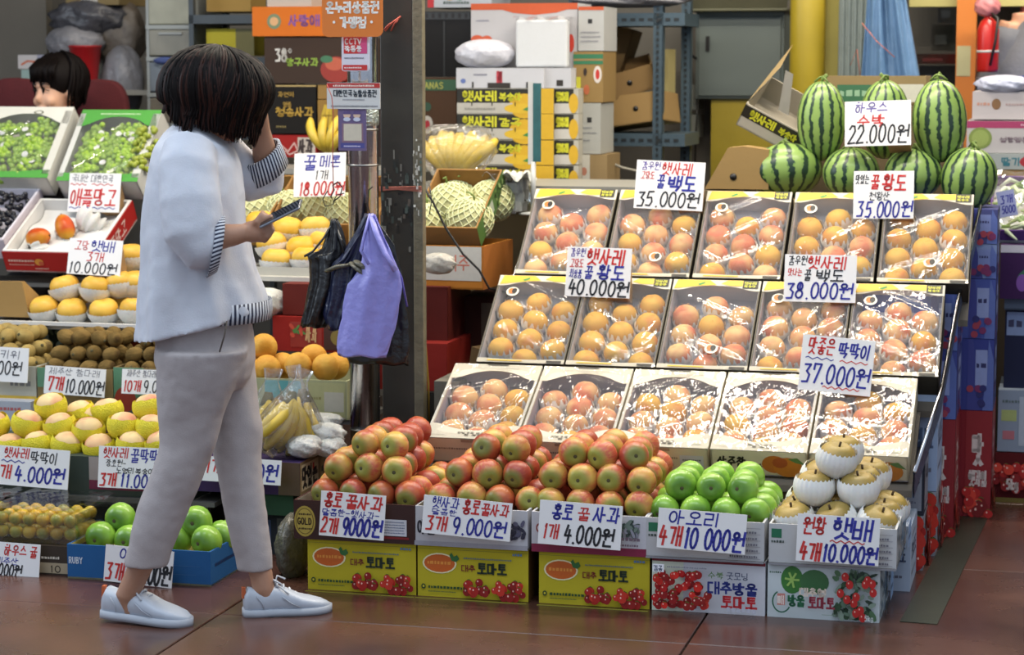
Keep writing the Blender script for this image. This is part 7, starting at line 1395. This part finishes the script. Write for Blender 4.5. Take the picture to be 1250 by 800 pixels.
m.loft([eln(J(236, 172), .05, .08), eln(J(238, 190), .075, .16), eln(J(240, 230), .095, .165), eln(J(243, 290), .09, .15), eln(J(248, 350), .085, .14), eln(J(250, 400), .10, .155), eln(J(250, 440), .10, .13), eln(J(252, 462), .07, .10)])
limb(m, [(J(232, 190, -.14), .05), (J(234, 240, -.19), .045), (J(240, 292, -.20), .038), (J(262, 290, -.19), .036), (J(285, 287, -.175), .029), (J(300, 284, -.165), .0235)])
pn = J(300, 284, -.165); m.loft([[tuple(p) for p in eln(pn+V3((dx, dy, dz)), .001, .001)] for dx, dy, dz in ((0, 0, 0), (.001, 0, 0))])
m.ell(J(309, 283, -.16), .038, .020, .029, 14, 10); m.ell(J(317, 284, -.16), .024, .021, .027, 12, 8)
fingers(m, J(320, 280, -.175), V3((.55, -.55, .6)).normalized(), V3((.55, .1, -.8)).normalized(), V3((.1, .9, .35)).normalized(), .068, .0088, c=(.7, 1.1, 1.0), gap=.0155)
m.tube([J(308, 277, -.15), J(316, 270, -.165), J(325, 267, -.175), J(333, 264, -.178)], [.012, .011, .010, .008], 8)
limb(m, [(J(262, 190, .13), .05), (J(296, 212, .18), .045), (J(326, 222, .17), .038), (J(325, 195, .13), .036), (J(318, 160, .09), .027), (J(316, 136, .06), .0235)])
m.ell(J(318, 124, .045), .018, .034, .036, 14, 10)
fingers(m, J(319, 112, .035), V3((-.35, -.1, .9)).normalized(), V3((.25, .95, .1)).normalized(), V3((-.9, -.15, -.2)).normalized(), .074, .0085, c=(.25, .5, .5))
m.tube([J(314, 130, .02), J(306, 122, .0), J(300, 112, -.01), J(297, 104, -.01)], [.012, .011, .010, .008], 8)
limb(m, [(J(240, 470, -.07), .060), (J(230, 545, -.075), .050), (J(206, 610, -.07), .043), (J(182, 670, -.055), .035), (J(166, 704, -.05), .032), (J(155, 728, -.045), .031), (J(158, 742, -.045), .024), (J(192, 752, -.055), .017)])
limb(m, [(J(275, 470, .07), .058), (J(289, 545, .075), .045), (J(299, 610, .075), .040), (J(311, 670, .06), .034), (J(319, 703, .05), .032), (J(322, 720, .045), .031), (J(330, 734, .045), .023), (J(362, 741, .06), .017)])
o = wbuild(m, 'body', SK); remesh(o, .0042, 3)
face_parts(wo, INV @ HM)
# trousers
PT = pm('beige_trouser_cloth', '#aba3a2', .85, .06, 60, .15, bscale=300)
m = MB(); m.loft([eln(J(250, 376), .118, .150), eln(J(250, 400), .128, .165), eln(J(250, 440), .136, .175), eln(J(251, 460), .122, .150), eln(J(252, 474), .095, .115)])
def leg(m, spec, dy, fl=1.0, d1=None): m.loft([eln(J(x, y, dy+((d1 or dy)-dy)*i/(len(spec)-1)), r, r*fl) for i, (x, y, r) in enumerate(spec)])
leg(m, [(247, 425, .124), (243, 455, .113), (238, 480, .101), (233, 505, .089), (230, 540, .077), (218, 575, .073), (204, 610, .071), (193, 640, .067), (184, 668, .062), (178, 691, .059)], -.08, .92, -.055)
leg(m, [(258, 425, .118), (266, 455, .102), (275, 482, .089), (283, 505, .079), (288, 520, .072), (290, 560, .066), (297, 610, .060), (304, 650, .056), (310, 680, .052), (312, 696, .050)], .08, .95, .052)
o = wbuild(m, 'trousers', PT); remesh(o, .006, 10); displace(o, 'trouser_folds', .09, .010)
m = MB(); c = lambda x, y, dy: J(x, y, dy)
m.tube([J(277, 392, -.185), J(274, 410, -.185), J(268, 430, -.18)], .0022, 5); wbuild(m, 'pocket_seam', pm('seam_shadow_brown', '#5c544c', .8))
# shirt
SH = pm('white_shirt_cloth', '#c6c8d0', .75, .03, 40, .12, bscale=260, sss=.05)
def fr(x, y, rx, ry, tl, am):      # shirt ring with soft vertical folds that deepen towards the hem
    c = J(x, y); n = 72; out = []
    for i in range(n):
        t = 2*math.pi*i/n; k = 1+am*(math.sin(7*t+.012*y)+.6*math.sin(13*t-.02*y)+.4*math.sin(4*t+.03*y))
        out.append((c.x+rx*k*math.cos(t), c.y+ry*k*math.sin(t), c.z+tl*rx*math.cos(t)))
    return out
m = MB()
m.loft([eln(J(234, 152), .046, .062, n=72), eln(J(234, 163), .072, .105, n=72), eln(J(236, 178), .100, .165, 0, 72), fr(238, 200, .118, .192, 0, .004), fr(238, 235, .130, .195, 0, .010), fr(237, 275, .138, .190, 0, .018), fr(240, 315, .150, .192, .05, .026), fr(243, 350, .162, .198, .15, .032), fr(246, 380, .172, .204, .25, .036), fr(246, 397, .177, .207, .27, .036)])
limb(m, [(J(232, 180, -.12), .070), (J(230, 205, -.165), .078), (J(232, 245, -.195), .080), (J(236, 282, -.205), .080), (J(250, 300, -.205), .070), (J(264, 300, -.20), .062)], n=24)
limb(m, [(J(258, 182, .10), .075), (J(285, 205, .15), .072), (J(312, 222, .17), .062), (J(324, 218, .16), .060), (J(323, 208, .15), .058)], n=24)
o = wbuild(m, 'shirt', SH); remesh(o, .006, 8); displace(o, 'shirt_folds', .16, .012); displace(o, 'shirt_creases', .05, .004)
NVY = pm('navy_stripe', '#20263e', .7, .05); CW = pm('cuff_white', '#c4c8d0', .75, .03)
def striped(ringsf, nm, n=64, duty=2):
    m = MB(); rings = ringsf(n); m.loft(rings, 0, True, False); k = len(m.f)
    for q in range(k): m.m[q] = 1 if (q % n) % duty == 0 else 0
    o = wbuild(m, nm, [CW, NVY]); s = o.modifiers.new('s', 'SOLIDIFY'); s.thickness = .003; s.offset = -1; return o
def cuff(p0, p1, r0, r1, up, n, tilt=0.):
    d = (p1-p0).normalized(); a = d.cross(up).normalized(); b = a.cross(d)
    return [[tuple(p0.lerp(p1, t)+a*(r*math.cos(2*math.pi*i/n))+b*(r*math.sin(2*math.pi*i/n))+d*(tilt*r*math.sin(2*math.pi*i/n))) for i in range(n)] for t, r in ((0, r0), (.5, (r0+r1)/2), (1, r1), (1.02, r1*.9))]
striped(lambda n: cuff(J(257, 302, -.20), J(268, 298, -.195), .068, .064, V3((0, 0, 1)), n, .55), 'near_cuff'.replace('near_', ''), 84)
striped(lambda n: cuff(J(326, 212, .155), J(319, 187, .125), .062, .056, V3((1, 0, 0)), n, .35), 'cuff', 84)
striped(lambda n: [eln(J(262, 366), .150, .17, .02, n), eln(J(262, 380), .152, .172, .02, n), eln(J(262, 389), .150, .170, .02, n), eln(J(262, 388), .140, .16, .02, n)], 'undershirt_hem', 150)
m = MB(); m.tube([J(229, 158, -.06), J(240, 172, -.10), J(256, 176, -.05), J(263, 170, .0)], .004, 6); wbuild(m, 'collar_edge', SH)
# hair
HR = pm('dark_brown_hair', '#0e0807', .6, .5, 30, spec=.12, stretch=(1, 1, .2)); HR2 = pm('auburn_hair', '#2a120a', .55, .4, 30, spec=.18)
def hair(build, C, rx, ry, rz, zend, n, seed, M=Matrix.Identity(4), bald=None, flick=.02, rad=.0055, mats=None, top=.01):
    """bob: strand tubes running from the crown over an ellipsoid and hanging to zend (relative to C), gathered in locks"""
    rr = random.Random(seed); m = MB(); m.ell((0, 0, top), rx*.93, ry*.93, rz*.95, 24, 16, 0, M)
    locks = [(rr.uniform(0, 6.28), rr.uniform(.60, 1.12), rr.uniform(-.03, .012), rr.uniform(-.25, .25), rr.uniform(.95, 1.07)) for _ in range(46)]
    for k in range(n):
        th0, le, outw, tw0, jl = locks[rr.randrange(len(locks))]
        th = th0+rr.gauss(0, .09)
        if bald and bald(th) and rr.random() < .97: continue
        e0 = rr.uniform(R(15), R(88)); z1 = zend*le*rr.uniform(.93, 1.04)*(1+.18*max(0, math.cos(th))); pts = []; rs = []; j = jl*rr.uniform(.985, 1.02); tw = tw0+rr.uniform(-.1, .1)
        lam = [e0-(e0+R(22))*i/6 for i in range(7)]
        for i, e in enumerate(lam):
            t = th+tw*i/7; w = 1+.03*math.sin(3*t+e*2)
            pts.append(V3((rx*j*w*math.cos(e)*math.cos(t), ry*j*w*math.cos(e)*math.sin(t), rz*j*math.sin(e)+top*.5))); rs.append(rad*(.5+.5*min(1, i/2)))
        p = pts[-1]; out = V3((math.cos(th+tw), math.sin(th+tw), 0))
        for i in range(1, 6):
            f = i/5; z = p.z+(z1-p.z)*f; pts.append(V3((p.x, p.y, z))+out*(outw*f*f-.012*f)+V3((.006*math.sin(th*9+f*3)*f, 0, 0))); rs.append(rad*(1-.17*i))
        rs[-1] = rad*.12
        m.tube(pts, rs, 4, 1 if (mats and rr.random() < .3) else 0, M, True, False)
    return build(m)
hair(lambda m: wbuild(m, 'hair', [HR, HR2]), None, .144, .118, .108, -.104, 1600, 5, Matrix.Translation(J(263, 110, 0)) @ Matrix.Rotation(R(7), 4, 'Y'), mats=True, rad=.0058, top=.006)
# shoes
SW = pm('white_shoe_leather', '#b4bac4', .45, .05, 16, .06); SO = pm('rubber_sole', '#a8adb6', .6, .1, 30); LC = pm('white_lace', '#c4c8ce', .8, .05, 60); OT = pm('orange_heel_tab', '#b85a30', .6)
def ground(x, y):
    q = wp(x, y, 5.0)-V3((0, 0, CH)); t = -CH/q.z; return V3((q.x*t, q.y*t, 0))
def shoe(lab, H, T, lift=0.):
    d = T-H; yaw = math.atan2(d.y, d.x); L = d.length
    g = thing('shoe_parts', '', '', H, (0, math.atan2(lift, L), yaw)); g.location.z = lift
    k = L/.240; S = [(0, .020, .058), (.012, .029, .080), (.05, .033, .070), (.085, .036, .080), (.12, .041, .070), (.155, .045, .052), (.19, .044, .042), (.218, .034, .034), (.234, .018, .026), (.240, .006, .020)]
    def ring(x, w, zt, zb=.010, n=20):
        out = []
        for i in range(n):
            t = 2*math.pi*i/n; c, s = math.cos(t), math.sin(t)
            out.append((x*k, math.copysign(abs(c)**.75, c)*w*k, (zb+(zt-zb)*(.5+.5*math.copysign(abs(s)**.7, s)))*k))
        return out
    m = MB(); m.loft([ring(*q) for q in S]); up = m.build('shoe_upper', SW, g)
    m = MB(); out = []; prof = [(-.004, .012), (.0, .026), (.03, .035), (.08, .037), (.13, .044), (.17, .049), (.2, .047), (.225, .036), (.240, .018), (.246, .0)]
    pts = [(x*k, w*k) for x, w in prof]+[(x*k, -w*k) for x, w in reversed(prof[:-1])]
    m.loft([[(x, y, 0) for x, y in pts], [(x, y*1.03, .008*k) for x, y in pts], [(x, y, .020*k) for x, y in pts]]); m.build('sole', SO, g)
    m = MB()
    for q in range(5):
        x = (.088+.017*q)*k; z = (.087-.0085*q-.0008*q*q)*k; w = (.018+.001*q)*k
        m.tube([(x, -w, z-.008), (x+.004, -w*.4, z+.001), (x+.006, w*.4, z+.001), (x+.002, w, z-.008)], .0032, 6)
    m.tube([(.086*k, 0, .083*k), (.080*k, -.02, .100*k), (.100*k, -.03, .088*k)], .003, 6); m.tube([(.086*k, 0, .083*k), (.095*k, .012, .104*k), (.115*k, .0, .096*k)], .003, 6); m.tube([(.086*k, 0, .083*k), (.10*k, -.03, .078*k), (.118*k, -.04, .062*k)], .0026, 6)
    m.build('laces', LC, g); m = MB(); m.box(-.005, -.008, .050*k, .004, .008, .080*k); m.build('heel_tab', OT, g)
    m = MB(); m.tube([(x*k, -w*k*1.0, z*k) for x, w, z in ((.10, .041, .055), (.125, .045, .036), (.15, .0475, .024))], .0016, 5); m.tube([(x*k, -w*k, z*k) for x, w, z in ((.03, .033, .06), (.045, .035, .04), (.05, .036, .022))], .0014, 5); m.build('stitching', SO, g)
    Mg = Matrix.Translation(g.location) @ g.rotation_euler.to_matrix().to_4x4()
    ch = list(g.children); up.parent = wo; up.matrix_parent_inverse = Matrix.Identity(4); up.name = 'shoe'
    loc = INV @ Mg; up.matrix_local = loc
    for c_ in ch:
        if c_ is not up: c_.parent = up
    bpy.data.objects.remove(g)
shoe('', ground(127, 757), ground(233, 764), .012)
shoe('', ground(298, 752), ground(403, 745))
# phone in her hand
ph = thing('smartphone', 'silver smartphone held in the walking woman\'s hand', 'phone', tuple(J(341, 262, -.178)))
Xa = V3((.84, -.12, .42)).normalized(); Za = (V3((-.42, -.22, .86))); Za = (Za-Xa*Za.dot(Xa)).normalized(); Ya = Za.cross(Xa); ph.rotation_euler = Matrix((Xa, Ya, Za)).transposed().to_euler()
m = MB(); m.box(-.055, -.036, -.004, .065, .036, .004); m.build('phone_case', pm('silver_phone', '#8d9098', .22, .05, metal=.7), ph, bevel=.0035); m = MB(); m.box(-.052, -.033, .004, .062, .033, .0048); m.build('screen', pm('dark_glass', '#15171c', .08), ph)
# seated shopkeeper behind the grape boxes
c0 = P3(69, 108, 2.12); sk_ = thing('person', 'smiling shopkeeper with dark bob seated behind the grape boxes', 'person', (c0.x, c0.y, 0))
INV2 = Matrix.Translation(-sk_.location)
H2 = Matrix.Translation(V3((0, 0, c0.z))) @ Matrix.Rotation(R(180+52), 4, 'Z') @ Matrix.Rotation(R(4), 4, 'Y')
m = MB(); add_head(m, H2); m.tube([(0.02, 0, c0.z-.08), (.03, 0, c0.z-.2)], [.05, .058], 12); zs = c0.z-.22
m.loft([eln(V3((.03, 0, zs+.04)), .06, .08), eln(V3((.03, 0, zs)), .16, .10), eln(V3((.03, 0, zs-.15)), .17, .11), eln(V3((.03, 0, zs-.4)), .16, .12), eln(V3((.03, 0, zs-.52)), .18, .14)])
for s in (-1, 1):
    limb(m, [(V3((.03+s*.15, 0, zs-.03)), .05), (V3((.03+s*.19, -.02, zs-.27)), .042), (V3((.03+s*.10, -.2, zs-.38)), .03), (V3((.03+s*.04, -.26, zs-.38)), .022)]); m.ell((.03+s*.03, -.29, zs-.38), .03, .04, .018)
    fingers(m, V3((.03+s*.03, -.315, zs-.38)), V3((0, -1, 0)), V3((1, 0, 0)), V3((0, 0, -1)), .06, .008, gap=.016)
    m.tube([(.03, -.29, zs-.37), (.03-s*.0, -.31, zs-.36), (.03, -.33, zs-.36)], [.011, .010, .008], 6)
    limb(m, [(V3((.03+s*.09, 0, zs-.52)), .085), (V3((.03+s*.11, -.28, zs-.52)), .065), (V3((.03+s*.11, -.26, .1)), .04), (V3((.03+s*.11, -.26, .04)), .04), (V3((.03+s*.11, -.37, .03)), .035)])
o = m.build('body', SKL, sk_); remesh(o, .006, 3); face_parts(sk_, H2, True)
m = MB(); m.loft([eln(V3((.03, 0, zs+.03)), .075, .09), eln(V3((.03, 0, zs-.0)), .185, .13), eln(V3((.03, 0, zs-.2)), .20, .15), eln(V3((.03, 0, zs-.54)), .21, .17)])
for s in (-1, 1): limb(m, [(V3((.03+s*.14, 0, zs-.03)), .07), (V3((.03+s*.19, -.02, zs-.27)), .06), (V3((.03+s*.12, -.17, zs-.36)), .05)])
o = m.build('dark_cardigan', pm('black_knit', '#1a1719', .9, .2, 60, .3), sk_); remesh(o, .01, 4)
m = MB()
for s in (-1, 1): limb(m, [(V3((.03+s*.09, 0, zs-.52)), .105), (V3((.03+s*.11, -.28, zs-.52)), .085), (V3((.03+s*.11, -.26, .15)), .06)])
m.build('trousers', pm('black_knit', '#1a1719'), sk_)
hair(lambda m: m.build('hair', [HR, HR2], sk_), None, .112, .096, .105, -.12, 520, 9, Matrix.Translation((.012, .012, c0.z+.032)) @ Matrix.Rotation(R(180+52), 4, 'Z'), bald=lambda t: math.cos(t) > .12, rad=.0065)
m = MB(); rr = random.Random(4)
for k in range(60):
    t = rr.uniform(-.95, .95); p = [V3((.05*math.cos(t), .07*math.sin(t), .118)), V3((.098*math.cos(t*.9), .085*math.sin(t), .085)), V3((.104*math.cos(t*.9), .088*math.sin(t)+.004, .045+.03*abs(t)*rr.uniform(-1, .6)))]
    m.tube(p, [.006, .006, .002], 4, 0, H2)
m.build('fringe', HR, sk_)
# shopper at the right edge, seen from behind in a grey quilted jacket
c0 = P3(1280, 52, 3.32); sh = thing('person', 'shopper in a grey ribbed jacket cut off by the right picture edge', 'person', (c0.x, c0.y, 0))
m = MB(); H3 = Matrix.Translation((.02, 0, c0.z+.30)) @ Matrix.Rotation(R(100), 4, 'Z'); add_head(m, H3); m.tube([(.02, 0, c0.z+.22), (.02, 0, c0.z+.12)], [.05, .055], 12)
m.loft([eln(V3((.0, 0, c0.z+.12)), .15, .09), eln(V3((.0, 0, c0.z-.2)), .15, .1), eln(V3((.0, 0, c0.z-.45)), .16, .12), eln(V3((0, 0, c0.z-.65)), .15, .11)])
for s in (-1, 1):
    limb(m, [(V3((s*.15, 0, c0.z+.08)), .05), (V3((s*.22, .02, c0.z-.18)), .042), (V3((s*.2, .2, c0.z-.3)), .03), (V3((s*.19, .26, c0.z-.3)), .022)]); m.ell((s*.19, .30, c0.z-.3), .03, .04, .018); fingers(m, V3((s*.19, .32, c0.z-.3)), V3((0, 1, 0)), V3((1, 0, 0)), V3((0, 0, -1)), .06, .008, gap=.016)
    m.tube([(s*.17, .29, c0.z-.3), (s*.155, .32, c0.z-.3), (s*.15, .34, c0.z-.3)], [.011, .01, .008], 6)
    limb(m, [(V3((s*.08, 0, c0.z-.62)), .085), (V3((s*.09, 0, .5)), .055), (V3((s*.09, 0, .08)), .04), (V3((s*.09, .14, .04)), .035)])
o = m.build('body', SKL, sh); remesh(o, .007, 3); face_parts(sh, H3)
GJ = pm('grey_quilt', '#6f7178', .75, .1, 20, .2); m = MB(); K = 26; rg = []
for i in range(K+1):
    t = i/K; z = c0.z+.13-.72*t; w = .10+.13*min(1, t*3.2)+.05*t; rg.append(eln(V3((0, 0, z)), w+.006*math.sin(i*3.14), .13+.02*math.sin(i*3.14*.999+1.57)*.4+.03*t))
m.loft(rg)
for s in (-1, 1): m.tube([V3((s*.17, 0, c0.z+.06-.03*q)).lerp(V3((s*.25, .02, c0.z-.2)), q/8) for q in range(9)], [.075+.005*(q % 2) for q in range(9)], 14); m.tube([(s*.25, .02, c0.z-.22), (s*.21, .2, c0.z-.3)], [.07, .05], 12)
m.build('jacket', GJ, sh); m = MB()
for s in (-1, 1): limb(m, [(V3((s*.08, 0, c0.z-.55)), .11), (V3((s*.09, 0, .5)), .08), (V3((s*.09, 0, .08)), .06)])
m.build('trousers', pm('black_knit', '#1a1719'), sh)
m = MB(); m.loft([eln(V3((.02, 0, c0.z+.10)), .14, .13), eln(V3((.02, 0, c0.z+.17)), .13, .12), eln(V3((.02, 0, c0.z+.24)), .09, .09)]); m.build('checked_scarf', pm('red_check', '#8a4a4c', .85, .5, 50), sh)
hair(lambda m: m.build('hair', [HR, HR2], sh), None, .112, .10, .11, -.12, 260, 12, Matrix.Translation((.02, -.01, c0.z+.33)) @ Matrix.Rotation(R(100), 4, 'Z'), bald=lambda t: math.cos(t) > .5, rad=.0075)
for q in pa+[pg]: remove(q)
